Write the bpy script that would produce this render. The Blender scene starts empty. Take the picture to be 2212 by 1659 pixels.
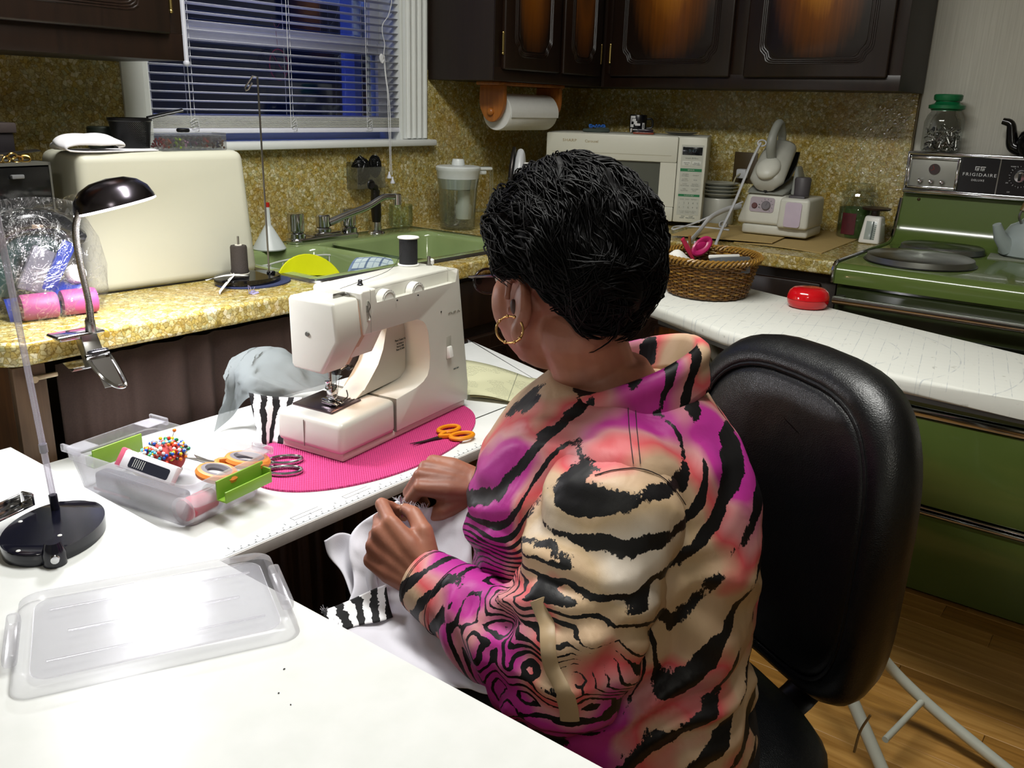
EXPO, SKY, FILL_W = 0.08, 5, 12
CEIL_POS, CEIL_W = (-2.2, -1.25, 2.40), 38
CLIP_W, DIFF_E, BULB_W = 3.6, 8, .22
import bpy, bmesh, math, random
import numpy as np
from mathutils import Vector, Matrix, noise
S = bpy.context.scene
COL = S.collection
PI = math.pi
# ---------------------------------------------------------------- camera
FPX, CAM = 1903.1, Vector((-3.19, -2.14, 1.32))
YAW, PITCH, ROLL = math.radians(37.36), math.radians(-17.615), math.radians(1.733)
fw = Vector((math.cos(YAW)*math.cos(PITCH), math.sin(YAW)*math.cos(PITCH), math.sin(PITCH)))
rt0 = Vector((math.sin(YAW), -math.cos(YAW), 0)); up0 = rt0.cross(fw)
rt = rt0*math.cos(ROLL) + up0*math.sin(ROLL); up = up0*math.cos(ROLL) - rt0*math.sin(ROLL)
cd = bpy.data.cameras.new('camera'); cd.sensor_width = 36; cd.lens = FPX/2212*36
cam = bpy.data.objects.new('camera', cd); COL.objects.link(cam)
mw = Matrix((rt, up, -fw)).transposed().to_4x4(); mw.translation = CAM; cam.matrix_world = mw
cd.clip_start = .02
S.camera = cam
# ---------------------------------------------------------------- colour management, dusk outside
S.view_settings.view_transform = 'Standard'; S.view_settings.look = 'None'
S.view_settings.exposure = EXPO; S.view_settings.gamma = 1.0; S.view_settings.use_curve_mapping = False
S.cycles.max_bounces = 7; S.cycles.diffuse_bounces = 3; S.cycles.glossy_bounces = 3
S.cycles.transparent_max_bounces = 12; S.cycles.caustics_reflective = False; S.cycles.caustics_refractive = False
S.cycles.sample_clamp_indirect = 4; S.cycles.use_denoising = True
W = bpy.data.worlds.new('dusk_sky'); S.world = W; W.use_nodes = True
wn = W.node_tree.nodes; wl = W.node_tree.links
bg = wn['Background']; tc = wn.new('ShaderNodeTexCoord'); sx = wn.new('ShaderNodeSeparateXYZ'); cr = wn.new('ShaderNodeValToRGB')
wl.new(tc.outputs['Generated'], sx.inputs[0]); wl.new(sx.outputs['Z'], cr.inputs[0]); wl.new(cr.outputs[0], bg.inputs[0])
cr.color_ramp.elements[0].position = .0; cr.color_ramp.elements[0].color = (.006, .008, .02, 1)
cr.color_ramp.elements[1].position = .6; cr.color_ramp.elements[1].color = (.03, .06, .3, 1)
e = cr.color_ramp.elements.new(.12); e.color = (.012, .02, .07, 1)
bg.inputs[1].default_value = SKY
def look_at(o, tgt):
    o.rotation_euler = (Vector(tgt)-o.location).to_track_quat('-Z', 'Y').to_euler()
def lamp(name, kind, loc, power, color, size=.1, tgt=None, **k):
    l = bpy.data.lights.new(name, kind); l.energy = power; l.color = color
    if kind == 'AREA': l.size = size
    else: l.shadow_soft_size = size
    for a, b in k.items(): setattr(l, a, b)
    o = bpy.data.objects.new(name, l); COL.objects.link(o); o.location = loc
    if tgt: look_at(o, tgt)
    return o
# the kitchen's fluorescent ceiling light and an unseen fill lamp added behind the camera
lamp('kitchen_ceiling_tubes', 'AREA', CEIL_POS, CEIL_W, (1, .995, .95), .30, None, shape='RECTANGLE', size_y=1.2)
lamp('fill_lamp_behind_camera', 'AREA', (-4.3, -2.7, 2.40), FILL_W, (1, .97, .86), .40, None, shape='DISK')

# ---------------------------------------------------------------- pixel rays -> points on real planes
def ray(px, py): return fw + rt*((px-1106)/FPX) - up*((py-829.5)/FPX)
def az(px, py, z): d = ray(px, py); return CAM + d*((z-CAM.z)/d.z)
def ay(px, py, y): d = ray(px, py); return CAM + d*((y-CAM.y)/d.y)
def ax(px, py, x): d = ray(px, py); return CAM + d*((x-CAM.x)/d.x)
def ad(px, py, dist): d = ray(px, py).normalized(); return CAM + d*dist

# ---------------------------------------------------------------- mesh helpers
def T(x=0, y=0, z=0): return Matrix.Translation((x, y, z))
def RX(a): return Matrix.Rotation(math.radians(a), 4, 'X')
def RY(a): return Matrix.Rotation(math.radians(a), 4, 'Y')
def RZ(a): return Matrix.Rotation(math.radians(a), 4, 'Z')
def SC(x, y, z): return Matrix.Diagonal((x, y, z, 1))
def frame(o, x, z):            # matrix with given x axis and approx z axis
    x = Vector(x).normalized(); z = Vector(z); y = z.cross(x).normalized(); z = x.cross(y)
    m = Matrix((x, y, z)).transposed().to_4x4(); m.translation = o; return m
def arc(cx, cy, r, a0, a1, n=6):
    return [(cx+r*math.cos(math.radians(a0+(a1-a0)*i/n)), cy+r*math.sin(math.radians(a0+(a1-a0)*i/n))) for i in range(n+1)]
def rrect(x0, x1, y0, y1, r, n=5):
    return arc(x1-r, y1-r, r, 0, 90, n)+arc(x0+r, y1-r, r, 90, 180, n)+arc(x0+r, y0+r, r, 180, 270, n)+arc(x1-r, y0+r, r, 270, 360, n)
def ell(cx, cy, rx, ry, n=32): return [(cx+rx*math.cos(2*PI*i/n), cy+ry*math.sin(2*PI*i/n)) for i in range(n)]
class MB:
    def __init__(s): s.v = []; s.f = []; s.m = []
    def add(s, vs, fs, m=0, M=None):
        b = len(s.v)
        s.v += [tuple(M @ Vector(v)) for v in vs] if M is not None else [tuple(v) for v in vs]
        s.f += [tuple(b+i for i in f) for f in fs]; s.m += [m]*len(fs); return s
    def bm(s, bm, m=0, M=None):
        bm.verts.index_update(); s.add([v.co.copy() for v in bm.verts], [[v.index for v in f.verts] for f in bm.faces], m, M); bm.free(); return s
    def box(s, x0, x1, y0, y1, z0, z1, b=0, m=0, M=None, seg=2):
        bm = bmesh.new()
        vs = [bm.verts.new((x, y, z)) for z in (z0, z1) for x, y in ((x0, y0), (x1, y0), (x1, y1), (x0, y1))]
        for f in ((3, 2, 1, 0), (4, 5, 6, 7), (0, 1, 5, 4), (1, 2, 6, 5), (2, 3, 7, 6), (3, 0, 4, 7)): bm.faces.new([vs[i] for i in f])
        if b: bmesh.ops.bevel(bm, geom=bm.edges[:], offset=b, segments=seg, affect='EDGES', profile=.5, clamp_overlap=True)
        return s.bm(bm, m, M)
    def hexa(s, p8, b=0, m=0, M=None, seg=2):   # 8 corners: bottom ring then top ring, each counter-clockwise from above
        bm = bmesh.new(); vs = [bm.verts.new(p) for p in p8]
        for f in ((3, 2, 1, 0), (4, 5, 6, 7), (0, 1, 5, 4), (1, 2, 6, 5), (2, 3, 7, 6), (3, 0, 4, 7)): bm.faces.new([vs[i] for i in f])
        if b: bmesh.ops.bevel(bm, geom=bm.edges[:], offset=b, segments=seg, affect='EDGES', profile=.5, clamp_overlap=True)
        return s.bm(bm, m, M)
    def prism(s, poly, z0, z1, b=0, m=0, M=None, seg=2, tri=False):
        bm = bmesh.new(); n = len(poly)
        lo = [bm.verts.new((x, y, z0)) for x, y in poly]; hi = [bm.verts.new((x, y, z1)) for x, y in poly]
        a = sum(poly[i][0]*poly[(i+1) % n][1]-poly[(i+1) % n][0]*poly[i][1] for i in range(n))
        if a < 0: lo.reverse(); hi.reverse()
        fl = bm.faces.new(lo[::-1]); fh = bm.faces.new(hi)
        for i in range(n): bm.faces.new((lo[i], lo[(i+1) % n], hi[(i+1) % n], hi[i]))
        if b: bmesh.ops.bevel(bm, geom=list({e for f in (fl, fh) for e in f.edges}), offset=b, segments=seg, affect='EDGES', profile=.5, clamp_overlap=True)
        bmesh.ops.triangulate(bm, faces=[f for f in bm.faces if len(f.verts) > 4])
        return s.bm(bm, m, M)
    def lathe(s, prof, n=32, m=0, M=None, a0=0, a1=360, cap=False):
        full = abs(a1-a0) >= 360; k = n if full else n+1; vs = []; fs = []
        for i in range(k):
            a = math.radians(a0+(a1-a0)*i/n)
            vs += [(r*math.cos(a), r*math.sin(a), z) for r, z in prof]
        q = len(prof)
        for i in range(n):
            j = (i+1) % k
            for t in range(q-1):
                f = [i*q+t, j*q+t, j*q+t+1, i*q+t+1]
                if prof[t][0] == 0: f = [i*q+t, j*q+t+1, i*q+t+1]
                elif prof[t+1][0] == 0: f = [i*q+t, j*q+t, i*q+t+1]
                fs.append(f)
        if full:                                 # weld axis points
            bm = bmesh.new(); bv = [bm.verts.new(v) for v in vs]
            for f in fs:
                try: bm.faces.new([bv[i] for i in f])
                except ValueError: pass
            bmesh.ops.remove_doubles(bm, verts=bm.verts[:], dist=1e-7)
            return s.bm(bm, m, M)
        return s.add(vs, fs, m, M)
    def cyl(s, r, z0, z1, n=24, b=0, m=0, M=None, r2=None):
        r2 = r if r2 is None else r2
        p = [(0, z0), (r-b, z0), (r, z0+b), (r2, z1-b), (r2-b, z1), (0, z1)] if b else [(0, z0), (r, z0), (r2, z1), (0, z1)]
        return s.lathe(p, n, m, M)
    def tube(s, pts, r, n=8, m=0, M=None, closed=False, cap=True, flat=None):
        pts = [Vector(p) for p in pts]; k = len(pts); rs = r if isinstance(r, (list, tuple)) else [r]*k
        vs = []; fs = []; prev = None
        for i, p in enumerate(pts):
            t = (pts[(i+1) % k]-pts[i-1]) if closed else (pts[min(i+1, k-1)]-pts[max(i-1, 0)])
            if t.length < 1e-9: t = Vector((0, 0, 1))
            t.normalize()
            if prev is None: u = t.orthogonal().normalized() if flat is None else (Vector(flat)-t*Vector(flat).dot(t)).normalized()
            else:
                u = prev-t*prev.dot(t); u = u.normalized() if u.length > 1e-6 else t.orthogonal().normalized()
            prev = u; w = t.cross(u)
            rr = rs[i]; ra, rb = rr if isinstance(rr, tuple) else (rr, rr)
            for j in range(n):
                a = 2*PI*j/n; vs.append(p+u*(ra*math.cos(a))+w*(rb*math.sin(a)))
        for i in range(k if closed else k-1):
            for j in range(n):
                i2 = (i+1) % k; j2 = (j+1) % n
                fs.append((i*n+j, i*n+j2, i2*n+j2, i2*n+j))
        if cap and not closed: fs.append(tuple(range(n))[::-1]); fs.append(tuple((k-1)*n+j for j in range(n)))
        return s.add(vs, fs, m, M)
    def sph(s, c, r, n=16, k=10, m=0, M=None):
        r = r if isinstance(r, (tuple, list)) else (r, r, r)
        A = T(*c) @ SC(*r); A = M @ A if M is not None else A
        return s.lathe([(max(0, math.sin(PI*i/k)) if 0 < i < k else 0, -math.cos(PI*i/k)) for i in range(k+1)], n, m, A)
    def loft(s, rings, m=0, M=None, cap=True, closed=True):
        q = len(rings[0]); vs = [v for r in rings for v in r]; fs = []
        for i in range(len(rings)-1):
            for j in range(q if closed else q-1):
                j2 = (j+1) % q; fs.append((i*q+j, i*q+j2, (i+1)*q+j2, (i+1)*q+j))
        if cap: fs.append(tuple(range(q))[::-1]); fs.append(tuple((len(rings)-1)*q+j for j in range(q)))
        return s.add(vs, fs, m, M)
    def sheet(s, fn, nu, nv, th=.0, m=0, M=None, wrap=False):   # fn(u,v)->(x,y,z) ; optional thickness along -normal
        P = [[Vector(fn(i/nu, j/nv)) for j in range(nv+1)] for i in range(nu+1)]
        q = nv+1; vs = [p for r in P for p in r]
        fs = [(i*q+j, (i+1)*q+j, (i+1)*q+j+1, i*q+j+1) for i in range(nu) for j in range(nv)]
        if th:
            bm = bmesh.new(); bv = [bm.verts.new(v) for v in vs]
            for f in fs: bm.faces.new([bv[i] for i in f])
            bm.normal_update(); nn = [v.normal.copy() for v in bm.verts]; bm.free()
            N = len(vs); vs += [v-n*th for v, n in zip(vs, nn)]
            fs += [tuple(N+i for i in f[::-1]) for f in fs]
            bd = [(i*q, (i+1)*q) for i in range(nu)][::1]
            for i in range(nu): fs.append(((i+1)*q, i*q, N+i*q, N+(i+1)*q)); fs.append((i*q+nv, (i+1)*q+nv, N+(i+1)*q+nv, N+i*q+nv))
            for j in range(nv): fs.append((j, j+1, N+j+1, N+j)); a = nu*q; fs.append((a+j+1, a+j, N+a+j, N+a+j+1))
        return s.add(vs, fs, m, M)
    def mesh(s, name, mats, sm=40):
        me = bpy.data.meshes.new(name); me.from_pydata(s.v, [], s.f)
        for m in (mats if isinstance(mats, (list, tuple)) else [mats]): me.materials.append(m)
        me.polygons.foreach_set('material_index', s.m)
        bm = bmesh.new(); bm.from_mesh(me); bmesh.ops.recalc_face_normals(bm, faces=bm.faces); bm.to_mesh(me); bm.free()
        if sm:
            me.polygons.foreach_set('use_smooth', [True]*len(me.polygons))
            if sm < 180: me.set_sharp_from_angle(angle=math.radians(sm))
        me.update(); return me
    def build(s, name, mats, parent=None, sm=40, **k):
        return link(name, s.mesh(name, mats, sm), parent, **k)
def link(name, me, parent=None, loc=None, rot=None, label=None, kind=None, mod=None):
    o = bpy.data.objects.new(name, me); COL.objects.link(o)
    if parent: o.parent = parent
    if loc is not None: o.location = loc
    if rot is not None: o.rotation_euler = rot
    if label: o['label'] = label
    if kind: o['kind'] = kind
    return o
def thing(name, label, cat, loc=(0, 0, 0), rz=0, group=None, M=None):
    o = bpy.data.objects.new(name, None); COL.objects.link(o); o.empty_display_size = .05
    o.location = loc; o.rotation_euler = (0, 0, math.radians(rz))
    if M is not None: o.matrix_world = M
    return tag(o, label, cat, group)
def tag(o, label, cat, group=None):
    o['label'] = label; o['category'] = cat
    if group: o['group'] = group
    return o
def dup(root, loc=None, rz=None, label=None):
    r = root.copy(); COL.objects.link(r)
    if loc is not None: r.location = loc
    if rz is not None: r.rotation_euler = (0, 0, math.radians(rz))
    if label: r['label'] = label
    for ch in list(root.children):
        c = ch.copy(); COL.objects.link(c); c.parent = r
        for g in list(ch.children): d = g.copy(); COL.objects.link(d); d.parent = c
    return r
def letters(name, txt, size, M, mat, parent=None, depth=.0003, align='CENTER', spacing=1.0, sx=1.0, **k):
    c = bpy.data.curves.new(name, 'FONT'); c.body = txt; c.size = size; c.align_x = align; c.align_y = 'CENTER'
    c.extrude = depth; c.resolution_u = 2; c.space_character = spacing
    o = bpy.data.objects.new(name, c); COL.objects.link(o)
    dg = bpy.context.evaluated_depsgraph_get(); me = bpy.data.meshes.new_from_object(o.evaluated_get(dg))
    bpy.data.objects.remove(o); me.transform(M @ SC(sx, 1, 1)); me.materials.clear(); me.materials.append(mat)
    return link(name, me, parent, **k)
def spline(ctrl, n=8):          # Catmull-Rom through control points
    P = [Vector(p) for p in ctrl]; P = [P[0]*2-P[1]]+P+[P[-1]*2-P[-2]]; out = []
    for i in range(1, len(P)-2):
        for j in range(n):
            t = j/n; a, b, c, d = P[i-1:i+3]
            out.append(.5*((2*b)+(c-a)*t+(2*a-5*b+4*c-d)*t*t+(3*b-a-3*c+d)*t**3))
    return out+[P[-2]]

# ---------------------------------------------------------------- materials
def lin(h):
    h = h.lstrip('#'); c = [int(h[i:i+2], 16)/255 for i in (0, 2, 4)]
    return tuple([x/12.92 if x <= .04045 else ((x+.055)/1.055)**2.4 for x in c]+[1])
def rgb(c): return lin(c) if isinstance(c, str) else (tuple(c)+(1,))[:4]
class N:
    def __init__(s, name):
        s.mat = bpy.data.materials.new(name); s.mat.use_nodes = True; s.t = s.mat.node_tree
        s.n = s.t.nodes; s.b = s.n['Principled BSDF']; s.out = s.n['Material Output']
    def new(s, typ, **k):
        n = s.n.new('ShaderNode'+typ)
        for a, v in k.items(): setattr(n, a, v)
        return n
    def set(s, sock, v):
        if hasattr(v, 'is_output') or hasattr(v, 'links'): s.t.links.new(v, sock)
        else: sock.default_value = v
    def coord(s, kind='Object', scale=(1, 1, 1), rot=(0, 0, 0), loc=(0, 0, 0)):
        tc = s.new('TexCoord'); mp = s.new('Mapping'); s.t.links.new(tc.outputs[kind], mp.inputs[0])
        mp.inputs['Scale'].default_value = scale; mp.inputs['Rotation'].default_value = rot; mp.inputs['Location'].default_value = loc
        return mp.outputs[0]
    def noise(s, vec, scale=5, detail=3, rough=.5, dist=0):
        n = s.new('TexNoise'); s.set(n.inputs['Vector'], vec); n.inputs['Scale'].default_value = scale
        n.inputs['Detail'].default_value = detail; n.inputs['Roughness'].default_value = rough; n.inputs['Distortion'].default_value = dist
        return n
    def vor(s, vec, scale, feature='F1'):
        n = s.new('TexVoronoi', feature=feature); s.set(n.inputs['Vector'], vec); n.inputs['Scale'].default_value = scale; return n
    def ramp(s, fac, stops, interp='LINEAR'):
        r = s.new('ValToRGB'); s.set(r.inputs[0], fac); cr = r.color_ramp; cr.interpolation = interp
        while len(cr.elements) < len(stops): cr.elements.new(.5)
        for e, (p, c) in zip(cr.elements, stops): e.position = p; e.color = rgb(c)
        return r.outputs[0]
    def mix(s, fac, a, b, blend='MIX'):
        m = s.new('Mix', data_type='RGBA', blend_type=blend); s.set(m.inputs[0], fac)
        s.set(m.inputs[6], rgb(a) if isinstance(a, (str, tuple)) else a); s.set(m.inputs[7], rgb(b) if isinstance(b, (str, tuple)) else b)
        return m.outputs[2]
    def math(s, op, a, b=0, c=0, clamp=False):
        m = s.new('Math', operation=op, use_clamp=clamp)
        for i, x in enumerate((a, b, c)): s.set(m.inputs[i], x)
        return m.outputs[0]
    def vmath(s, op, a, b=None, scale=None):
        m = s.new('VectorMath', operation=op); s.set(m.inputs[0], a)
        if b is not None: s.set(m.inputs[1], b)
        if scale is not None: s.set(m.inputs[3], scale)
        return m.outputs['Value'] if op in ('LENGTH', 'DOT_PRODUCT', 'DISTANCE') else m.outputs[0]
    def sep(s, v): n = s.new('SeparateXYZ'); s.set(n.inputs[0], v); return n.outputs
    def comb(s, x, y, z):
        n = s.new('CombineXYZ')
        for i, a in enumerate((x, y, z)): s.set(n.inputs[i], a)
        return n.outputs[0]
    def bump(s, h, strength=.3, dist=.002):
        n = s.new('Bump'); n.inputs['Strength'].default_value = strength; n.inputs['Distance'].default_value = dist
        s.set(n.inputs['Height'], h); s.t.links.new(n.outputs[0], s.b.inputs['Normal'])
    def fin(s, col=None, rough=None, metal=None, **k):
        if col is not None: s.set(s.b.inputs['Base Color'], rgb(col) if isinstance(col, (str, tuple)) else col)
        if rough is not None: s.set(s.b.inputs['Roughness'], rough)
        if metal is not None: s.set(s.b.inputs['Metallic'], metal)
        for a, v in k.items(): s.set(s.b.inputs[a.replace('_', ' ')], v)
        return s.mat
def mat(name, col, rough=.5, metal=0, var=.06, scale=30, bump=0, **k):      # plain material with slight mottling
    n = N(name); v = n.coord(); t = n.noise(v, scale, 3)
    c = rgb(col); d = tuple(max(0, x*(1-var*2)) for x in c[:3])
    if bump: n.bump(t.outputs[0], bump, .002)
    return n.fin(n.mix(t.outputs[0], d, tuple(min(1, x*(1+var*.6)) for x in c[:3])), rough, metal, **k)
def clear(name, tint=(1, 1, 1), op=.12, rough=.06, body='#ffffff', diff=.0):
    # thin see-through plastic or glass: transparent film + gloss (+ a little scattering body)
    n = N(name); tr = n.new('BsdfTransparent'); tr.inputs[0].default_value = rgb(tint)
    gl = n.new('BsdfGlossy'); gl.inputs['Roughness'].default_value = rough
    fr = n.new('LayerWeight'); fr.inputs[0].default_value = .35
    m = n.new('MixShader'); n.set(m.inputs[0], n.math('MULTIPLY_ADD', fr.outputs['Fresnel'], .42, op*.15, clamp=True))
    n.t.links.new(tr.outputs[0], m.inputs[1]); n.t.links.new(gl.outputs[0], m.inputs[2]); last = m
    if diff:
        df = n.new('BsdfDiffuse'); df.inputs[0].default_value = rgb(body); tl = n.new('BsdfTranslucent'); tl.inputs[0].default_value = rgb(body)
        a = n.new('AddShader'); mm = n.new('MixShader'); mm.inputs[0].default_value = .5
        n.t.links.new(df.outputs[0], mm.inputs[1]); n.t.links.new(tl.outputs[0], mm.inputs[2])
        m2 = n.new('MixShader'); m2.inputs[0].default_value = diff
        n.t.links.new(last.outputs[0], m2.inputs[1]); n.t.links.new(mm.outputs[0], m2.inputs[2]); last = m2
    n.t.links.new(last.outputs[0], n.out.inputs[0]); return n.mat
def emit(name, col, s):
    n = N(name); return n.fin('#000000', .5, 0, Emission_Color=rgb(col), Emission_Strength=s)

def stone():                     # resin-bound stone chips: worktop and splashback
    n = N('stone_chip_resin'); v = n.coord()
    w = n.noise(v, 60, 2); v2 = n.vmath('ADD', v, n.vmath('SCALE', w.outputs['Color'], scale=.006))
    a = n.vor(v2, 112); big = n.noise(v, 6, 2); b = n.vor(v2, 48)
    r = n.sep(a.outputs['Color'])[0]
    c1 = n.ramp(r, [(0, '#8a7a3a'), (.16, '#bda85c'), (.38, '#cdc48e'), (.58, '#b0a058'), (.76, '#e6e0c0'), (.9, '#a9ad84')], 'CONSTANT')
    rb = n.sep(b.outputs['Color'])[1]
    c2 = n.ramp(rb, [(0, '#a8923e'), (.45, '#bdb078'), (.75, '#cbc6a0'), (1, '#b99638')])
    c = n.mix(.42, c1, c2)
    c = n.mix(n.math('MULTIPLY', n.ramp(big.outputs[0], [(.45, '#000000'), (.7, '#ffffff')]), .35), c, '#a8781c')
    ed = n.vor(v2, 112, 'DISTANCE_TO_EDGE')
    dk = n.ramp(ed.outputs['Distance'], [(0, '#a3935a'), (.06, '#d8cda0'), (.11, '#ffffff')])
    c = n.mix(.7, c, dk, 'MULTIPLY')
    sp = n.noise(v, 260, 1); c = n.mix(n.math('MULTIPLY', n.ramp(sp.outputs[0], [(.60, '#000000'), (.68, '#ffffff')]), .6), c, '#4a3a14')
    n.bump(ed.outputs['Distance'], .15, .003)
    return n.fin(c, n.math('MULTIPLY_ADD', r, .22, .12), 0)
def wood(name, c1, c2, scale=1, axis='z', rough=.4, dark=None):
    n = N(name); sc = {'x': (2, 30, 30), 'y': (30, 2, 30), 'z': (30, 30, 2)}[axis]
    v = n.coord('Object', tuple(k*scale for k in sc)); t = n.noise(v, 1.6, 4, .6, .6)
    n.bump(t.outputs[0], .08, .002)
    return n.fin(n.mix(n.ramp(t.outputs[0], [(.3, '#000000'), (.7, '#ffffff')]), c1, c2), rough, 0)
M_ = {}
def mt(k, *a, **kw):
    if k not in M_: M_[k] = mat(k, *a, **kw)
    return M_[k]
STONE = stone()
CHROME = mat('chrome', '#c9c9cc', .12, 1, .02, 8)
STEEL = mat('brushed_steel', '#9a9894', .3, 1, .06, 60)
DARKST = mat('dark_steel', '#4a4a4e', .35, 1, .06)
WHITEP = mat('white_plastic', '#e9e8e2', .35, 0, .02, 12)
CREAM = mat('cream_plastic', '#e4e0d0', .38, 0, .02, 14)
BLACKP = mat('black_plastic', '#0b0b0d', .3, 0, .05)
BLACKG = mat('gloss_black', '#08080c', .12, 0, .05)
PAPER = mat('white_paper', '#e6e4df', .8, 0, .03)
# ================================================================ the room
def struct(name, mb, m, sm=30, parent=None, **k):
    o = mb.build(name, m, parent, sm, **k)
    if not parent: o['kind'] = 'structure'
    return o
paint = mat('wall_paint', '#a8a494', .6, 0, .05, 60, .15)
n_ = N('grasscloth_paper'); v_ = n_.coord('Object', (60, 220, 6)); t_ = n_.noise(v_, 1, 3)
n_.bump(t_.outputs[0], .15, .002)
grass = n_.fin(n_.mix(t_.outputs[0], '#a9a69a', '#cdcbc0'), .75)
trimw = mat('white_gloss_paint', '#dfe2df', .35, 0, .03, 20)
wx0, wx1, wz0, wz1 = -1.925, -1.02, 1.195, 2.08           # window opening in the left-hand wall
w = MB(); w.box(-5.2, wx0, 0, .14, 0, 2.44); w.box(wx1, .14, 0, .14, 0, 2.44); w.box(wx0, wx1, 0, .14, 0, wz0); w.box(wx0, wx1, 0, .14, wz1, 2.44)
struct('wall_left', w, paint)
struct('wall_right', MB().box(0, .14, -4.2, 0, 0, 2.44), grass)
struct('wall_back', MB().box(-5.34, -5.2, -4.2, .14, 0, 2.44), paint)
struct('wall_front', MB().box(-5.34, .14, -4.34, -4.2, 0, 2.44), paint)
struct('ceiling', MB().box(-5.34, .14, -4.34, .14, 2.44, 2.54), mat('ceiling_paint', '#d9d7cf', .8))
fl = struct('floor', MB().box(-5.34, .14, -4.34, .14, -.12, -.012), mat('subfloor', '#5a4020', .8))
oaks = [wood('oak_strip_%d' % i, a, b, 1, 'y', .42) for i, (a, b) in enumerate([('#8a5f26', '#b98942'), ('#9a6b2c', '#c39450'), ('#7d5520', '#ab7b38'), ('#a57636', '#c99c58')])]
rnd = random.Random(4); pk = [[MB().box(0, .0755, 0, L, -.012, 0, .0012, seg=1).mesh('plank', oaks[i]) for i in range(4)] for L in (.9, 1.2)]
x = -1.9
while x < -.02:
    y = -4.19+rnd.random()*.5
    while y < -1.0:
        li = rnd.randrange(2); L = (.9, 1.2)[li]; link('plank', pk[li][rnd.randrange(4)], fl, (x, y, 0)); y += L+.0006
    x += .0765
w = MB(); w.box(-5.2, -1.91, -4.19, -.02, -.012, 0)
w.build('floorboards_under_table', oaks[1], fl)
# splashbacks of stone chips
w = MB(); w.box(-3.3, -1.998, -.012, 0, .914, 1.42); w.box(-1.998, -.915, -.012, 0, .914, 1.178); w.box(-.915, -.012, -.012, 0, .914, 1.42); w.box(-1.9985, -1.99, -.012, 0, 1.17, 1.42)
struct('trim_1', w, STONE)
struct('trim_2', MB().box(-.012, 0, -1.336, 0, .914, 1.42), STONE)
struct('trim_3', MB().box(-.016, 0, -1.343, -1.336, .90, 1.40, .002), mat('edging_strip', '#5a4a22', .5))

# ---------------------------------------------------------------- window, dusk glass behind
win = struct('window_1', MB().box(wx0, wx1, .10, .135, wz0, wz0+.03, .003), trimw)   # sill board inside the recess
sash = mat('sash_paint', '#c9cbd6', .4)
w = MB()
for a, b in ((wx0, wx0+.012), (wx1-.012, wx1)): w.box(a, b, .002, .138, wz0, wz1)
w.box(wx0, wx1, .002, .138, wz1-.012, wz1); w.build('jamb', trimw, win)
def sashf(z0, z1, y, name):
    a, b = wx0+.012, wx1-.012
    o = MB().box(a, a+.04, y-.014, y+.014, z0, z1, .003).box(b-.04, b, y-.014, y+.014, z0, z1, .003).box(a+.04, b-.04, y-.014, y+.014, z0, z0+.045, .003).box(a+.04, b-.04, y-.014, y+.014, z1-.035, z1, .003).build(name, sash, win)
    MB().box(a+.04, b-.04, y-.002, y+.002, z0+.045, z1-.035).build('pane', clear('pane_glass', (.82, .88, .95), .15, .03), o)
sashf(wz0+.03, 1.492, .075, 'sash'); sashf(1.46, wz1-.012, .108, 'sash')
# exterior channel of the storm window; its blue paints in the dusk light
MB().box(wx1-.085, wx1-.055, .135, .20, wz0, wz1, .003).build('storm_channel', mat('dusk_lit_blue', '#8fa4e8', .4), win)
cas = MB(); cas.box(-1.995, -1.938, -.018, 0, 1.2, 2.16, .003); cas.box(-1.938, -1.922, -.010, .004, 1.2, 2.1, .002)
cas.build('casing', trimw, win)
w = MB(); w.box(-1.022, -.92, -.014, 0, 1.2, 2.16, .002)
for k in range(4): w.tube([(-1.008+k*.026, -.013, 1.203), (-1.008+k*.026, -.013, 2.16)], (.0085, .007) if 0 else .008, 8)
w.build('casing', trimw, win)
MB().box(-1.998, -.918, -.018, 0, 2.08, 2.18, .003).build('casing', trimw, win)
MB().box(-2.01, -.902, -.045, .10, 1.178, 1.199, .006).build('sill', trimw, win)
# dark yard outside
yd = struct('trim_4', MB().box(-6, 4, 2.6, 2.7, -1, 1.9), mat('hedge_dark', '#0a0f10', .9, 0, .5, 8))

# venetian blind
bl = thing('venetian_blind', 'white slatted blind lowered over the dark window', 'blind', (0, 0, 0))
sl = mat('slat_white', '#dcdde8', .4, 0, .02)
bx0, bx1 = -1.915, -1.026
ns = 14
def slatmesh():
    def fn(u, v): a = (v-.5)*2; return (bx0+(bx1-bx0)*u, .0125*a, .0022*(1-a*a)-.0018*a)
    return MB().sheet(fn, 1, 6, .0006).mesh('slat', sl, 180)
sm_ = slatmesh(); z = 1.282; k = 0
while z < 2.02: link('slat', sm_, bl, (0, .020, z)); z += .0218
MB().box(bx0, bx1, .005, .034, 1.222, 1.236, .004).build('bottom_rail', sl, bl)
w = MB()
for k in range(9): w.box(bx0, bx1, .006, .033, 1.2368+k*.0034, 1.2388+k*.0034, .0006, seg=1)
w.build('gathered_slats', mat('slat_stack', '#d6d6cc', .45), bl, kind='stuff')
MB().box(bx0, bx1, -.005, .04, 2.025, 2.066, .004).build('headrail', sl, bl)
cordm = mat('cord_white', '#d5d6d8', .8)
for cx in (-1.80, -1.475, -1.175):
    w = MB()
    for dx, dy in ((0, .006), (.008, .034), (.02, .020)): w.tube([(cx+dx, dy, 1.236), (cx+dx, dy, 2.03)], .0009, 5)
    w.build('ladder_cord', cordm, bl)
    w = MB()
    for j in range(5): w.tube(spline([(cx+.004*random.Random(j*7+int(cx*100)).uniform(-2, 2), .003, 1.252-.006*j), (cx+.012, -.001, 1.262-.008*j), (cx+.02, .003, 1.24-.002*j)], 4), .0009, 4)
    w.build('cord_knot', cordm, bl)
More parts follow.
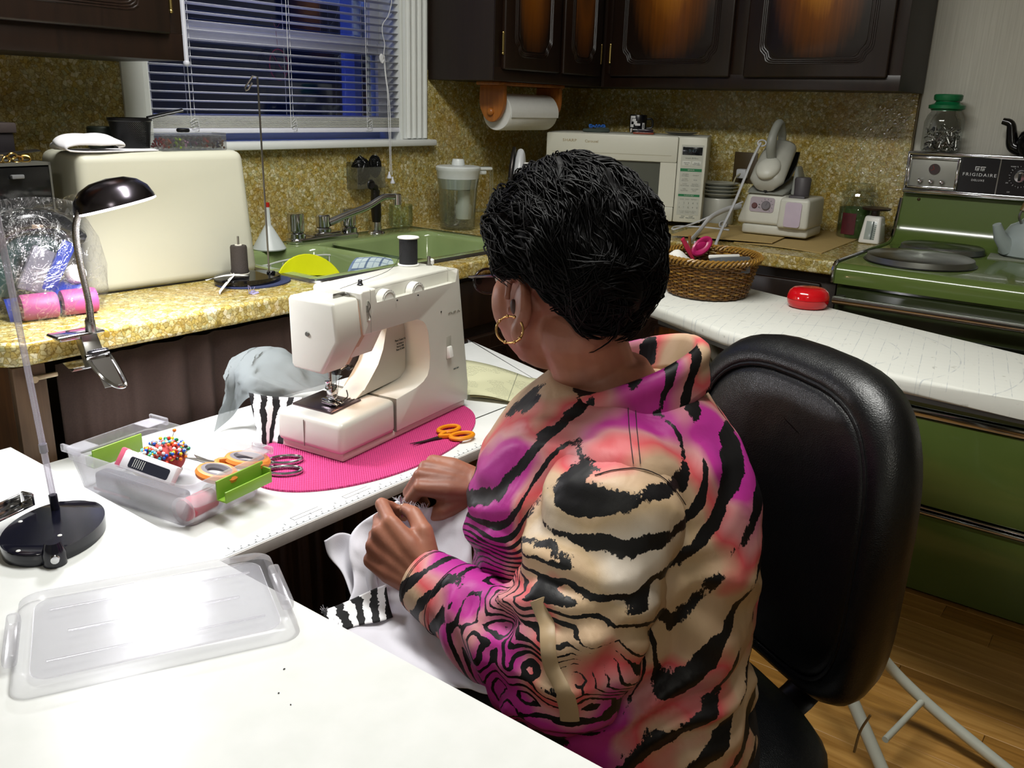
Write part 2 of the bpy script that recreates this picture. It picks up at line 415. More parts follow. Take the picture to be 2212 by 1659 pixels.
MB().tube([(-1.813, -.012, 1.398), (-1.813, -.012, 2.03)], .0065, 8).sph((-1.813, -.012, 1.396), .0085).build('tilt_wand', sl, bl)
cp = [ay(846, -10, -.01), ay(845, 10, -.012), ay(838, 35, -.012), ay(827, 52, -.012), ay(826, 72, -.012), ay(831, 95, -.012), ay(829, 120, -.014), ay(832, 160, -.016), ay(837, 200, -.02), ay(839, 255, -.03), ay(841, 300, -.052), ay(842, 340, -.052), ay(843, 372, -.052)]
MB().tube(spline(cp, 5), .0012, 5).build('pull_cord', cordm, bl)
cp = [ay(830, 120, -.014), ay(834, 165, -.018), ay(840, 210, -.024), ay(843, 255, -.03), ay(844, 300, -.054), ay(845, 345, -.054), ay(847, 378, -.054)]
MB().tube(spline(cp, 5), .0012, 5).build('pull_cord', cordm, bl)
for p in (ay(841, 379, -.052), ay(848, 390, -.054)):
    MB().lathe([(0, .012), (.0025, .012), (.0035, .004), (.008, -.006), (.0075, -.009), (0, -.009)], 14, M=T(*p)).build('tassel', sl, bl)
kx = ay(824, 126, -.014)
MB().sph(kx, (.009, .006, .014), 10, 8).tube(spline([kx+Vector((-.006, -.004, .01)), kx+Vector((-.011, -.006, -.002)), kx+Vector((-.004, -.008, -.014)), kx+Vector((.006, -.004, -.004))], 5), .0022, 6).build('cord_bundle', cordm, bl)

# pink ring ornament hung on the glass
orn = thing('ring_ornament', 'faint pink ring ornament hanging on the dark window glass', 'ornament', ay(602, 140, .05))
pk_ = mat('dull_pink', '#7a2a48', .5)
MB().tube([(.032*math.cos(a*PI/16), 0, .042*math.sin(a*PI/16)) for a in range(32)], .0016, 6, closed=True).build('ring', pk_, orn)
MB().tube([(-.022, 0, .03), (.024, 0, -.03)], .0012, 6).build('crossbar', pk_, orn)
MB().tube([(0, 0, .042), (-.005, 0, .10), (-.018, 0, .125)], .0006, 5).tube([(0, 0, .10), (.022, 0, .125)], .0006, 5).build('hanging_thread', pk_, orn)

# ================================================================ cabinets
cabw = wood('dark_walnut_stain', '#150b06', '#21130b', 1, 'z', .34)
cabs = wood('dark_walnut_side', '#1c120c', '#251912', 1, 'z', .5)
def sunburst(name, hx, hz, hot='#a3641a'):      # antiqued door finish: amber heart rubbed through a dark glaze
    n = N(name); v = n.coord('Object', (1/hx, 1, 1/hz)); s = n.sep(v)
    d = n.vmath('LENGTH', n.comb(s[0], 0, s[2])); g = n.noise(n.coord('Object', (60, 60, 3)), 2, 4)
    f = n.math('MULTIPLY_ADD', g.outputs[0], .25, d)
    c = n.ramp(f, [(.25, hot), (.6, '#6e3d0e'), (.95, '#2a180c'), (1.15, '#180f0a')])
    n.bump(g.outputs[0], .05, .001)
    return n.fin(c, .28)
brass = mat('aged_brass', '#b9a468', .3, 1)
def ogee(x0, x1, z0, z1, c):       # provincial routed outline, stepped rounded corners
    o = []
    for sx_, sz_, X_, Z_ in ((1, -1, x1, z0), (1, 1, x1, z1), (-1, 1, x0, z1), (-1, -1, x0, z0)):
        q = [(X_, Z_-sz_*c*1.7), (X_-sx_*c*.10, Z_-sz_*c*1.25), (X_-sx_*c*.42, Z_-sz_*c*.92), (X_-sx_*c*.55, Z_-sz_*c*.82), (X_-sx_*c*.62, Z_-sz_*c*.66), (X_-sx_*c*.75, Z_-sz_*c*.28), (X_-sx_*c*1.1, Z_-sz_*c*.06), (X_-sx_*c*1.6, Z_)]
        if (sx_, sz_) in ((1, -1), (-1, 1)): q = q[::-1]
        o += q
    return o
def door(parent, x0, x1, z0, z1, M, hinge=0, hot='#a3641a'):
    # local: x across, y out towards the room is -y, z up
    d = MB().box(x0, x1, -.019, 0, z0, z1, .006, seg=3, M=M).build('door', cabw, parent)
    g = min(.05, (x1-x0)*.18); oo = ogee(x0+g, x1-g, z0+.042, z1-.045, min(.032, (x1-x0)*.13))
    for k, s in enumerate((0, .006, .012)):
        cx, cz = (x0+x1)/2, (z0+z1)/2; q = [(cx+(a-cx)*(1-2*s/(x1-x0-2*g)), cz+(b-cz)*(1-2*s/(z1-z0))) for a, b in oo]
        MB().tube([(a, -.0185, b) for a, b in q], .0028, 6, closed=True, M=M).build('routed_bead', cabw, d)
    q = [(cx+(a-cx)*(1-2*.02/(x1-x0-2*g)), cz+(b-cz)*(1-2*.02/(z1-z0))) for a, b in oo]
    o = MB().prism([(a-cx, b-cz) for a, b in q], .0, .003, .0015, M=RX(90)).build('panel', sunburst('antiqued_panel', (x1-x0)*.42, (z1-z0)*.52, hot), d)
    o.matrix_local = M @ T(cx, -.0185, cz)
    if hinge:
        hx = x0-.004 if hinge < 0 else x1+.004
        MB().tube([(hx, -.014, z0+.05), (hx, -.014, z0+.105)], .0042, 8, M=M).sph((hx, -.014, z0+.047), .005, 8, 6, M=M).sph((hx, -.014, z0+.108), .005, 8, 6, M=M).build('hinge', brass, d)
    return d
CB, CT = 1.39, 2.13
M1 = T(0, -.29, 0)
c1 = thing('wall_cabinet', 'dark brown wall cabinet at the top left, over the cream machine cover', 'cabinet')
MB().box(-3.4, -2.0, -.29, -.012, CB, CT, .002).build('body', cabs, c1)
MB().box(-3.4, -2.0, -.294, -.29, CB, CB+.055, .001).box(-2.045, -2.0, -.294, -.29, CB+.055, CT, .001).build('face_frame', cabw, c1)
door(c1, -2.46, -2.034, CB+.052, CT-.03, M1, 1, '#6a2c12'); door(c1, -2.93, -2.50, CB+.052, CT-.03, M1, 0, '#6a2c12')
c2 = thing('wall_cabinet', 'dark brown wall cabinet right of the window, paper towel holder under it', 'cabinet')
MB().box(-.915, -.012, -.29, -.012, CB, CT, .002).build('body', cabs, c2)
MB().box(-.914, -.29, -.294, -.29, CB, CB+.04, .001).box(-.914, -.87, -.294, -.29, CB+.04, CT, .001).box(-.585, -.545, -.294, -.29, CB+.04, CT, .001).build('face_frame', cabw, c2)
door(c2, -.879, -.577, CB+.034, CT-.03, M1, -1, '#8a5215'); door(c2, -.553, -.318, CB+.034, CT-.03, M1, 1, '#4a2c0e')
c3 = thing('wall_cabinet', 'dark brown wall cabinet with two amber-centred doors above the microwave', 'cabinet')
MB().box(-.29, -.012, -1.348, -.295, CB, CT, .002).build('body', cabs, c3)
M3 = Matrix.Translation((-.29, 0, 0)) @ RZ(-90)            # local x -> -y, local -y -> -x
MB().box(.31, 1.347, -.004, 0, CB, CB+.045, .001, M=M3).box(.31, .345, -.004, 0, CB+.045, CT, .001, M=M3).box(.80, .856, -.004, 0, CB+.045, CT, .001, M=M3).box(1.305, 1.347, -.004, 0, CB+.045, CT, .001, M=M3).build('face_frame', cabw, c3)
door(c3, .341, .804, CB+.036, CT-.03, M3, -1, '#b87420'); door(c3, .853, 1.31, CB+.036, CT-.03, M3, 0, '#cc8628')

# base units
b1 = thing('base_cabinet', 'dark wooden base cabinet end left of the brown skirt curtain', 'cabinet')
MB().box(-2.58, -2.562, -.60, -.012, .0, .872, .002).build('end_panel', wood('brown_end_panel', '#4a2a12', '#6a4220', 1, 'z', .5), b1)
MB().box(-2.58, -2.525, -.617, -.60, .0, .872, .002).build('stile', wood('stile_wood', '#4d3a2a', '#6b5440', 1, 'z', .5), b1)
MB().box(-2.553, -2.508, -.6245, -.618, .845, .853, .002).cyl(.006, 0, .012, 10, M=T(-2.55, -.618, .849) @ RX(90)).build('curtain_bracket', mt('bracket_metal', '#b6a78a', .4, .6), b1)
b2 = thing('base_cabinet', 'dark base cabinet with panelled doors under the green sink', 'cabinet')
MB().box(-1.55, -1.532, -.60, -.012, .09, .872, .002).box(-.65, -.012, -.60, -.012, .09, .70, .002).box(-1.532, -.65, -.60, -.59, .09, .872).box(-1.532, -.65, -.59, -.012, .09, .108).build('body', cabs, b2)
Mb = T(0, -.60, 0)
for a, b in ((-1.53, -1.16), (-1.14, -.66)): door(b2, a, b, .12, .70, Mb, 0, '#21140a')
MB().box(-1.53, -.66, -.617, -.60, .73, .86, .004).build('drawer', cabw, b2)
MB().box(-1.55, -.6, -.55, -.012, 0, .09).build('kickboard', BLACKP, b2)
b3 = thing('base_cabinet', 'dark base cabinet with a drawer, between basket and stove', 'cabinet')
MB().box(-.60, -.012, -1.34, -.605, .09, .872, .002).build('body', cabs, b3)
M4 = Matrix.Translation((-.60, 0, 0)) @ RZ(-90)
dr = MB().box(.68, 1.30, -.02, 0, .715, .845, .006, M=M4).build('drawer', cabw, b3)
MB().cyl(.006, 0, .012, 12, M=M4 @ T(.80, -.02, .765) @ RX(90)).sph((.80, -.036, .765), .012, 12, 8, M=M4).build('knob', brass, dr)
door(b3, .68, .98, .12, .69, M4); door(b3, 1.0, 1.30, .12, .69, M4)
MB().box(-.55, -.012, -1.34, -.605, 0, .09).build('kickboard', BLACKP, b3)

# skirt curtain
n_ = N('skirt_brown'); v_ = n_.coord(); t_ = n_.noise(v_, 300, 2); n_.bump(t_.outputs[0], .2, .001)
skirt = n_.fin(n_.mix(t_.outputs[0], '#2e1f1a', '#422f27'), .85)
def sk(u, v):
    x = -2.505+u*.965; ph = x*95+2.2*math.sin(x*13)+1.3*math.sin(x*29+1)
    a = (.009+.017*v)*(.55+.45*math.sin(x*17+2))
    return (x+.006*math.sin(ph*.5+v*2)*v, -.605+a*math.sin(ph)+.006*math.sin(ph*2.3)*v, .862-v*.82)
cu = MB().sheet(sk, 220, 14, .0012).build('skirt_curtain', skirt, None, 180); tag(cu, 'brown gathered skirt curtain hanging under the stone worktop', 'curtain')

# ---------------------------------------------------------------- worktop
sx0, sx1, sy0, sy1 = -1.89, -1.06, -.575, -.065
wt = thing('worktop', 'L-shaped worktop of gold stone chips in resin, along both walls', 'worktop')
w = MB(); zt, zb = .918, .876
cor = [(-2.555+.045*math.cos(math.radians(q)), -.585+.045*math.sin(math.radians(q))) for q in (180, 205, 225, 245, 270)]
w.prism([(-2.60, -.012)]+cor+[(sx0, -.630), (sx0, -.012)], zb, zt)
w.box(sx0, sx1, -.630, sy0, zb, zt).box(sx0, sx1, sy1, -.012, zb, zt).box(sx1, -.012, -.630, -.012, zb, zt)
edge = [(-2.60, -.012)]+cor+[(-.625, -.630), (-.630, -.66), (-.630, -1.345)]
for z in (zt-.008, zb+.008): w.tube([(a, b, z) for a, b in edge], .008, 10)
w.loft([[(a, b, zb+.008), (a, b, zt-.008)] for a, b in [(-2.608, -.012), (-2.608, -.585)]+[(-2.555+.053*math.cos(math.radians(q)), -.585+.053*math.sin(math.radians(q))) for q in (200, 220, 240, 255)]+[(-2.555, -.638), (-.636, -.638), (-.638, -.65), (-.638, -1.345)]], cap=False, closed=False)
w.box(-.630, -.012, -1.345, -.630, zb, zt)
w.build('slab', STONE, wt)

# ---------------------------------------------------------------- sink
n_ = N('avocado_enamel'); t_ = n_.noise(n_.coord(), 9, 3); enam = n_.fin(n_.mix(t_.outputs[0], '#788a5a', '#8c9e69'), .14, 0, Coat_Weight=.4)
sk_ = thing('sink', 'avocado green double-bowl sink set into the stone worktop', 'sink')
w = MB(); dvx = -1.53; zr = .924
bA = (sx0+.035, dvx-.02, sy0+.035, sy1-.105); bB = (dvx+.02, sx1-.035, sy0+.035, sy1-.105)
w.box(sx0, sx1, sy1-.105, sy1, .90, zr, .004).box(sx0, sx1, sy0, sy0+.037, .90, zr, .004)
w.box(sx0, bA[0]+.002, sy0+.03, sy1-.10, .90, zr, .004).box(bB[1]-.002, sx1, sy0+.03, sy1-.10, .90, zr, .004)
w.build('rim', enam, sk_)
MB().box(dvx-.021, dvx+.021, sy0+.03, sy1-.10, .80, .893, .015, seg=4).build('divider', enam, sk_)
for B in (bA, bB):
    rr = []
    for dz, ins in ((.923, -.004), (.920, .002), (.908, .006), (.80, .014), (.755, .026), (.742, .05), (.738, .09)):
        rr.append([(x, y, dz) for x, y in rrect(B[0]+ins, B[1]-ins, B[2]+ins, B[3]-ins, .055)])
    o = MB().loft(rr, cap=False).add([*rr[-1]], [tuple(range(len(rr[-1])))]).build('bowl', enam, sk_, 60)
    MB().lathe([(0, .002), (.03, .002), (.04, .006), (.045, .002)], 24, M=T((B[0]+B[1])/2, (B[2]+B[3])/2, .738)).build('drain', CHROME, o)
r_ = .011
rim = MB()
oo, ii = rrect(sx0-r_, sx1+r_, sy0-r_, sy1+.006, .03), rrect(sx0+.003, sx1-.003, sy0+.003, sy1-.003, .02)
rim.loft([[(x, y,   .9185) for x, y in oo], [(x, y, .9225) for x, y in rrect(sx0-r_+.002, sx1+r_-.002, sy0-r_+.002, sy1+.005, .03)], [(x, y, .9245) for x, y in ii]], cap=False)
rim.build('steel_rim', STEEL, sk_)
# faucet
fa = thing('faucet', 'chrome two-handled faucet with long spout at the back of the sink', 'faucet', (-1.475, -.118, zr))
MB().prism(rrect(-.128, .128, -.030, .030, .029, 8), 0, .016, .006, seg=3).box(-.05, .05, -.028, .028, .012, .026, .01).build('base_plate', CHROME, fa)
for s in (-1, 1):
    h = MB().lathe([(.026, .014), (.026, .028), (.020, .032), (.020, .036)], 24, M=T(s*.098, 0, 0))
    p = []
    for i in range(24): p.append(((.0235 if i % 4 < 2 else .0205)*math.cos(2*PI*i/24)+s*.098, (.0235 if i % 4 < 2 else .0205)*math.sin(2*PI*i/24)))
    h.prism(p, .034, .085, .004).build('handle', CHROME, fa)
MB().cyl(.024, .02, .036, 24, .003).cyl(.021, .036, .074, 24, .004).build('spout_base', CHROME, fa)
tip = (ay(858, 428, -.20)-Vector(fa.location)); st = Vector((.014, -.010, .050))
dd = tip-st
pts = spline([st, st+dd*.25+Vector((0, 0, .004)), st+dd*.55+Vector((0, 0, .006)), st+dd*.78+Vector((0, 0, .017)), st+dd*.92+Vector((0, 0, .010)), tip+Vector((0, 0, .004))], 6)
MB().tube(pts, [.0115-.003*i/len(pts) for i in range(len(pts))], 12).build('spout', CHROME, fa, 60)
MB().cyl(.0125, -.022, .014, 18, .003, M=T(*tip)).build('aerator', CHROME, fa)
spr = thing('sink_sprayer', 'black-handled spray hose standing beside the chrome faucet', 'sprayer', (-1.255, -.112, zr))
MB().lathe([(0, 0), (.027, 0), (.024, .006), (.015, .010), (.014, .034), (0, .034)], 20).build('collar', CHROME, spr)
MB().tube([(0, 0, .032), (0, 0, .05), (-.004, -.002, .09), (-.008, -.004, .125), (-.013, -.006, .142), (-.03, -.012, .148)], [.013, .0155, .0165, .013, .012, .011], 14).build('handle', mt('black_rubber', '#100b08', .4), spr)
MB().tube([(-.032+.012*math.cos(a*PI/8), -.013, .150+.012*math.sin(a*PI/8)) for a in range(16)], .0035, 6, closed=True).build('nozzle', DARKST, spr)
MB().box(-.002, .012, -.006, .004, .118, .132, .003).build('trigger', BLACKP, spr)
# ================================================================ stove
ZC = .918
GR = mat('stove_green_enamel', '#5c6f36', .16, 0, .06, 6, Coat_Weight=.3)
st_ = thing('stove', 'avocado green electric stove with black and chrome control panel', 'stove')
sy_a, sy_b = -2.11, -1.352
XZ = Matrix(((1, 0, 0, 0), (0, 0, -1, 0), (0, 1, 0, 0), (0, 0, 0, 1)))      # prism xy -> world xz, extrude to -y
prof = [(-.668, .862)]+[(-.668+.028-.028*math.cos(a), .890+.028*math.sin(a)) for a in (.0, .4, .8, 1.2, 1.57)]+[(-.16, .920)]+[(-.16+.07*math.sin(a), .990-.07*math.cos(a)) for a in (.4, .8, 1.2, 1.5)]+[(-.072, 1.06), (-.066, 1.088), (-.02, 1.088), (-.02, .862)]
MB().prism(prof, -sy_b, -sy_a, 0, M=XZ).build('cooktop', GR, st_, 50)
sp_ = [(a-.004 if i < 6 else a-.003, b+.003) for i, (a, b) in enumerate(prof[:-3])]
MB().tube([(a, sy_b+.004, b) for a, b in sp_], .0055, 8).build('side_trim', CHROME, st_)
MB().box(-.64, -.02, sy_a, sy_b-.003, .02, .860, .003).build('body', GR, st_)
dk = mat('oven_glass', '#0c0f0a', .08, 0, .02)
d_ = MB().box(-.672, -.642, sy_a+.01, sy_b-.012, .555, .852, .006).build('oven_door', mat('oven_door_dark_green', '#2c341d', .22, 0, .05), st_)
MB().box(-.676, -.671, sy_a+.06, sy_b-.07, .59, .76, .003).build('window', dk, d_)
h_ = MB().tube([(-.712, sy_b-.02, .823), (-.712, sy_a+.02, .823)], (.010, .013) and [(.010, .014)]*2, 12).build('handle', CHROME, d_)
for y in (sy_b-.03, sy_a+.03): MB().box(-.712, -.67, y-.012, y+.012, .812, .834, .004).build('bracket', STEEL, d_)
MB().box(-.680, -.642, sy_a, sy_b, .530, .553, .004).build('chrome_strip', CHROME, st_)
MB().box(-.672, -.642, sy_a+.004, sy_b-.004, .275, .528, .006).build('lower_panel', GR, st_)
MB().box(-.684, -.642, sy_a, sy_b, .252, .262, .003).box(-.676, -.642, sy_a, sy_b, .266, .272, .002).build('chrome_strip', CHROME, st_)
MB().box(-.672, -.642, sy_a+.004, sy_b-.004, .012, .248, .006).build('drawer', GR, st_)
# backguard
PX = Matrix(((0, 0, -1, -.086), (-1, 0, 0, 0), (0, 1, 0, 0), (0, 0, 0, 1)))   # x right along -y, y up, z out to the room
MB().box(-.084, -.02, sy_a, sy_b, 1.086, 1.213, .003).build('backguard', mat('backguard_grey', '#8d8d8a', .35, .6), st_)
def pz(px, py): p = ax(px, py, -.086); return -p.y, p.z
MB().box(-sy_b, -sy_a, 1.084, 1.098, 0, .010, .003, M=PX).box(-sy_b, -sy_a, 1.203, 1.214, 0, .008, .003, M=PX).box(-sy_b, -sy_b+.006, 1.09, 1.21, 0, .008, .002, M=PX).build('chrome_frame', CHROME, st_)
xa = pz(2083, 345)[0]; xb = pz(2163, 350)[0]
MB().box(xa-.004, -sy_a-.004, 1.0985, 1.203, 0, .003, M=PX).build('black_fascia', mat('fascia_black', '#101014', .22), st_)
MB().box(xb-.0015, xb+.0015, 1.0985, 1.203, 0, .005, M=PX).build('divider', CHROME, st_)
c0 = -sy_b+.012; c1_ = xa-.012
clk = MB().box(c0, c1_, 1.104, 1.198, 0, .004, .001, M=PX).build('clock_face', mat('clock_silver', '#a3a39b', .4, .3), st_)
fr_ = MB()
for a, b, c, d in ((c0-.006, c1_+.006, 1.1, 1.108), (c0-.006, c1_+.006, 1.192, 1.2), (c0-.006, c0+.003, 1.1, 1.2), (c1_-.003, c1_+.006, 1.1, 1.2)): fr_.box(a, b, c, d, 0, .012, .002, M=PX)
fr_.build('clock_frame', CHROME, st_)
cm = (c0+c1_)/2+.003
MB().cyl(.0165, 0, .0045, 28, M=PX @ T(cm, 1.162, .004)).build('clock_dial', mat('dial_maroon', '#3c2a2a', .4), clk)
MB().box(-.0008, .0008, 0, .012, 0, .001, M=PX @ T(cm, 1.162, .0086) @ RZ(25)).box(-.0008, .0008, 0, .010, 0, .001, M=PX @ T(cm, 1.162, .0086) @ RZ(115)).build('clock_hand', mt('red_hand', '#8a2020', .5), clk)
for k in (-1, 0, 1):
    MB().lathe([(0, .016), (.0065, .015), (.0075, .008), (.006, 0)], 16, M=PX @ T(cm+k*.033-.004, 1.124, .004)).build('clock_knob', CHROME, clk)
wt_ = mat('lettering_white', '#e4e4e4', .5)
lx, lz = pz(2116, 378)
letters('lettering', 'FRIGIDAIRE', .0135, PX @ T(lx, lz, .003), wt_, st_, spacing=1.25, sx=1.15)
letters('lettering', 'DELUXE', .0085, PX @ T(lx-.002, lz-.0165, .003), wt_, st_, spacing=1.15, sx=1.1)
em = MB()
for k in (0, 1):
    o = T(lx-.0145+k*.0155, lz+.013, .003)
    em.box(0, .0135, .010, .0122, 0, .0006, M=PX @ o).box(0, .002, 0, .010, 0, .0006, M=PX @ o).box(.0045, .0065, -.001, .0065, 0, .0006, M=PX @ o).box(.0045, .0115, .005, .007, 0, .0006, M=PX @ o).box(.0085, .0105, 0, .004, 0, .0006, M=PX @ o)
em.build('emblem', wt_, st_)
kx_, kz_ = pz(2206, 382)
kb = MB().cyl(.026, 0, .004, 32, M=PX @ T(kx_, kz_, .003)).build('dial_plate', BLACKP, st_)
MB().lathe([(0, .018), (.015, .017), (.019, .008), (.020, 0)], 28, M=PX @ T(kx_, kz_, .007)).build('knob', CHROME, kb)
MB().box(-.004, .004, -.012, .012, .0, .012, .003, M=PX @ T(kx_, kz_, .02)).build('knob_grip', BLACKP, kb)
tk = MB()
for k in range(22):
    a = math.radians(100+k*15); tk.box(.0295, .034 if k % 2 else .0315, -.0005, .0005, 0, .0005, M=PX @ T(kx_, kz_, .003) @ RZ(math.degrees(a)))
tk.build('dial_ticks', wt_, st_)
for a, b, t in ((2178, 415, 'OFF'), (2190, 360, 'WARM'), (2175, 395, '200')):
    q = pz(a, b); letters('lettering', t, .0048, PX @ T(q[0], q[1], .003), wt_, st_)
q = ax(1985, 431, -.07); MB().sph(q, (.004, .006, .006), 12, 8).build('indicator_light', mt('amber_lens', '#3a2e12', .1), st_)
# burner covers
n_ = N('spun_steel'); tg = n_.new('Tangent', direction_type='RADIAL', axis='Z'); n_.set(n_.b.inputs['Tangent'], tg.outputs[0])
spun = n_.fin('#8b8d88', .32, 1, Anisotropic=.85)
for i, (cx, cy, r) in enumerate(((-.468, -1.525, .147), (-.186, -1.520, .122))):
    b_ = thing('burner_cover', ['larger spun steel burner cover at the front of the green stove', 'smaller spun steel burner cover behind, at the back of the green stove'][i], 'burner cover', (cx, cy, .9185))
    MB().lathe([(0, .026), (r*.5, .0245), (r*.93, .021), (r*.97, .0185), (r, .002), (r*1.005, 0)], 64).build('cover', spun, b_, 25)
    MB().lathe([(r*1.0, 0), (r*1.03, .001), (r*1.03, .003), (r*1.0, .004)], 64).build('rim', DARKST, b_)
# trivet and kettle
tv = MB().box(-.085, .085, -.085, .085, 0, .006, .001).build('trivet', mat('grey_tile', '#8b9080', .6), None, loc=(-.145, -1.735, .9195), rot=(0, 0, .1)); tag(tv, 'square grey trivet on the stove, under the kettle', 'trivet')
kt = thing('kettle', 'pale grey kettle with a wooden handle on the square trivet', 'kettle', (-.125, -1.765, .926))
kg = mat('grey_enamel', '#a9b4b4', .3, 0, .05, 12)
MB().lathe([(0, 0), (.088, 0), (.098, .006), (.1, .03), (.095, .062), (.078, .09), (.052, .104), (.05, .108), (0, .108)], 40).build('body', kg, kt)
MB().lathe([(.051, .106), (.045, .114), (.02, .121), (0, .122)], 30).sph((0, 0, .128), (.011, .011, .01)).build('lid', kg, kt)
MB().tube([(-.06, .062, .025), (-.085, .088, .06), (-.098, .10, .096)], [.026, .018, .012], 14).build('spout', kg, kt)
MB().tube(spline([(-.045, .045, .1), (-.052, .052, .125), (-.03, .03, .168), (.03, -.03, .168), (.052, -.052, .125), (.045, -.045, .1)], 6), .0035, 8).build('bail', STEEL, kt)
MB().tube(spline([(-.046, .046, .135), (-.03, .03, .171), (.03, -.03, .171), (.046, -.046, .135)], 6), .011, 10).build('handle', wood('worn_handle_wood', '#5c4a24', '#8a7440', 2, 'z'), kt)
# on top of the backguard
jr = thing('jar', 'glass jar of metal pins with a green lid on top of the stove', 'jar', M=T(-.078, ax(2034, 300, -.078).y, 1.2135) @ SC(1.6, 1.6, 1.65))
gl = clear('jar_glass', (.95, .97, .96), .25, .04)
MB().lathe([(0, .001), (.033, .001), (.036, .006), (.0365, .055), (.032, .068), (.027, .074), (.027, .08)], 36).build('glass', gl, jr)
GL = mat('bottle_green_lid', '#0f6a3e', .35)
MB().lathe([(0, .094), (.024, .094), (.026, .098), (.026, .104), (.0235, .106), (0, .106)], 32).lathe([(.0215, .084), (.0215, .096)], 32).lathe([(.028, .078), (.033, .08), (.033, .086), (.024, .089), (.0215, .092)], 32).lathe([(0, .0765), (.028, .0765), (.028, .08)], 32).build('lid', GL, jr)
w = MB(); r_ = random.Random(3)
for k in range(260):
    a = r_.random()*6.28; q = .031*math.sqrt(r_.random()); z = .004+.040*r_.random()**1.1; d = Vector((r_.gauss(0, 1), r_.gauss(0, 1), r_.gauss(0, .6))).normalized()*.008
    p = Vector((q*math.cos(a), q*math.sin(a), z)); 
    if (p+d).xy.length > .033 or (p-d).xy.length > .033 or (p-d).z < .002 or (p+d).z < .002: d *= .3
    w.tube([p-d, p+d], .0011, 4)
w.build('metal_pins', STEEL, jr, kind='stuff')
tp = thing('teapot', 'black spouted teapot at the edge of the view on top of the stove', 'teapot', M=T(-.072, ax(2252, 300, -.072).y, 1.2135) @ SC(1.35, 1.35, 1.4))
bk = mat('black_glaze', '#0a0a0c', .15)
MB().lathe([(0, 0), (.034, 0), (.046, .012), (.05, .03), (.044, .05), (.03, .062), (0, .063)], 32).build('body', bk, tp)
MB().lathe([(.04, .052), (.032, .063), (.03, .064)], 32).lathe([(0, .072), (.018, .07), (.032, .063)], 32).sph((0, 0, .076), .007).build('lid', mat('grey_glaze', '#9a9a92', .3), tp)
MB().tube(spline([(-.0, .035, .015), (-.0, .055, .022), (0, .062, .045), (0, .068, .066), (0, .085, .072)], 6), [.016-.009*i/24 for i in range(25)], 12).build('spout', bk, tp)
MB().tube(spline([(0, -.042, .05), (0, -.075, .048), (0, -.075, .018), (0, -.045, .014)], 6), .006, 8).build('handle', bk, tp)

# ================================================================ microwave, set slantwise in the corner
th = 23; mr = Vector((-.285, -.74, ZC))
MWM = T(*mr) @ RZ(90+th) @ T(0, 0, 0)       # local x: from right front corner to the left one ; front faces local +y
mwv = thing('microwave', 'off-white microwave oven standing slantwise in the corner', 'microwave', M=MWM)
Wm, Hm, Dm = .57, .297, .275
mo = mat('microwave_offwhite', '#d9d9cb', .38, 0, .02, 14)
MB().box(0, Wm, -Dm, -.022, .016, Hm+.016, .006).build('casing', mo, mwv)
w = MB()
for x in (.04, Wm-.04):
    for y in (-.05, -Dm+.03): w.cyl(.012, 0, .017, 14, M=T(x, y, 0))
w.build('feet', BLACKP, mwv)
pw = .098
FM = Matrix(((-1, 0, 0, 0), (0, 0, 1, 0), (0, 1, 0, 0), (0, 0, 0, 1)))   # panel frame: x to the viewer's right, y up, z outwards
MB().box(0, pw, -.022, .0, .018, Hm+.014, .005).build('control_side', mo, mwv)
dr_ = MB()
oz0, oz1, ox0, ox1 = .07, .222, pw+.058, Wm-.055
dr_.box(pw+.0015, Wm, -.022, .0, oz1, Hm+.014, .005).box(pw+.0015, Wm, -.022, 0, .018, oz0, .005).box(pw+.0015, ox0, -.022, 0, oz0, oz1).box(ox1, Wm, -.022, 0, oz0, oz1)
dd_ = dr_.build('door', mo, mwv)
w = MB(); a = [(pw+.02, .001, oz1+.024), (Wm-.02, .001, oz1+.024), (ox1, -.012, oz1), (ox0, -.012, oz1)]
w.add(a, [(0, 1, 2, 3)]); w.add([(ox0, 0, oz0), (ox0, 0, oz1), (ox0, -.014, oz1), (ox0, -.014, oz0)], [(0, 1, 2, 3)]); w.add([(ox0, 0, oz0), (ox1, 0, oz0), (ox1, -.014, oz0), (ox0, -.014, oz0)], [(0, 1, 2, 3)])
w.build('door_bevel', mat('microwave_shade', '#c9c6b2', .45), dd_)
MB().box(ox0, ox1, -.019, -.013, oz0, oz1).build('door_window', mat('smoked_window', '#55584f', .25, 0, .03), dd_)
gold = mat('gold_print', '#a89468', .5); ink = mat('grey_print', '#4e5a56', .6); grn = mat('green_band', '#1c7a4a', .5)
lm = lambda x, z: FM @ T(-x, z, .0005)
letters('lettering', 'SHARP', .0135, lm(Wm-.085, Hm-.012), gold, dd_, spacing=1.1, sx=1.2)
letters('lettering', 'Carousel', .0135, lm(Wm-.165, Hm-.013), gold, dd_)
px0, px1 = .010, pw-.012
MB().box(px0, px1, -.001, .0008, .045, Hm-.012, 0).build('control_overlay', mat('overlay_grey', '#c3c5ba', .4), mwv)
disp = MB().box(px0+.004, px1-.004, 0, .0022, Hm-.046, Hm-.019, .0008).build('display', mat('display_black', '#11151a', .15), mwv)
letters('display_digits', '9:47', .016, lm((px0+px1)/2, Hm-.0325) @ T(0, 0, .002), mat('dim_digits', '#3f5560', .4), disp)
letters('lettering', 'Smart & Easy', .0085, lm((px0+px1)/2, Hm-.057), ink, mwv)
btn = mat('button_white', '#d6d8cf', .4)
bm_ = MB().box(px0+.006, px0+.036, 0, .0016, Hm-.084, Hm-.067, .0006).mesh('button', btn)
for k in (0, 1): link('button', bm_, mwv, (k*.034, 0, 0))
letters('lettering', 'MINUTE\nPLUS', .0055, lm((px0+px1)/2+.017, Hm-.0755) @ T(0, 0, .0014), ink, mwv)
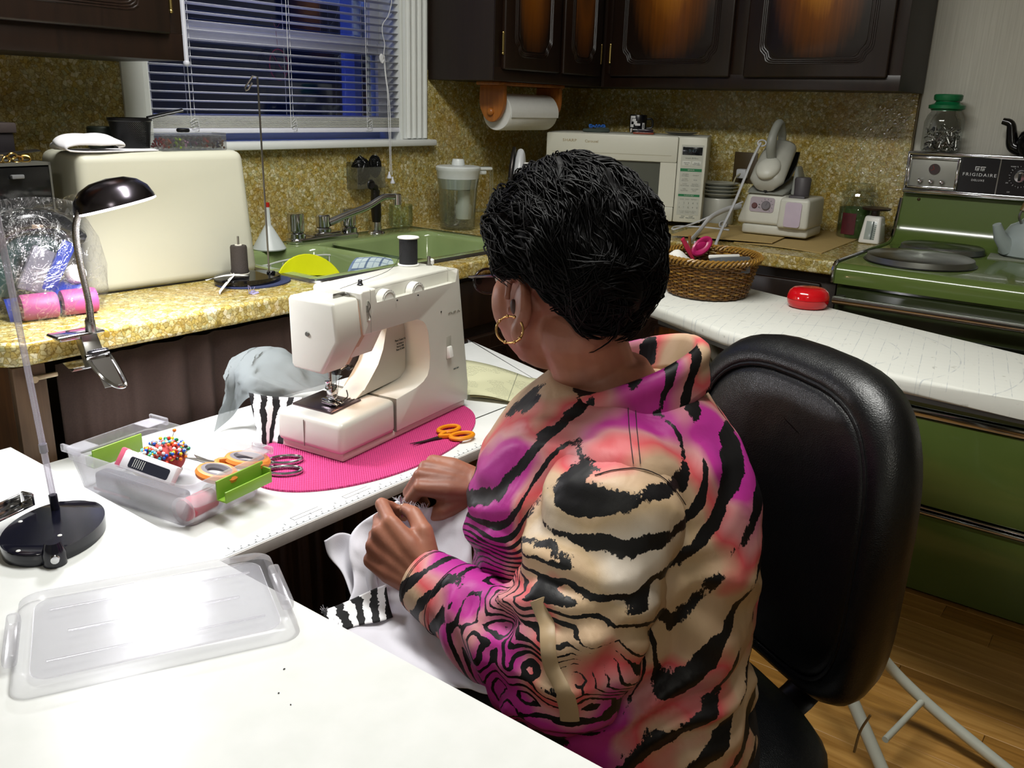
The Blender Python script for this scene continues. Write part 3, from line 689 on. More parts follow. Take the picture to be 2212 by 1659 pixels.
letters('lettering', 'MINUTE\nPOPCORN', .0055, lm((px0+px1)/2-.017, Hm-.0755) @ T(0, 0, .0014), ink, mwv)
for z in (Hm-.097, Hm-.184): MB().box(px0+.001, px1-.001, 0, .0012, z-.004 if z < .15 else z-.005, z+.004 if z < .15 else z+.005).build('green_band', grn, mwv)
letters('lettering', 'SENSOR', .0065, lm((px0+px1)/2, Hm-.097) @ T(0, 0, .001), btn, mwv)
letters('lettering', 'CUSTOM HELP', .0052, lm((px0+px1)/2, Hm-.184) @ T(0, 0, .001), btn, mwv)
rows = [('FROZEN\nENTREES', 'REHEAT', .115), ('BAKED\nPOTATO', 'RICE', .131), ('FRESH\nVEGETABLE', 'FROZEN\nVEGETABLE', .148), ('FISH\nSEAFOOD', 'GROUND\nMEAT', .165)]
for a, b, z in rows:
    letters('lettering', a, .0058, lm((px0+px1)/2+.018, Hm-z), ink, mwv); letters('lettering', b, .0058, lm((px0+px1)/2-.018, Hm-z), ink, mwv)
letters('lettering', 'SUPER   COOK   DEFROST', .0052, lm((px0+px1)/2, Hm-.198), ink, mwv)
for j, t in enumerate(('12345', '67890')):
    for i, c in enumerate(t): letters('number_key', c, .0095, lm(px1-.008-i*.0155, .086-j*.0155), ink, mwv)
for j, t in enumerate(('POWER  KITCHEN  AUTO\nLEVEL   TIMER   START', 'STOP          START\nCLEAR    MINUTE PLUS')): letters('lettering', t, .0052, lm((px0+px1)/2, .055-j*.018), ink, mwv)
# on top of it
MT = Hm+.0165
def onmw(px, py): return MWM.inverted() @ az(px, py, ZC+MT)
def mwthing(name, label, cat, px, py, **k):
    p0, nrm = MWM @ Vector((0, -k.pop('dy', .12), 0)), (MWM.to_3x3() @ Vector((0, 1, 0))); d = ray(px, py); p = CAM+d*((p0-CAM).dot(nrm)/d.dot(nrm))
    return thing(name, label, cat, (p.x, p.y, ZC+MT+.0005), k.pop('rz', 0), **k)
g = mwthing('reading_glasses_case', 'folded grey cloth case lying on the microwave top', 'case', 1288, 281, dy=.07)
MB().prism([(x*.05, y*.022) for x, y in ell(0, 0, 1, 1, 20)], 0, .012, .005, M=RZ(-50)).box(-.004, .045, -.011, .010, .010, .017, .004, M=RZ(-50)).build('case', mat('grey_felt', '#3f4a45', .9), g)
b = mwthing('bead_bracelet', 'blue bead bracelet lying on the microwave beside the grey case', 'bracelet', 1290, 272, dy=.13)
w = MB()
for k in range(18):
    a = k*2*PI/18; w.sph((.028*math.cos(a), .016*math.sin(a)+.012*0, .0195+.004*math.sin(a*3)), .0042, 8, 6, M=RZ(-50))
w.tube([(.028*math.cos(a*PI/9), .016*math.sin(a*PI/9), .0195+.004*math.sin(a*PI/3)) for a in range(18)], .001, 5, closed=True, M=RZ(-50))
w.build('beads', mat('blue_beads', '#1d5fb8', .25), b)
mg = mwthing('mug', 'black mug with white print standing on the microwave', 'mug', 1378, 274, dy=.19)
MB().lathe([(0, .002), (.028, .002), (.031, .006), (.032, .062), (.031, .064), (.029, .062), (.029, .008), (0, .008)], 32).build('cup', mat('mug_black', '#0d0d12', .25), mg)
MB().tube(spline([(.03, 0, .05), (.05, 0, .048), (.052, 0, .022), (.03, 0, .016)], 6), .004, 8, M=RZ(-60)).build('handle', BLACKP, mg)
w = MB(); pr = random.Random(5); ang0 = math.degrees(math.atan2(CAM.y-mg.location.y, CAM.x-mg.location.x))
def decal(a0, a1, z0, z1): w.sheet(lambda u, v: (.0325*math.cos(math.radians(ang0+a0+(a1-a0)*u)), .0325*math.sin(math.radians(ang0+a0+(a1-a0)*u)), z0+(z1-z0)*v), 4, 1)
decal(-60, -20, .052, .060); decal(-60, -50, .022, .054); decal(-45, -16, .040, .050); decal(-30, -8, .030, .042); decal(-20, 14, .026, .034); decal(-58, -30, .020, .030); decal(-52, 8, .010, .013); decal(28, 34, .014, .036); decal(34, 46, .031, .036); decal(40, 46, .014, .036); decal(28, 46, .014, .018)
w.build('white_print', wt_, mg)
cs = mwthing('disc_case', 'flat dark case with white lettering on an orange one, on the microwave', 'case', 1392, 283, dy=.075)
MB().box(-.036, .036, -.045, .045, 0, .006, .001, M=RZ(-65)).build('orange_case', mat('orange_case', '#8a3a22', .2), cs)
MB().box(-.028, .028, -.036, .036, .0065, .016, .002, M=RZ(-62) @ T(.004, 0, 0)).build('dark_case', mat('dark_case', '#2a2230', .15), cs)
letters('lettering', 'SAMS', .012, T(-.0345, -.006, .0095) @ RZ(-62-0) @ RX(90), wt_, cs)
MB().box(-.048, -.044, -.02, .02, .004, .018, .001, M=RZ(-65)).build('white_end', WHITEP, cs)
pl_ = mwthing('plate', 'dark round plate lying at the right end of the microwave top', 'plate', 1472, 281, dy=.085)
MB().lathe([(0, .003), (.04, .003), (.055, .008), (.058, .011), (.056, .012), (.04, .006), (0, .006)], 40).build('dish', mat('dark_plate', '#2b2a24', .3), pl_)
MB().lathe([(.055, .0085), (.0585, .011), (.0565, .0125), (.0545, .0105)], 40).build('rim', mat('plate_rim', '#8a8060', .3), pl_)

# paper towel holder and roll under the cabinet
oak = wood('honey_oak', '#8a4f1c', '#b06c2c', 1, 'z', .35)
ph = thing('paper_towel_holder', 'honey oak paper towel holder fixed under the wall cabinet', 'holder')
px_, py_, pz_ = -.80, -.20, 1.328
w = MB().box(px_-.03, px_+.345, py_-.05, py_+.05, CB-.012, CB-.0005, .003).build('mounting_board', oak, ph)
pol = [(-.052, .062), (.052, .062), (.052, .02)]+[(.052*math.cos(a), .02-.075*math.sin(a)) for a in [PI*i/14 for i in range(1, 14)]]+[(-.052, .02)]
for dx in (-.0, .318):
    e_ = MB().prism(pol, -.008, .008, .003, M=T(px_+dx, py_, pz_-.012) @ RZ(90) @ RX(90)).build('end_bracket', oak, ph)
    MB().sph((px_+dx-.012, py_, pz_-.034), (.010, .013, .013), 14, 10).build('knob', oak, e_)
pr_ = thing('paper_towel_roll', 'white paper towel roll hanging in the oak holder', 'paper towel', (px_+.02, py_, pz_-.034))
tw = mat('towel_white', '#d9dad6', .9, 0, .03, 90, .3)
YZ = RY(90)
MB().lathe([(.02, .0), (.0585, 0), (.06, .002), (.06, .272), (.0585, .274), (.02, .274), (.02, 0)], 48, M=YZ).build('roll', tw, pr_)
def loose(u, v):
    a = math.radians(-155-70*u); r = .0612+.002*u; return (.012+.262*v, r*math.cos(a+PI/2), -r*math.sin(a+PI/2)*1.0)
MB().sheet(lambda u, v: (.004+.27*v, -(.0605+.006*max(0, u-.5))*math.sin(math.radians(20+85*u)), (.0605+.006*max(0, u-.5))*math.cos(math.radians(20+85*u))-.0*u), 14, 10, .0008).build('loose_sheet', tw, pr_)

# ================================================================ along the far worktop
cb = mat('kraft_card', '#b59b62', .85, 0, .06, 40)
def card(lbl, pts, z, lift, name='cardboard_sheet'):
    P = [az(a, b, z) for a, b in pts]
    def fn(u, v):
        p = (P[0]*(1-u)+P[1]*u)*(1-v)+(P[3]*(1-u)+P[2]*u)*v
        return (p.x, p.y, z+lift(u, v))
    o = MB().sheet(fn, 24, 12, -.0022).build(name, cb, None, 30); return tag(o, lbl, 'cardboard')
card('large flattened brown cardboard sheet on the worktop beside the stove', [(1585, 524), (1775, 548), (1905, 498), (1770, 484)], ZC+.0005, lambda u, v: .003*math.sin(u*3.1)**2+.012*max(0, u-.6)*max(0, v-.5)*4)
card('smaller cardboard flap lying under the steam iron station', [(1450, 508), (1668, 526), (1720, 502), (1530, 482)], ZC+.008, lambda u, v: 0)
# steam iron station
si = az(1600, 503, ZC+.011); sj = az(1724, 516, ZC+.011)
SM = frame(Vector((si.x, si.y, ZC+.0125)), (sj-si).xy.to_3d(), (0, 0, 1)); Lb = (sj-si).xy.length
ss = thing('steam_iron_station', 'white steam iron station with grey iron resting on its base', 'steam iron', M=SM)
k_ = Lb/.176
ssw = mat('station_white', '#cfcfc4', .4); ssg = mat('station_grey', '#8f9189', .45); ssd = mat('station_dark_grey', '#4f4b4e', .5)
def S_(m): return SC(k_, k_, k_)
w = MB().box(.0, .20, .0, .15, 0, .03, .008, seg=3)
w.hexa([(-.018, -.006, .03), (.125, -.006, .03), (.125, .15, .03), (-.018, .15, .03), (.004, .012, .122), (.122, .012, .122), (.122, .15, .122), (.004, .15, .122)], .012, seg=4)
w.hexa([(.110, -.018, .026), (.202, -.018, .026), (.202, .15, .026), (.110, .15, .026), (.112, -.012, .115), (.200, -.012, .115), (.200, .15, .115), (.112, .15, .115)], .010, seg=4)
w.v = [tuple(c*k_ for c in v) for v in w.v]; w.build('base', ssw, ss)
fa_ = math.degrees(math.atan2(.018, .092))
def F(x, z, d=0): return SC(k_, k_, k_) @ T(x, -.006+.018*(z-.03)/.092, z) @ RX(-fa_) @ RX(90)
pn = MB().prism(rrect(-.037, .037, -.022, .022, .008), 0, .002, M=F(.055, .088)).build('control_panel', mat('panel_mauve', '#a79ba3', .4), ss)
MB().cyl(.0085, .001, .006, 18, .001, M=F(.033, .084)).build('button', mat('dark_red_button', '#5a3030', .4), pn)
MB().cyl(.0135, .001, .008, 24, .002, M=F(.068, .086)).box(-.001, .001, 0, .012, .008, .009, M=F(.068, .086) @ RZ(-20)).build('dial', mat('dial_grey', '#6f6a70', .4), pn)
w = MB()
for k in range(9): w.box(.017, .021, -.0006, .0006, .002, .0026, M=F(.068, .086) @ RZ(-50+k*32))
for z in (.088, .080): w.cyl(.0018, .002, .003, 8, M=F(.047, z))
w.build('dial_marks', ink, pn)
MB().prism(rrect(-.024, .024, -.038, .034, .008), 0, .002, M=SC(k_, k_, k_) @ T(.156, -.0165, .070) @ RX(86)).build('tank_window', mat('tank_lilac', '#b5a4b4', .25), ss)
MB().box(.132, .180, .0, .045, .11, .122, .004, M=SC(k_, k_, k_)).build('tank_cover', ssd, ss)
MB().lathe([(0, .175), (.021, .173), (.024, .168), (.022, .118), (0, .118)], 24, M=SC(k_, k_, k_) @ T(.157, .045, 0)).build('tank_cap', ssd, ss)
# cradle and iron
MB().hexa([(.0, .0, .12), (.12, .0, .12), (.12, .15, .12), (.0, .15, .12), (.004, .03, .135), (.118, .03, .135), (.118, .15, .17), (.004, .15, .17)], .008, M=SC(k_, k_, k_), seg=3).build('cradle', ssg, ss)
ir = MB()
rings = []
for t, wd, hh in ((0, .030, .03), (.02, .052, .048), (.06, .052, .06), (.11, .05, .065), (.16, .046, .06), (.175, .04, .05)):
    rings.append([(wd*math.cos(a), t, .5*hh+.5*hh*math.sin(a)*(1 if math.sin(a) > 0 else 1)) for a in [2*PI*i/20 for i in range(20)]])
IM = SC(k_, k_, k_) @ T(.060, .006, .128) @ RX(38)
ir.loft(rings, M=IM); irn = ir.build('iron_body', mat('iron_light_grey', '#b2b2a8', .35), ss, 60)
MB().sph((0, .045, .050), (.036, .045, .022), 20, 12, M=IM).build('iron_scoop', ssw, irn)
MB().cyl(.003, 0, .004, 10, M=IM @ T(0, .098, .0635)).build('steam_button', BLACKP, irn)
MB().tube(spline([(0, .075, .055), (0, .085, .10), (.0, .12, .122), (0, .17, .115), (0, .178, .07), (0, .165, .045)], 6), [(.015, .012)]*10+[(.013, .012)]*21, 12, M=IM).build('iron_handle', ssg, irn)
MB().prism([(x*1.06, y) for x, y in [(0, -.004), (.03, .02), (.05, .06), (.053, .12), (.046, .178), (-.046, .178), (-.053, .12), (-.05, .06), (-.03, .02)]], -.004, .004, M=IM).build('soleplate', DARKST, irn)
MB().hexa([(.122, .05, .12), (.150, .05, .12), (.150, .15, .12), (.122, .15, .12), (.112, .10, .20), (.120, .10, .20), (.120, .15, .20), (.112, .15, .20)], .004, M=SC(k_, k_, k_)).build('heat_guard', ssg, ss)
hose = mat('hose_white', '#c9cbcf', .5)
tp_ = ax(1643, 309, -.30)
p1 = [tp_, ax(1625, 345, -.33), ax(1590, 430, -.42), ax(1562, 490, -.52), az(1545, 530, ZC+.012)]
hs1 = thing('white_hose', 'flat white hose draped over the iron handle down to the worktop', 'hose')
MB().tube(spline(p1, 8), [(.0045, .010)]*33, 10, flat=rt).build('hose', hose, hs1)
MB().tube([tuple(tp_+Vector((.002, -.004, .0))+rt*(.014*math.cos(a*PI/8))+up0*(.010*math.sin(a*PI/8))) for a in range(16)], .0028, 6, closed=True).build('loop', hose, hs1)
p2 = [ax(1600, 446, -.30), ax(1570, 452, -.36), ax(1535, 470, -.45), ax(1510, 500, -.52), az(1486, 527, ZC+.012)]
hs2 = MB().tube(spline(p2, 8), [(.0045, .009)]*33, 10, flat=rt).build('white_hose', hose, None, 40); tag(hs2, 'second white hose curving from iron station towards the basket', 'hose')
p3 = [az(1600, 447, ZC+.1), az(1560, 458, ZC+.06), az(1500, 480, ZC+.012), az(1455, 496, ZC+.012), az(1462, 489, ZC+.012), az(1520, 491, ZC+.012), az(1575, 497, ZC+.014)]
p3[0] = ax(1605, 436, -.27); p3[1] = ax(1555, 458, -.33); p3[2] = ax(1500, 482, -.38)
cd_ = MB().tube(spline(p3, 8), .0032, 8).build('power_cord', hose, None, 40); tag(cd_, 'thin white power cord looping on the worktop by the microwave', 'cord')
w = MB(); q = ax(1562, 478, -.26)
for k in range(4): w.tube([tuple(Vector((q.x+.004*k, q.y, q.z-.012))+rt*(.012*math.cos(a*PI/8))+up0*(.012*math.sin(a*PI/8))) for a in range(16)], .0032, 6, closed=True)
cc = w.build('coiled_cord', hose, None, 60); tag(cc, 'small coil of white cord in front of the stacked plates', 'cord')
# outlet with plug, plates on a canister
ol = thing('wall_outlet', 'brown wall outlet with a white plug, behind the iron station', 'outlet', ax(1610, 362, -.012))
MB().box(-.006, 0, -.045, .045, -.055, .055, .003).build('cover_plate', mat('outlet_brown', '#4a3c24', .4), ol)
MB().box(-.04, -.006, -.02, .018, -.038, -.004, .006).build('plug', hose, ol)
MB().tube(spline([(-.038, 0, -.02), (-.06, .01, -.04), (-.055, .02, -.10), (-.06, .03, -.17)], 6), .003, 6).build('plug_cord', mat('cord_cream', '#a8a284', .5), ol)
pc = az(1546, 496, ZC); pc = Vector((-.105, ax(1550, 450, -.105).y, ZC))
can = MB().lathe([(0, 0), (.056, 0), (.06, .006), (.06, .092), (.058, .096), (0, .096)], 36).build('canister', mat('canister_white', '#c4c5bc', .25), None, 40, loc=pc); tag(can, 'white canister under the stacked plates, right of the microwave', 'canister')
pm = MB().lathe([(0, 0), (.04, 0), (.042, .004), (.066, .013), (.068, .016), (.066, .017), (.04, .008), (0, .007)], 40).mesh('plate', mat('plate_white', '#b9bcb4', .2), 40)
for k in range(4):
    o = link('plate', pm, None, (pc.x, pc.y, ZC+.0965+k*.0125)); tag(o, 'small white plate in the stack beside the microwave, '+('lowest of four', 'second from bottom', 'third from bottom', 'topmost of four')[k], 'plate', 'stacked white plates')
# glass jar, kitchen scale
jb = thing('jar', 'glass jar of green herbs with red label, left of the kitchen scale', 'jar', M=T(-.085, ax(1852, 460, -.085).y, ZC+.001) @ SC(1.4, 1.4, 1.4))
MB().lathe([(0, .002), (.040, .002), (.043, .006), (.043, .08), (.036, .092), (.036, .097), (.041, .099)], 36).build('glass', gl, jb)
MB().lathe([(0, .003), (.039, .003), (.041, .007), (.041, .072), (0, .074)], 30).build('green_herbs', mat('herbs', '#3c5a20', .9, 0, .4, 90), jb)
MB().lathe([(.040, .098), (.042, .102), (.040, .108), (.033, .112), (.033, .126), (.029, .130), (0, .131)], 32).build('glass_lid', gl, jb)
MB().lathe([(.0436, .012), (.0436, .062)], 8, a0=150, a1=195).build('label', mat('dark_red_label', '#5a1620', .6, 0, .3, 60), jb)
ksp = az(1905, 503, ZC+.004); ks = thing('kitchen_scale', 'white kitchen scale with brown tray squeezed beside the stove', 'scale', (-.17, -1.298, ZC+.001), -90)
MB().hexa([(-.034, -.03, 0), (.034, -.03, 0), (.034, .045, 0), (-.034, .045, 0), (-.026, -.012, .088), (.026, -.012, .088), (.026, .035, .088), (-.026, .035, .088)], .007, seg=3).build('housing', WHITEP, ks)
MB().box(-.018, .018, -.003, 0, .012, .074, .002, M=T(0, -.027, 0) @ RX(-11.5)).build('dial_window', mat('dial_pale', '#a8b2ac', .2), ks)
w = MB().box(.004, .008, -.0045, -.003, .014, .072, 0, M=T(0, -.027, 0) @ RX(-11.5))
for k in range(9): w.box(.009, .016, -.0042, -.003, .016+k*.0065, .0172+k*.0065, 0, M=T(0, -.027, 0) @ RX(-11.5))
w.build('dial_marks', ink, ks)
MB().box(-.009, .009, -.006, .028, .087, .108, .003).lathe([(0, .107), (.042, .107), (.046, .112), (.044, .114), (0, .111)], 32, M=T(0, .012, 0)).build('tray', mat('brown_tray', '#2a1712', .4), ks)
# ================================================================ left-hand worktop
cvM = frame(Vector((-2.308, -.368, ZC)), (.402, -.025, 0), (0, 0, 1))
cv = thing('machine_cover', 'large cream hard cover of a sewing machine standing on the worktop', 'cover', M=cvM)
cvm = mat('cover_cream', '#cbcab8', .45, 0, .02, 9)
MB().hexa([(0, 0, 0), (.402, 0, 0), (.402, .205, 0), (0, .205, 0), (.010, .010, .284), (.385, .010, .284), (.385, .195, .284), (.010, .195, .284)], .02, seg=5).build('shell', cvm, cv, 60)
MB().box(.002, .40, -.001, .001, .0005, .004).build('rubber_edge', BLACKP, cv)
def oncv(x, y, z=.2845): return cvM @ Vector((x, y, z))
def wthing(name, label, cat, p, rz=0, **k): return thing(name, label, cat, tuple(p), rz, **k)
# white folded pouch
n_ = N('quilted_white'); t_ = n_.noise(n_.coord(), 40, 3); n_.bump(t_.outputs[0], .3, .003); cot = n_.fin(n_.mix(t_.outputs[0], '#d8d6dc', '#ecebee'), .85)
po = wthing('folded_pouch', 'white folded cloth pouch lying on top of the cream machine cover', 'pouch', oncv(.062, .06), -4)
prf = [(q.x, q.z) for q in spline([(a, 0, c) for a, c in [(.135, .003), (.09, .004), (.03, .0035), (-.03, .004), (-.062, .010), (-.066, .020), (-.045, .030), (.0, .034), (.035, .030), (.045, .024), (.032, .021)]], 4)]
def pf(u, v):
    q = u*(len(prf)-1); i = min(int(q), len(prf)-2); f = q-i
    x, z = prf[i][0]*(1-f)+prf[i+1][0]*f, prf[i][1]*(1-f)+prf[i+1][1]*f
    e = math.sin(PI*min(1, max(0, .02+.96*v)))**.35; w_ = .046-.016*max(0, x/.13)
    return (x+.006*math.sin(v*5+u*3), (.5-v)*2*w_, .003+max(0, z-.003)*e+.0015*math.sin(v*11+x*60)*(z > .01))
MB().sheet(pf, 48, 20, .003).build('pouch', cot, po, 180)
# mesh basket with flat handle
bs = wthing('mesh_basket', 'black wire-mesh basket with a flat handle on the machine cover', 'basket', oncv(.168, .10), 0)
n_ = N('black_mesh'); v_ = n_.coord('Object', (1, 1, 1)); 
s_ = n_.sep(v_); aa = n_.math('ARCTAN2', s_[1], s_[0]); 
h1 = n_.math('SINE', n_.math('MULTIPLY', aa, 66)); h2 = n_.math('SINE', n_.math('MULTIPLY', s_[2], 1500))
hole = n_.math('GREATER_THAN', n_.math('MULTIPLY', h1, h2), .55)
tr_ = n_.new('BsdfTransparent'); mx_ = n_.new('MixShader'); n_.set(mx_.inputs[0], hole); n_.t.links.new(n_.b.outputs[0], mx_.inputs[1]); n_.t.links.new(tr_.outputs[0], mx_.inputs[2]); n_.t.links.new(mx_.outputs[0], n_.out.inputs[0])
meshm = n_.fin('#0c0c0e', .4, .3)
MB().lathe([(0, .001), (.036, .001), (.043, .062)], 48).build('mesh_wall', meshm, bs)
MB().lathe([(.042, .058), (.0455, .061), (.0455, .066), (.042, .066)], 40).build('rim', BLACKP, bs)
MB().tube(spline([(.03, -.02, .066), (.06, -.03, .074), (.10, -.045, .084)], 6), [(.010, .004)]*13, 10, flat=(0, 1, 0)).build('handle', BLACKP, bs)
# dark tin behind, black cap, bead organiser
t1 = MB().cyl(.03, 0, .046, 28, .003).build('dark_tin', mat('tin_dark_green', '#20261e', .4, .4), None, loc=oncv(.135, .165)); tag(t1, 'dark round tin behind the mesh basket on the machine cover', 'tin')
bo = wthing('bead_organizer', 'clear bead organizer full of coloured beads on the machine cover', 'organizer', oncv(.275, .055), -2)
clr = clear('clear_styrene', (.96, .97, .97), .35, .08, diff=.06)
MB().box(-.078, .078, -.03, .03, 0, .032, .002).box(-.078, .078, -.03, .03, .0325, .037, .001).build('case', clr, bo)
w = MB()
for k in range(1, 12): w.box(-.078+k*.013-.0004, -.078+k*.013+.0004, -.028, .028, .002, .030)
w.build('dividers', clr, bo)
cols = ['#6e2a2a', '#7a3a24', '#3a2f52', '#8fae2a', '#8a6a80', '#2c3f52', '#503048', '#353a40', '#7c3030', '#402c2c', '#2a2a44', '#5a4030']
rb_ = random.Random(8)
for k in range(12):
    w = MB()
    for j in range(26): w.sph((-.0715+k*.013+rb_.uniform(-.0035, .0035), rb_.uniform(-.026, .026), .005+rb_.random()*.02), .0028, 6, 5)
    w.build('beads', mt('beads%d' % k, cols[k], .2), bo, kind='stuff')
cpn = MB().cyl(.014, 0, .008, 24, .002).build('black_cap', BLACKP, None, loc=oncv(.262, .05, .3225)); tag(cpn, 'small black round cap lying on the clear bead organizer', 'cap')

# drawer organiser at the far left, with oddments on it
do = thing('drawer_organizer', 'clear drawer organizer in a dark frame left of the machine cover', 'organizer', (-2.475, -.235, ZC), 4)
dkp = mat('frame_dark_grey', '#5a5a54', .4)
sm = clear('smoky_styrene', (.30, .31, .30), .5, .12, '#55565a', diff=.12)
w = MB().box(-.30, .13, -.105, -.10, .262, .268).box(-.30, .13, -.10, .10, .2625, .268).box(-.30, -.296, -.105, .10, 0, .268).box(.126, .13, -.105, .10, 0, .268).box(-.30, .13, .096, .10, 0, .268)
for z in (0, .088, .176): w.box(-.30, .13, -.10, .10, z, z+.003)
for x in (-.155, -.012): w.box(x-.0025, x+.0025, -.105, .10, 0, .268)
w.build('housing', dkp, do)
for x0, x1 in ((-.295, -.159), (-.151, -.016), (-.008, .124)):
    for z in (.005, .093, .181):
        d = MB().box(x0, x1, -.1075, -.103, z, z+.078, .001).box(x0, x1, -.10, .08, z, z+.003).build('drawer', sm, do)
        MB().box((x0+x1)/2-.012, (x0+x1)/2+.012, -.118, -.108, z+.058, z+.066, .002).build('pull', mt('pull_clear', '#77787a', .15), d)
        w = MB()
        for k in range(5): w.box(-.02, .02, -.006, .006, 0, .01+.02*rb_.random(), .002, M=T(x0+.03+rb_.random()*.07, rb_.uniform(-.06, .04), z+.004) @ RZ(rb_.random()*180))
        w.build('oddments', mt('oddments%d' % rb_.randrange(4), ['#2c2024', '#3a3a3c', '#20242c', '#4a3030'][rb_.randrange(4)], .5), d, kind='stuff')
gc = MB()
gp = [Vector((.02+.012*k, .0+.003*math.sin(k*2), .276+.004*math.cos(k*2.1))) for k in range(6)]
for i, p in enumerate(gp): gc.tube([tuple(p+Vector((.009*math.cos(a*PI/8), .004*math.sin(a*PI/8+i), .006*math.sin(a*PI/8)))) for a in range(16)], .0022, 6, closed=True)
gch = gc.build('gold_chain', mat('gold', '#c9a860', .25, 1), None, 60, loc=Vector((-2.462, -.33, ZC-.0)), rot=(0, 0, .1)); tag(gch, 'short gold chain lying on the drawer organizer', 'chain')
rl = MB().tube([(.03, 0, .281), (.13, .03, .288)], [(.009, .0015)]*2, 8, flat=(0, 1, .2)).box(.0, .05, -.002, .002, .2685, .283).build('silver_ruler', STEEL, None, loc=Vector((-2.47, -.32, ZC))); tag(rl, 'silver ruler strip lying across the drawer organizer', 'ruler')
bx = thing('dark_box', 'dark lidded box standing on the drawer organizer near the wall', 'box', (-2.45, -.19, ZC+.2685), 3)
MB().box(-.10, .09, -.05, .05, 0, .05, .003).build('box', mat('box_black_purple', '#191418', .5), bx)
MB().box(-.105, .095, -.055, .055, .05, .07, .003).build('lid', mat('lid_taupe', '#3a302e', .6, 0, .2, 40), bx)

# clear plastic bag of tapes and yarn
bg_ = thing('plastic_bag', 'clear plastic bag of blue and black tapes beside the machine cover', 'bag', (-2.44, -.42, ZC))
def blob(name, pts, r, m, parent, n=12): return MB().tube(spline(pts, 6), r, n).build(name, m, parent, 60)
gloss_black_tape = mt('black_tape', '#0c0e12', .18); blue = mt('blue_tape', '#173290', .25); grn2 = mt('green_yarn', '#0f3d36', .8); pnk = mt('pink_roll', '#a8467e', .5)
blob('black_tape_hank', [(-.09, -.01, .05), (-.085, -.02, .12), (-.04, -.03, .165), (.03, -.035, .165), (.075, -.02, .13)], [(.03, .022)]*25, gloss_black_tape, bg_)
blob('green_yarn', [(-.06, .02, .04), (-.05, .015, .10), (0, .01, .14), (.05, .01, .11)], .035, grn2, bg_)
blob('blue_tape', [(-.07, -.04, .015), (-.02, -.055, .02), (.03, -.055, .03), (.06, -.05, .05)], [(.028, .012)]*19, blue, bg_)
MB().box(-.013, .013, -.003, .003, -.05, .05, .002, M=T(.022, -.062, .09) @ RY(28) @ RX(8)).build('blue_strap', blue, bg_)
MB().hexa([(-.03, 0, -.04), (.03, 0, -.04), (.03, .01, -.04), (-.03, .01, -.04), (-.02, 0, .045), (.03, 0, .04), (.03, .01, .04), (-.02, .01, .045)], .004, M=T(-.012, -.058, .085) @ RY(22)).build('grey_packet', mt('packet_grey', '#6c6a72', .3), bg_)
MB().lathe([(0, -.012), (.016, -.012), (.018, -.006), (.018, .006), (.016, .012), (0, .012)], 20, M=T(.055, -.055, .07) @ RX(70)).build('white_reel', WHITEP, bg_)
MB().cyl(.006, -.01, .01, 14, M=T(-.005, -.055, .168) @ RY(90)).build('tan_band', mt('tan_band', '#b09a80', .6), bg_)
for k, x in enumerate((-.028, .042)):
    MB().lathe([(.006, -.03), (.0225, -.03), (.024, -.026), (.024, .026), (.0225, .03), (.006, .03), (.006, -.03)], 24, M=T(x, -.074-.008*k, .0245) @ RZ(-12) @ RY(90)).build('pink_roll', pnk, bg_)
n_ = N('bag_film'); v_ = n_.coord(); f1 = n_.noise(v_, 16, 4, .65, 2.2); crs = n_.ramp(n_.math('ABSOLUTE', n_.math('SUBTRACT', f1.outputs[0], .5)), [(0, '#ffffff'), (.035, '#303030'), (.09, '#000000')])
tr_ = n_.new('BsdfTransparent'); tr_.inputs[0].default_value = (.93, .93, .95, 1); gl2 = n_.new('BsdfGlossy'); gl2.inputs['Roughness'].default_value = .14; df = n_.new('BsdfDiffuse'); df.inputs[0].default_value = (.75, .75, .8, 1)
bp_ = n_.new('Bump'); bp_.inputs['Strength'].default_value = .9; bp_.inputs['Distance'].default_value = .012; n_.set(bp_.inputs['Height'], f1.outputs[0]); n_.t.links.new(bp_.outputs[0], gl2.inputs['Normal'])
m1 = n_.new('MixShader'); m1.inputs[0].default_value = .22; n_.t.links.new(gl2.outputs[0], m1.inputs[1]); n_.t.links.new(df.outputs[0], m1.inputs[2])
m2 = n_.new('MixShader'); n_.set(m2.inputs[0], n_.math('MULTIPLY_ADD', crs, .22, .07)); n_.t.links.new(tr_.outputs[0], m2.inputs[1]); n_.t.links.new(m1.outputs[0], m2.inputs[2]); n_.t.links.new(m2.outputs[0], n_.out.inputs[0]); film = n_.mat
rings = []
for z, sx_, sy_, ox in ((.002, .105, .085, 0), (.03, .122, .098, 0), (.09, .125, .10, -.004), (.14, .118, .09, -.005), (.175, .11, .066, -.01), (.19, .108, .03, -.01), (.205, .125, .012, -.005)):
    rings.append([(ox+sx_*(1+.05*math.sin(5*a+z*60))*math.copysign(abs(math.cos(a))**.7, math.cos(a)), -.01+sy_*(1+.06*math.sin(7*a+z*40))*math.copysign(abs(math.sin(a))**.7, math.sin(a)), z*(1+.05*math.sin(3*a))) for a in [2*PI*i/48 for i in range(48)]])
MB().loft(rings, cap=False).build('film', film, bg_, 60)

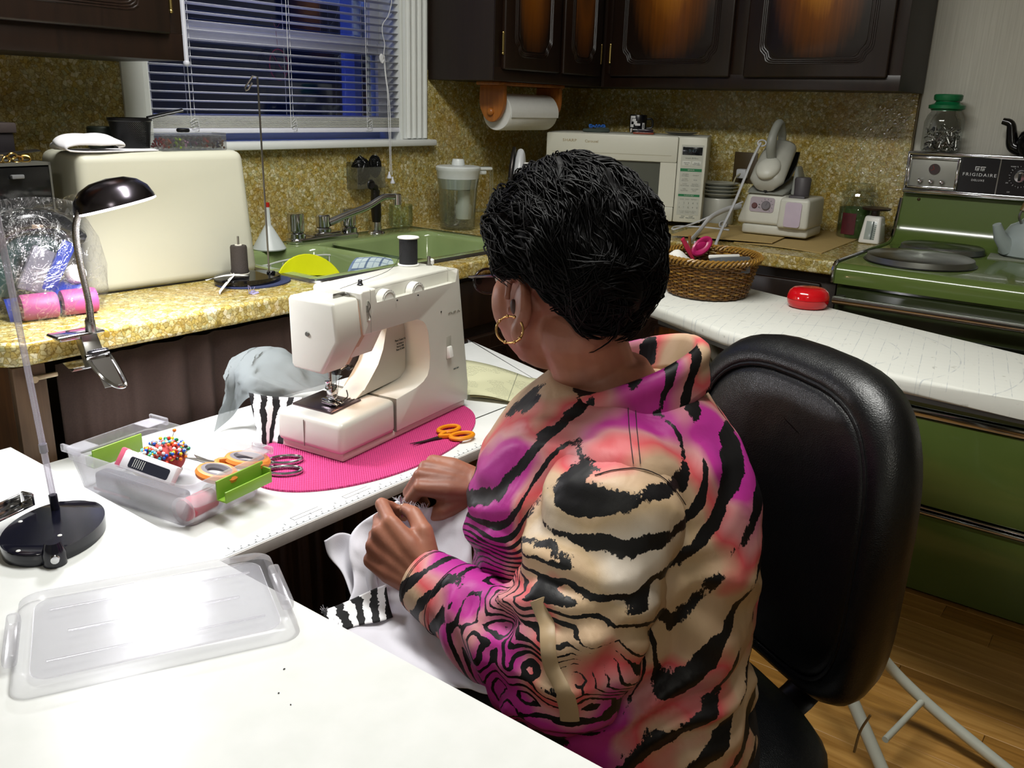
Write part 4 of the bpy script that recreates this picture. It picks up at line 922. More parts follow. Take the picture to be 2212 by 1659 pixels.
# clip lamp
lp = az(205, 735, ZC)
cl = thing('clip_lamp', 'steel gooseneck clip lamp switched on, clamped to the worktop edge', 'lamp', (-2.468, -.665, ZC))
jaw = MB().hexa([(-.062, -.02, .006), (.022, -.02, .006), (.022, .022, .006), (-.062, .022, .006), (-.060, -.018, .011), (.020, -.018, .011), (.020, .02, .011), (-.060, .02, .011)], .002)
jaw.box(-.055, -.02, -.014, .0145, .0, .008, .002).build('upper_jaw', CHROME, cl)
MB().hexa([(-.045, -.02, -.052), (.015, -.02, -.052), (.012, .02, -.046), (-.04, .02, -.046), (-.04, -.02, -.048), (.013, -.02, -.048), (.012, .02, -.0445), (-.04, .02, -.0445)], .001).build('lower_jaw', CHROME, cl)
MB().hexa([(-.022, -.02, -.05), (.018, -.022, -.05), (.016, .012, .0), (-.018, .012, .0), (-.018, -.030, -.046), (.014, -.032, -.046), (.014, -.0, .008), (-.014, -.0, .008)], .001).build('spring_housing', STEEL, cl)
MB().tube([(.006*math.cos(a*.9)-.0+a*.0006-.012, -.026+.006*math.sin(a*.9), -.022) for a in range(46)], .0013, 5).build('spring', DARKST, cl)
MB().tube(spline([(-.020, -.024, -.03), (-.012, -.050, -.058), (.004, -.066, -.078), (.022, -.066, -.080), (.024, -.052, -.062), (.020, -.026, -.03)], 6), .0035, 8, closed=True).build('squeeze_lever', CHROME, cl)
MB().sheet(lambda u, v: (-.014+.032*u, -.030-.034*v, -.036-.042*v), 4, 4, .0012).build('lever_plate', CHROME, cl)
hd0 = Vector(ay(240, 432, -.69))-Vector(cl.location)
neck = spline([(0, -.012, .008), (-.002, -.02, .06), (-.010, -.024, .12), (-.013, -.025, .165), (-.010, -.025, .195), (.004, -.025, .222), (.022, -.024, .236)], 8)
n_ = N('gooseneck_steel'); s_ = n_.sep(n_.coord()); n_.bump(n_.math('SINE', n_.math('MULTIPLY', s_[2], 2600)), .5, .001); goose = n_.fin('#85807c', .28, 1)
MB().tube(neck, [.0062]*8+[.0055]*(len(neck)-8), 12).build('gooseneck', goose, cl)
MB().lathe([(.0075, 0), (.009, .002), (.0085, .02), (.0065, .026)], 16, M=T(0, -.012, .008)).build('socket', STEEL, cl)
a0_, a1_ = Vector(ay(168, 468, -.69)), Vector(ay(326, 425, -.69)); hc = (a0_+a1_)/2-Vector(cl.location); xr_ = (a1_-a0_).normalized(); hr = (a1_-a0_).length/2
hz_ = Vector((0, .17, .985)); HM = frame(hc, xr_, hz_)
MB().lathe([(hr, 0), (hr*.985, .008), (hr*.9, .023), (hr*.7, .036), (hr*.42, .044), (0, .047)], 48, M=HM).lathe([(0, .045), (hr*.4, .042), (hr*.68, .034), (hr*.88, .021), (hr*.965, .005), (hr, 0)], 48, M=HM).build('shade', mat('shade_gunmetal', '#5d5860', .22, 1, .03), cl, 60)
MB().lathe([(0, -.002), (hr*.93, -.002), (hr*1.0, -.0005), (hr*1.0, .002), (hr*.93, .004), (0, .004)], 48, M=HM).build('diffuser', emit('led_diffuser', '#f4f2ff', DIFF_E), cl)
HW = Matrix.Translation(cl.location) @ HM
lw = lamp('clip_lamp_leds', 'AREA', (HW @ Vector((0, 0, -.005)))[:], CLIP_W, (.97, .96, 1.0), hr*1.7, None, shape='DISK')
lw.matrix_world = HW @ T(0, 0, -.005)

# thread stand
ts = thing('thread_stand', 'black round thread stand with tall wire hook beside the sink', 'thread stand', (-1.995, -.468, ZC))
pad = MB().prism(ell(.005, -.005, .088, .072, 36), 0, .003, .001).build('blue_pad', mat('navy_felt', '#2a3358', .9), None, loc=(-1.99, -.47, ZC+.0005)); tag(pad, 'blue felt pad under the black thread stand', 'pad')
ts.location.z += .0035
MB().prism(ell(0, 0, .078, .062, 40), 0, .013, .003).cyl(.010, 0, .018, 16, .002, M=T(.055, -.012, 0)).build('base', BLACKG, ts)
MB().cyl(.0024, .012, .098, 10, M=T(0, .028, 0)).build('spindle', STEEL, ts)
rb0 = Vector((.05, -.012, .013)); rtop = Vector(ay(556, 166, ts.location.y-.012))-Vector(ts.location)
hk = [tuple(rb0), tuple(rtop), tuple(rtop+rt*-.010+Vector((0, 0, .002))), tuple(rtop+rt*-.028+Vector((0, 0, -.022))), tuple(rtop+rt*-.026+Vector((0, 0, -.028))), tuple(rtop+rt*-.021+Vector((0, 0, -.026))), tuple(rtop+rt*-.012+Vector((0, 0, -.012)))]
MB().tube(hk, .0021, 8).build('wire_hook', STEEL, ts)
spm = mat('thread_dark_brown', '#3a332e', .85, 0, .15, 400, .4)
tsp = thing('thread_spool', 'spool of dark grey thread on the black thread stand', 'thread', (-1.995, -.44, ts.location.z+.0135))
MB().lathe([(0, .002), (.0195, .002), (.0205, .005), (.019, .012), (.0185, .06), (.017, .064), (0, .064)], 28).build('thread', spm, tsp)
MB().lathe([(0, .064), (.008, .064), (.008, .066), (0, .066)], 16).lathe([(0, 0), (.021, 0), (.021, .002), (0, .002)], 24).build('spool_core', CREAM, tsp)
ps = MB().sheet(lambda u, v: (-.085+.095*u, (.006 if u < .5 else .006)-.024*u+.02*v*(.4+u*.6)+.03*(u-.5)*v, .0145+.012*math.sin(PI*u)*.4+.003), 14, 4, .0004).sheet(lambda u, v: (-.105+.085*u+.012*v, -.075+.065*u**.8+.022*v, .001+.022*u**1.3), 14, 4, .0004).build('paper_strip', PAPER, None, 180, loc=(-2.02, -.475, ZC+.003)); tag(ps, 'curled white paper strip lying on the thread stand base', 'paper')
w = MB()
for a, b in (((-.008, 0, 0), (-.006, .004, .018)), ((0, 0, 0), (.006, -.002, .014)), ((-.006, 0, .001), (.012, .006, .003)), ((.002, 0, .0), (-.002, .006, .016)), ((-.004, -.004, 0), (.012, -.006, .002))): w.tube([a, b], [(.003, .0006)]*2, 5)
w.box(-.003, .006, -.004, .003, 0, .006, .001)
sn = w.build('thread_snippets', mat('snip_lilac', '#8c86a8', .7), None, loc=az(545, 634, ZC+.001)); tag(sn, 'tiny lilac thread snippets in front of the thread stand', 'snippet')

# behind the sink: glue bottle cone, glass dish, scourers
cb_ = thing('funnel_bottle', 'white cone-shaped bottle with red tip standing at the sink corner', 'bottle', tuple(az(582, 538, zr).xy)+(zr,))
MB().lathe([(0, 0), (.044, 0), (.045, .003), (.012, .06), (.008, .066), (.006, .115), (0, .115)], 32).build('cone', mat('cone_white', '#c6cccb', .4), cb_)
MB().lathe([(.0062, .113), (.0062, .125), (0, .126)], 16).build('red_tip', mat('red_cap', '#b02018', .35), cb_)
gd = thing('glass_bowl', 'pale green glass bowl at the right back corner of the sink', 'bowl', tuple(az(866, 492, zr).xy)+(zr,))
MB().lathe([(0, .002), (.03, .002), (.038, .006), (.040, .03), (.0385, .075), (.037, .075), (.0385, .03), (.036, .008), (0, .005)], 36).build('glass', clear('green_glass', (.93, .985, .95), .2, .04), gd)
sc = thing('scourer_caddy', 'clear suction caddy holding two black scouring pads below the window', 'caddy', ax(0, 0, 0) if 0 else (-1.225, -.012, 1.10))
MB().box(-.06, .06, -.05, -.0485, -.045, .02).box(-.06, -.0585, -.05, -.002, -.045, .02).box(.0585, .06, -.05, -.002, -.045, .02).box(-.06, .06, -.05, -.002, -.0465, -.045).box(-.06, .06, -.003, -.0015, -.045, .035).build('clear_holder', clear('caddy_clear', (.97, .98, .97), .0, .25), sc)
def scour(name, lbl, c, r, seed):
    w = MB(); rr = random.Random(seed)
    for k in range(90):
        a = rr.random()*6.28; b = rr.uniform(-1, 1); q = Vector((math.cos(a)*math.sqrt(1-b*b), math.sin(a)*math.sqrt(1-b*b), b)); ax_ = Vector((rr.gauss(0, 1), rr.gauss(0, 1), rr.gauss(0, 1))).normalized()
        pts = [tuple(Vector(c)+Vector((d.x*r[0], d.y*r[1], d.z*r[2]))) for d in [(Matrix.Rotation(t*.45, 3, ax_) @ q)*rr.uniform(.85, 1.03) for t in range(6)]]
        w.tube(pts, .0016, 4)
    w.sph(c, tuple(x*.85 for x in r), 14, 10)
    o = w.build(name, mt('scour_black', '#141516', .35, .4), None, 40, loc=sc.location); return tag(o, lbl, 'scourer')
scour('scouring_pad', 'larger black wire scouring pad, left in the clear caddy', (-.022, -.026, .008), (.034, .021, .045), 1)
scour('scouring_pad', 'smaller black wire scouring pad, right in the clear caddy', (.038, -.026, .020), (.020, .02, .035), 2)

# in the sink: yellow plate, white rack, checked towel
yp = MB().lathe([(0, 0), (.05, .001), (.085, .008), (.092, .012), (.09, .014), (.05, .004), (0, .003)], 40).build('plate', mat('yellow_plate', '#c8cc10', .35), None, 40, loc=(-1.825, -.475, .872), rot=(math.radians(68), 0, math.radians(-12))); tag(yp, 'bright yellow plate leaning in the left sink bowl', 'plate')
dr2 = thing('dish_rack', 'white wire dish rack in the sink behind the sewing machine', 'rack', (-1.66, -.36, .742))
w = MB()
loopz = spline([(-.14, -.14, .0), (-.14, -.14, .14), (-.10, -.145, .160), (0, -.15, .166), (.10, -.145, .162), (.115, -.13, .14), (.115, -.13, .0)], 6); w.tube(loopz, .0025, 6)
loopb = [(a, .15 if False else .12, c) for a, b, c in loopz]; w.tube(loopb, .0025, 6)
for x in (-.14, -.10, -.06, -.02, .02, .06, .1): w.tube([(x, -.145, .0), (x, -.145, .16)], .0018, 6); w.tube([(x, .12, .0), (x, .12, .16)], .0018, 6); w.tube([(x, -.145, .003), (x, .12, .003)], .0018, 6)
for x in (-.14, .115): w.tube([(x, -.14, .16), (x, .12, .16)], .0025, 6)
w.build('wire_frame', mat('rack_white', '#c9ccc8', .35), dr2)
n_ = N('checked_towel'); uv = n_.coord('UV', (1, 1, 1)); s_ = n_.sep(uv)
def stripes(c, per, w_): f = n_.math('FRACT', n_.math('MULTIPLY', c, per)); return n_.math('LESS_THAN', f, w_)
a_ = n_.math('MAXIMUM', stripes(s_[0], 5, .16), stripes(s_[1], 4, .16)); b_ = n_.math('MAXIMUM', stripes(n_.math('ADD', s_[0], .09), 5, .08), stripes(n_.math('ADD', s_[1], .12), 4, .08))
c_ = n_.mix(n_.math('MULTIPLY', b_, .55), '#c3d2d8', '#6d86a8'); c_ = n_.mix(n_.math('MULTIPLY', a_, .8), c_, '#35517e')
t_ = n_.noise(uv, 120, 2); n_.bump(t_.outputs[0], .3, .002); tow = n_.fin(c_, .9)
P = [[ay(735, 640, -.53), ay(757, 574, -.505), ay(775, 556, -.47), ay(790, 580, -.36)], [ay(790, 650, -.53), ay(808, 572, -.50), ay(825, 556, -.46), ay(835, 590, -.36)], [ay(850, 650, -.53), ay(856, 584, -.50), ay(868, 564, -.46), ay(880, 590, -.36)], [ay(910, 650, -.53), ay(915, 600, -.50), ay(915, 583, -.46), ay(920, 600, -.36)]]
def bz(P, u, v):
    B = lambda t: ((1-t)**3, 3*t*(1-t)**2, 3*t*t*(1-t), t**3)
    U, V = B(u), B(v); return sum((P[i][j]*(U[i]*V[j]) for i in range(4) for j in range(4)), Vector())
def uvmap(o, nu, nv):
    me = o.data; uvl = me.uv_layers.new(name='UVMap'); q = nv+1; N_ = (nu+1)*q
    for l in me.loops: i = l.vertex_index % N_; uvl.data[l.index].uv = ((i//q)/nu, (i % q)/nv)
def lin4(P, u, v):
    def sp(c, t):
        c = [c[0]*2-c[1]]+c+[c[-1]*2-c[-2]]; k = min(2, int(t*3)); f = t*3-k; a, b, d, e = c[k:k+4]
        return .5*((2*b)+(d-a)*f+(2*a-5*b+4*d-e)*f*f+(3*b-a-3*d+e)*f**3)
    return sp([sp(r, v) for r in P], u)
tw_ = MB().sheet(lambda u, v: lin4(P, u, v), 24, 24, .003).build('dish_towel', tow, None, 180); uvmap(tw_, 24, 24); tag(tw_, 'blue and white checked dish towel draped over the dish rack', 'towel')

# water filter pitcher, flat iron
wp = thing('filter_pitcher', 'clear water filter pitcher with a white lid by the splashback', 'pitcher', (-.955, -.185, ZC+.0005), -25)
clp = clear('pitcher_clear', (.93, .95, .92), .3, .05, '#dfe6e0', diff=.04)
MB().lathe([(0, .002), (.052, .002), (.057, .006), (.064, .13), (.070, .165), (.068, .165), (.062, .13), (.055, .01), (0, .007)], 40).build('body', clp, wp)
MB().lathe([(0, .125), (.03, .127), (.058, .132), (.068, .165), (.0715, .188), (.074, .192), (.074, .20), (.070, .204), (0, .206)], 40).lathe([(0, .206), (.022, .206), (.020, .222), (.018, .226), (0, .227)], 24).build('lid_and_hopper', mat('pitcher_white', '#d3d8d6', .35), wp)
MB().lathe([(0, .03), (.020, .03), (.026, .034), (.027, .075), (.022, .085), (.021, .126)], 24, M=T(.018, -.008, 0)).build('filter', mt('filter_white', '#dde0dd', .4), wp)
MB().tube(spline([(.06, 0, .192), (.085, 0, .196), (.118, 0, .195), (.122, 0, .17), (.122, 0, .09), (.116, 0, .062), (.062, 0, .058)], 6), [(.010, .006)]*37, 10, flat=(0, 1, 0)).build('handle', clp, wp)
MB().box(.066, .12, -.014, .014, .19, .20, .004).box(.07, .10, -.010, .010, .176, .19, .004).build('handle_cap', mt('pitcher_white2', '#d3d8d6', .35), wp)
irn2 = thing('flat_iron', 'white iron standing upright on its heel behind the woman', 'iron', M=frame(Vector((-.715, -.205, ZC+.001)), Vector((-.93, -.35, 0)), (0, 0, 1)))
sole = [(0, .262)]+[(s*x, z) for s, pts in ((1, [(.02, .235), (.042, .18), (.056, .1), (.058, .02)]),) for x, z in pts]
poly = sole+[(-x, z) for x, z in sole[:0:-1]]
MB().prism(poly, -.006, .006, .002, M=T(0, .02, 0) @ RX(90)).build('soleplate', mat('iron_sole', '#3a3634', .25, .8), irn2)
MB().prism([(x*.93, z*.97+.002) for x, z in poly], -.04, -.008, .014, seg=4, M=T(0, .02, 0) @ RX(90) @ SC(1, 1, -1) if 0 else T(0, .02, 0) @ RX(90) @ SC(1, 1, 1)).build('body', mat('iron_white', '#cfd2d6', .3), irn2, 60)
MB().tube(spline([(0, .055, .2), (0, .085, .19), (0, .092, .11), (0, .085, .03), (0, .055, .02)], 6), .013, 12).build('handle', WHITEP, irn2)
# ================================================================ sewing table
TZ, FZ = .70, .755
tab = thing('sewing_table', 'low white sewing table with a ruler printed along its front edge', 'table')
n_ = N('white_laminate'); t_ = n_.noise(n_.coord(), 25, 3); lam = n_.fin(n_.mix(t_.outputs[0], '#d9dcd8', '#e8e9e8'), .28)
edgew = mat('edge_band_scuffed', '#c4bfbb', .6, 0, .12, 70)
ty0, ty1 = -1.155, -.642
pts = [(-2.60, ty0), (-1.66, ty0), (-1.585, -1.12), (-1.525, -.985), (-1.40, ty1+.03), (-1.41, ty1), (-2.60, ty1)]
MB().prism(pts, TZ-.020, TZ, .0015).build('top', lam, tab)
MB().box(-2.60, -1.66, ty0-.0022, ty0+.0002, TZ-.0195, TZ-.001, .0005).build('edge_band', edgew, tab)
MB().box(-2.02, -1.60, -1.0465, -1.0435, TZ+.0001, TZ+.0006).build('leaf_seam', mat('seam_dark', '#33352f', .8), tab)
w = MB(); rr = random.Random(2)
x = -2.535
k = 0
while x < -1.86:
    w.box(x, x+.0032, ty0+.0055, ty0+.0075, TZ, TZ+.00035)
    if k % 2: w.box(x+.004, x+.0062, ty0+.0115, ty0+.0130, TZ, TZ+.00035)
    if k % 4 == 0: w.box(x+.001, x+.002, ty0+.017, ty0+.022, TZ, TZ+.00035)
    x += .0125; k += 1
for x0 in (-2.415, -2.31): w.box(x0, x0+.055, ty0+.020, ty0+.0207, TZ, TZ+.00035).box(x0, x0+.055, ty0+.030, ty0+.0306, TZ, TZ+.00035).box(x0, x0+.0007, ty0+.020, ty0+.030, TZ, TZ+.00035)
w.box(-2.55, -1.86, ty0+.0035, ty0+.0041, TZ, TZ+.0003)
w.build('printed_ruler', mat('ruler_ink', '#5a5f66', .7), tab, kind='stuff')
leg = mat('leg_dark_steel', '#1b1c22', .4, .4)
for x, y in ((-2.50, -1.09), (-1.72, -1.09), (-2.50, -.70), (-1.55, -.70)): MB().tube([(x, y, 0), (x, y, TZ-.02)], .014, 10).build('leg', leg, tab)
# pink mat
n_ = N('pink_woven'); v_ = n_.coord('Object', (1, 1, 1)); s_ = n_.sep(v_)
ga = n_.math('MULTIPLY', n_.math('SINE', n_.math('MULTIPLY', s_[0], 1150)), n_.math('SINE', n_.math('MULTIPLY', s_[1], 1150)))
n_.bump(ga, .8, .0015)
pink = n_.fin(n_.mix(n_.math('MULTIPLY_ADD', ga, .5, .5), '#a81f60', '#e8468f'), .75)
rag = [( .27*math.cos(a)*(1+.004*math.sin(a*70)), .153*math.sin(a)*(1+.006*math.sin(a*70))) for a in [2*PI*i/140 for i in range(140)]]
pm_ = MB().prism(rag, 0, .0035, .001).build('placemat', pink, None, 40, loc=(-2.105, -.977, TZ+.0004), rot=(0, 0, math.radians(5))); tag(pm_, 'bright pink woven oval placemat under the sewing machine', 'placemat')
MZ = TZ+.0042

# ---------------------------------------------------------------- sewing machine
SMX = T(-2.225, -1.032, MZ) @ RZ(6.9)
sm = thing('sewing_machine', 'white sewing machine standing on the pink oval placemat', 'sewing machine', M=SMX)
mw_ = mat('machine_white', '#d0cfc5', .33, 0, .015, 8)
seam = mat('seam_grey', '#85847a', .7)
L_, D_ = .397, .155
EXZ = Matrix(((1, 0, 0, 0), (0, 0, 1, 0), (0, 1, 0, 0), (0, 0, 0, 1)))      # prism xy -> local xz, depth -> y
MB().box(.006, L_-.004, .004, D_-.004, 0, .016, .004).build('foot_plinth', mat('plinth_cream', '#d0cdc0', .4), sm)
bz_ = lambda x: .073+.013*min(1, x/.27)
MB().hexa([(-.002, -.001, .014), (.1525, -.001, .014), (.1525, D_, .014), (-.002, D_+.002, .014), (0, 0, bz_(0)), (.1525, 0, bz_(.1525)), (.1525, D_, bz_(.1525)), (0, D_, bz_(0))], .011, seg=4).build('extension_table', mw_, sm, 50)
cp_ = [(.153, .014), (L_, .014), (L_-.0005, .05), (.359, .297), (.354, .300), (.3505, .300), (.3505, .2715), (.0995, .2715), (.0995, .300), (.065, .300), (.060, .296), (.064, .224), (.068, .221), (.22, .2215)]+[(.256-.034+.034*math.sin(a), .2215-.034+.034*math.cos(a)) for a in (.3, .6, .9, 1.2, 1.57)]+[(.262, .14)]+[(.268-.055+.055*math.cos(a)-.0, .145-.055*math.sin(a)) for a in ()]+[(.262, .115), (.255, .100), (.240, .090), (.215, .0855), (.153, bz_(.153))]
# column and arm
MB().prism(cp_, 0, .112, .006, M=EXZ, seg=3).build('body', mw_, sm, 50)
MB().hexa([(.1535, .05, .014), (L_-.002, .05, .014), (L_-.002, D_, .014), (.1535, D_, .014), (.1535, .05, bz_(.15)), (L_-.006, .05, .092), (L_-.006, D_, .092), (.1535, D_, bz_(.15))], .008, seg=3).build('base_rear', mw_, sm)
MB().box(.0985, .3515, .020, .112, .25, .300, .005, seg=3).build('arm_top', mw_, sm)
# inner throat sweep: curved web rising from the bed to the column
MB().prism([(.098, .079), (.262, .088), (.262, .2215), (.206, .2215), (.203, .19), (.194, .158), (.178, .130), (.156, .108), (.130, .092)], .058, .108, .012, M=EXZ, seg=4).build('throat_web', mw_, sm, 60)
# head: profile in y-z pushed along x
YZX = Matrix(((0, 0, 1, 0), (1, 0, 0, 0), (0, 1, 0, 0), (0, 0, 0, 1)))
hp = [(.0, .222), (.0065, .285), (.010, .289), (.108, .290), (.112, .285), (.110, .168), (.104, .161), (.04, .159)]
MB().prism(hp, -.003, .0615, .006, M=YZX, seg=4).build('face_cover', mw_, sm, 50)
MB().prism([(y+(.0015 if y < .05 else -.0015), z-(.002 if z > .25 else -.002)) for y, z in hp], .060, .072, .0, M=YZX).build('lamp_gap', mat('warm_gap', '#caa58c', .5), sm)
MB().prism([(.004, .224), (.03, .176), (.09, .176), (.105, .19), (.105, .224)], .062, .125, .004, M=YZX, seg=2).build('needle_bar_housing', mw_, sm)
MB().lathe([(0, .002), (.004, .0018), (.0046, 0)], 14, M=T(-.0034, .068, .228) @ RY(-90)).build('cover_screw', mat('screw_grey', '#7d7d78', .3, .7), sm)
# thread path slot with levers on the front of the arm
MB().box(.0735, .0795, -.0008, .004, .245, .283, .001).build('thread_slot', mat('slot_grey', '#b5b3a8', .5), sm)
MB().box(.0725, .0745, -.003, .001, .262, .274, .0005).tube(spline([(.0765, -.002, .281), (.0785, -.004, .272), (.076, -.003, .262), (.079, -.004, .252)], 5), .0011, 6).build('take_up_lever', STEEL, sm)
MB().sph((.0787, -.002, .2475), (.0022, .002, .003), 10, 8).build('lever_tip', WHITEP, sm)
MB().box(.0845, .0849, -.0004, .0015, .223, .30).build('panel_seam', seam, sm)
# recess with two dials
rec = mat('recess_shade', '#cfccbc', .45)
for x, r in ((.140, .0195), (.228, .0195)):
    HD = T(x, .003, .2715) @ RX(90)
    o = MB().lathe([(0, .0), (r, .0), (r, -.016), (0, -.016)], 28, M=HD, a0=0, a1=180).build('dial', WHITEP, sm)
    MB().lathe([(r*.70, .0), (r*.74, .0012), (r*.80, .0012), (r*.84, 0)], 28, M=HD, a0=0, a1=180).build('dial_ring', mat('dial_ring', '#b9b9b0', .35), o)
    w = MB()
    for k in range(7): w.box(r*.87, r*.97, -.0003, .0003, 0, .0004, M=HD @ RZ(25+k*22))
    w.build('dial_marks', ink, o, kind='stuff')
# top details
MB().box(.028, .058, .034, .036, .2895, .297, .0008).box(.054, .058, .022, .036, .2895, .294, .0008).build('thread_guide', STEEL, sm)
MB().cyl(.0055, .299, .303, 16, .001, M=T(.105, .040, 0)).cyl(.004, .303, .310, 14, .001, M=T(.105, .040, 0)).build('bobbin_stud', DARKST, sm)
MB().cyl(.0035, .299, .318, 12, M=T(.348, .066, 0)).cyl(.006, .299, .302, 14, M=T(.348, .066, 0)).build('winder_spindle', STEEL, sm)
MB().cyl(.007, .299, .311, 16, .002, M=T(.366-.006, .070, 0)).build('winder_stop', WHITEP, sm)
MB().box(.10, .345, .0002, .0010, .3, .3004).build('lid_seam', seam, sm)
hw = MB().lathe([(0, .0), (.028, .0), (.032, .003), (.032, .020), (.028, .023), (0, .023)], 36, M=T(.372, .055, .20) @ RY(90)).build('handwheel', mw_, sm)
# lever switch on the column
MB().box(.316, .334, -.0006, .004, .118, .168, .002).build('switch_slot', mat('switch_recess', '#a7a498', .5), sm)
MB().hexa([(.318, -.009, .124), (.332, -.009, .124), (.332, .002, .120), (.318, .002, .120), (.318, -.004, .146), (.332, -.004, .146), (.332, .002, .146), (.318, .002, .146)], .0015).build('reverse_lever', WHITEP, sm)
for x, z in ((.298, .222), (.155, .270), (.218, .269)): MB().cyl(.0016, -.0004, .001, 10, M=T(x, -.0036 if z > .25 else 0, z) @ RX(90)).build('pin_mark', DARKST, sm)
G_ = lambda x, y, z: T(x, y, z) @ RX(90)
gi = mat('faint_print', '#9b998d', .6)
letters('lettering', 'STYLIST 634', .0075, G_(.343, -.0006, .213), gi, sm, spacing=1.05)
letters('lettering', 'FREE ARM', .0042, G_(.352, -.0006, .093), ink, sm)
letters('lettering', 'Please Contact Us', .0062, T(.236, .0534, .170) @ RX(90), ink, sm, sx=.72)
for i, t in enumerate(('for Service or', 'Parts at 1-800', 'Phone 353-0878')): letters('lettering', t, .0055, T(.236, .0534, .163-.006*i) @ RX(90), ink, sm, sx=.7)
# curved seams on the base
w = MB().tube(spline([(.140, .0, .083), (.147, -.0012, .078), (.150, -.0014, .06), (.151, -.0014, .02)], 5), .0004, 5).box(.1523, .1527, -.0012, .15, .014, bz_(.153)+.0003).box(-.0025, -.0005, .088, .0884, .016, .066)
w.build('base_seam', seam, sm, kind='stuff')
# needle plate, presser foot, needle
pz_0 = .0785
MB().hexa([(.030, .050, .0735), (.112, .050, .0775), (.112, .145, .0775), (.030, .145, .0735), (.030, .050, .0785), (.112, .050, .0815), (.112, .145, .0815), (.030, .145, .0785)], .001).build('needle_plate', mat('needle_plate_steel', '#6a5d62', .3, 1), sm)
w = MB()
for k in range(3): w.box(.060, .078, .082+k*.005, .084+k*.005, .0808, .0822)
w.box(.09, .105, .06, .062, .0815, .0822).box(.094, .109, .07, .072, .0815, .0822)
w.build('feed_dogs', STEEL, sm)
fx, fy = .060, .078
w = MB().tube([(fx, fy, .185), (fx, fy, .100)], .0035, 10).tube([(fx+.014, fy-.002, .185), (fx+.014, fy-.002, .135)], .003, 10)
w.build('presser_bar', CHROME, sm)
MB().box(fx-.008, fx+.010, fy-.010, fy+.004, .098, .118, .003).lathe([(0, .012), (.006, .010), (.0045, .003), (.006, -.004), (0, -.005)], 14, M=T(fx-.010, fy-.004, .118)).box(fx-.004, fx+.006, fy-.012, fy+.006, .090, .100, .002).build('foot_shank', CHROME, sm)
MB().hexa([(fx-.010, fy-.022, .083), (fx-.002, fy-.022, .083), (fx+.0, fy+.014, .083), (fx-.010, fy+.014, .083), (fx-.010, fy-.022, .0865), (fx-.002, fy-.022, .0865), (fx, fy+.014, .092), (fx-.010, fy+.014, .092)], .001).hexa([(fx+.003, fy-.022, .083), (fx+.012, fy-.022, .083), (fx+.012, fy+.014, .083), (fx+.002, fy+.014, .083), (fx+.003, fy-.022, .0865), (fx+.012, fy-.022, .0865), (fx+.012, fy+.014, .092), (fx+.002, fy+.014, .092)], .001).build('presser_foot', CHROME, sm)
MB().tube(spline([(fx+.012, fy-.018, .088), (fx+.026, fy-.018, .092), (fx+.030, fy-.012, .102)], 5), .0013, 6).build('thread_finger', CHROME, sm)
MB().box(fx+.009, fx+.022, fy-.008, fy+.004, .134, .146, .002).build('needle_clamp', DARKST, sm)
MB().cyl(.002, 0, .022, 10, M=T(fx+.02, fy-.004, .140) @ RY(80)).lathe([(0, 0), (.0065, .001), (.0065, .009), (0, .010)], 16, M=T(fx+.042, fy-.005, .141) @ RY(80)).build('clamp_screw', BLACKP, sm)
MB().tube([(fx+.014, fy-.002, .136), (fx+.014, fy-.002, .085)], [.0007, .0004], 6).build('needle', STEEL, sm)
MB().tube([(fx+.030, fy-.010, .170), (fx+.020, fy-.006, .138), (fx+.0145, fy-.003, .09)], .00035, 4).build('needle_thread', mt('black_thread', '#141416', .8), sm)
MB().tube(spline([(.045, .034, .304), (.105, .042, .306), (.22, .06, .312), (.316, .104, .34)], 6), .00045, 4).build('top_thread', mt('black_thread', '#141416', .8), sm)
MB().cyl(.0022, .299, .352, 8, M=T(.322, .098, 0)).build('spool_pin', WHITEP, sm)
bulb = SMX @ Vector((.095, .070, .168))
lamp('sewing_machine_bulb', 'POINT', bulb[:], BULB_W, (1, .62, .40), .010)
sp_o = SMX @ Vector((.322, .098, .3005))
tsp2 = thing('thread_spool', 'spool of black thread with white ends on top of the sewing machine', 'thread', sp_o[:])
MB().lathe([(.003, .003), (.0185, .003), (.0185, .054), (.003, .054)], 28).build('thread', mat('thread_black', '#121316', .8, 0, .1, 500, .4), tsp2)
for z in (0, .054): MB().lathe([(.003, z), (.0213, z), (.022, z+.0015), (.0213, z+.003), (.003, z+.003), (.003, z)], 28).build('end_cap', WHITEP, tsp2)

# fabric by the machine
n_ = N('zebra_print'); uv = n_.coord('UV', (1, 1, 1)); s_ = n_.sep(uv); nz = n_.noise(uv, 3.2, 3, .55)
fz = n_.math('ADD', n_.math('MULTIPLY', s_[0], 24), n_.math('MULTIPLY', nz.outputs[0], n_.math('MULTIPLY_ADD', s_[1], -3, 7)))
zf = n_.math('SINE', n_.math('ADD', fz, n_.math('MULTIPLY', n_.math('SUBTRACT', s_[1], .5), 4)))
zeb = n_.fin(n_.ramp(n_.math('MULTIPLY_ADD', zf, .5, .5), [(.48, '#f2f1f4'), (.52, '#0b0b0e')]), .85)
A, B, C_, D2 = ay(537, 848, -.815), ay(652, 858, -.865), Vector((-2.222, -.882, .702)), Vector((-2.264, -.846, .7035))
def zfn(u, v): p = (A*(1-u)+B*u)*(1-v)+(D2*(1-u)+C_*u)*v; return tuple(p+Vector((-.35, -.9, 0))*.006*math.sin(u*7+v*1.5)*(v+.2)+Vector((0, 0, -.004*math.sin(PI*u)*(1-v))))
zb_ = MB().sheet(zfn, 20, 14, .001).build('zebra_fabric', zeb, None, 180); uvmap(zb_, 20, 14); tag(zb_, 'black and white zebra print fabric hanging at the machine left side', 'fabric')
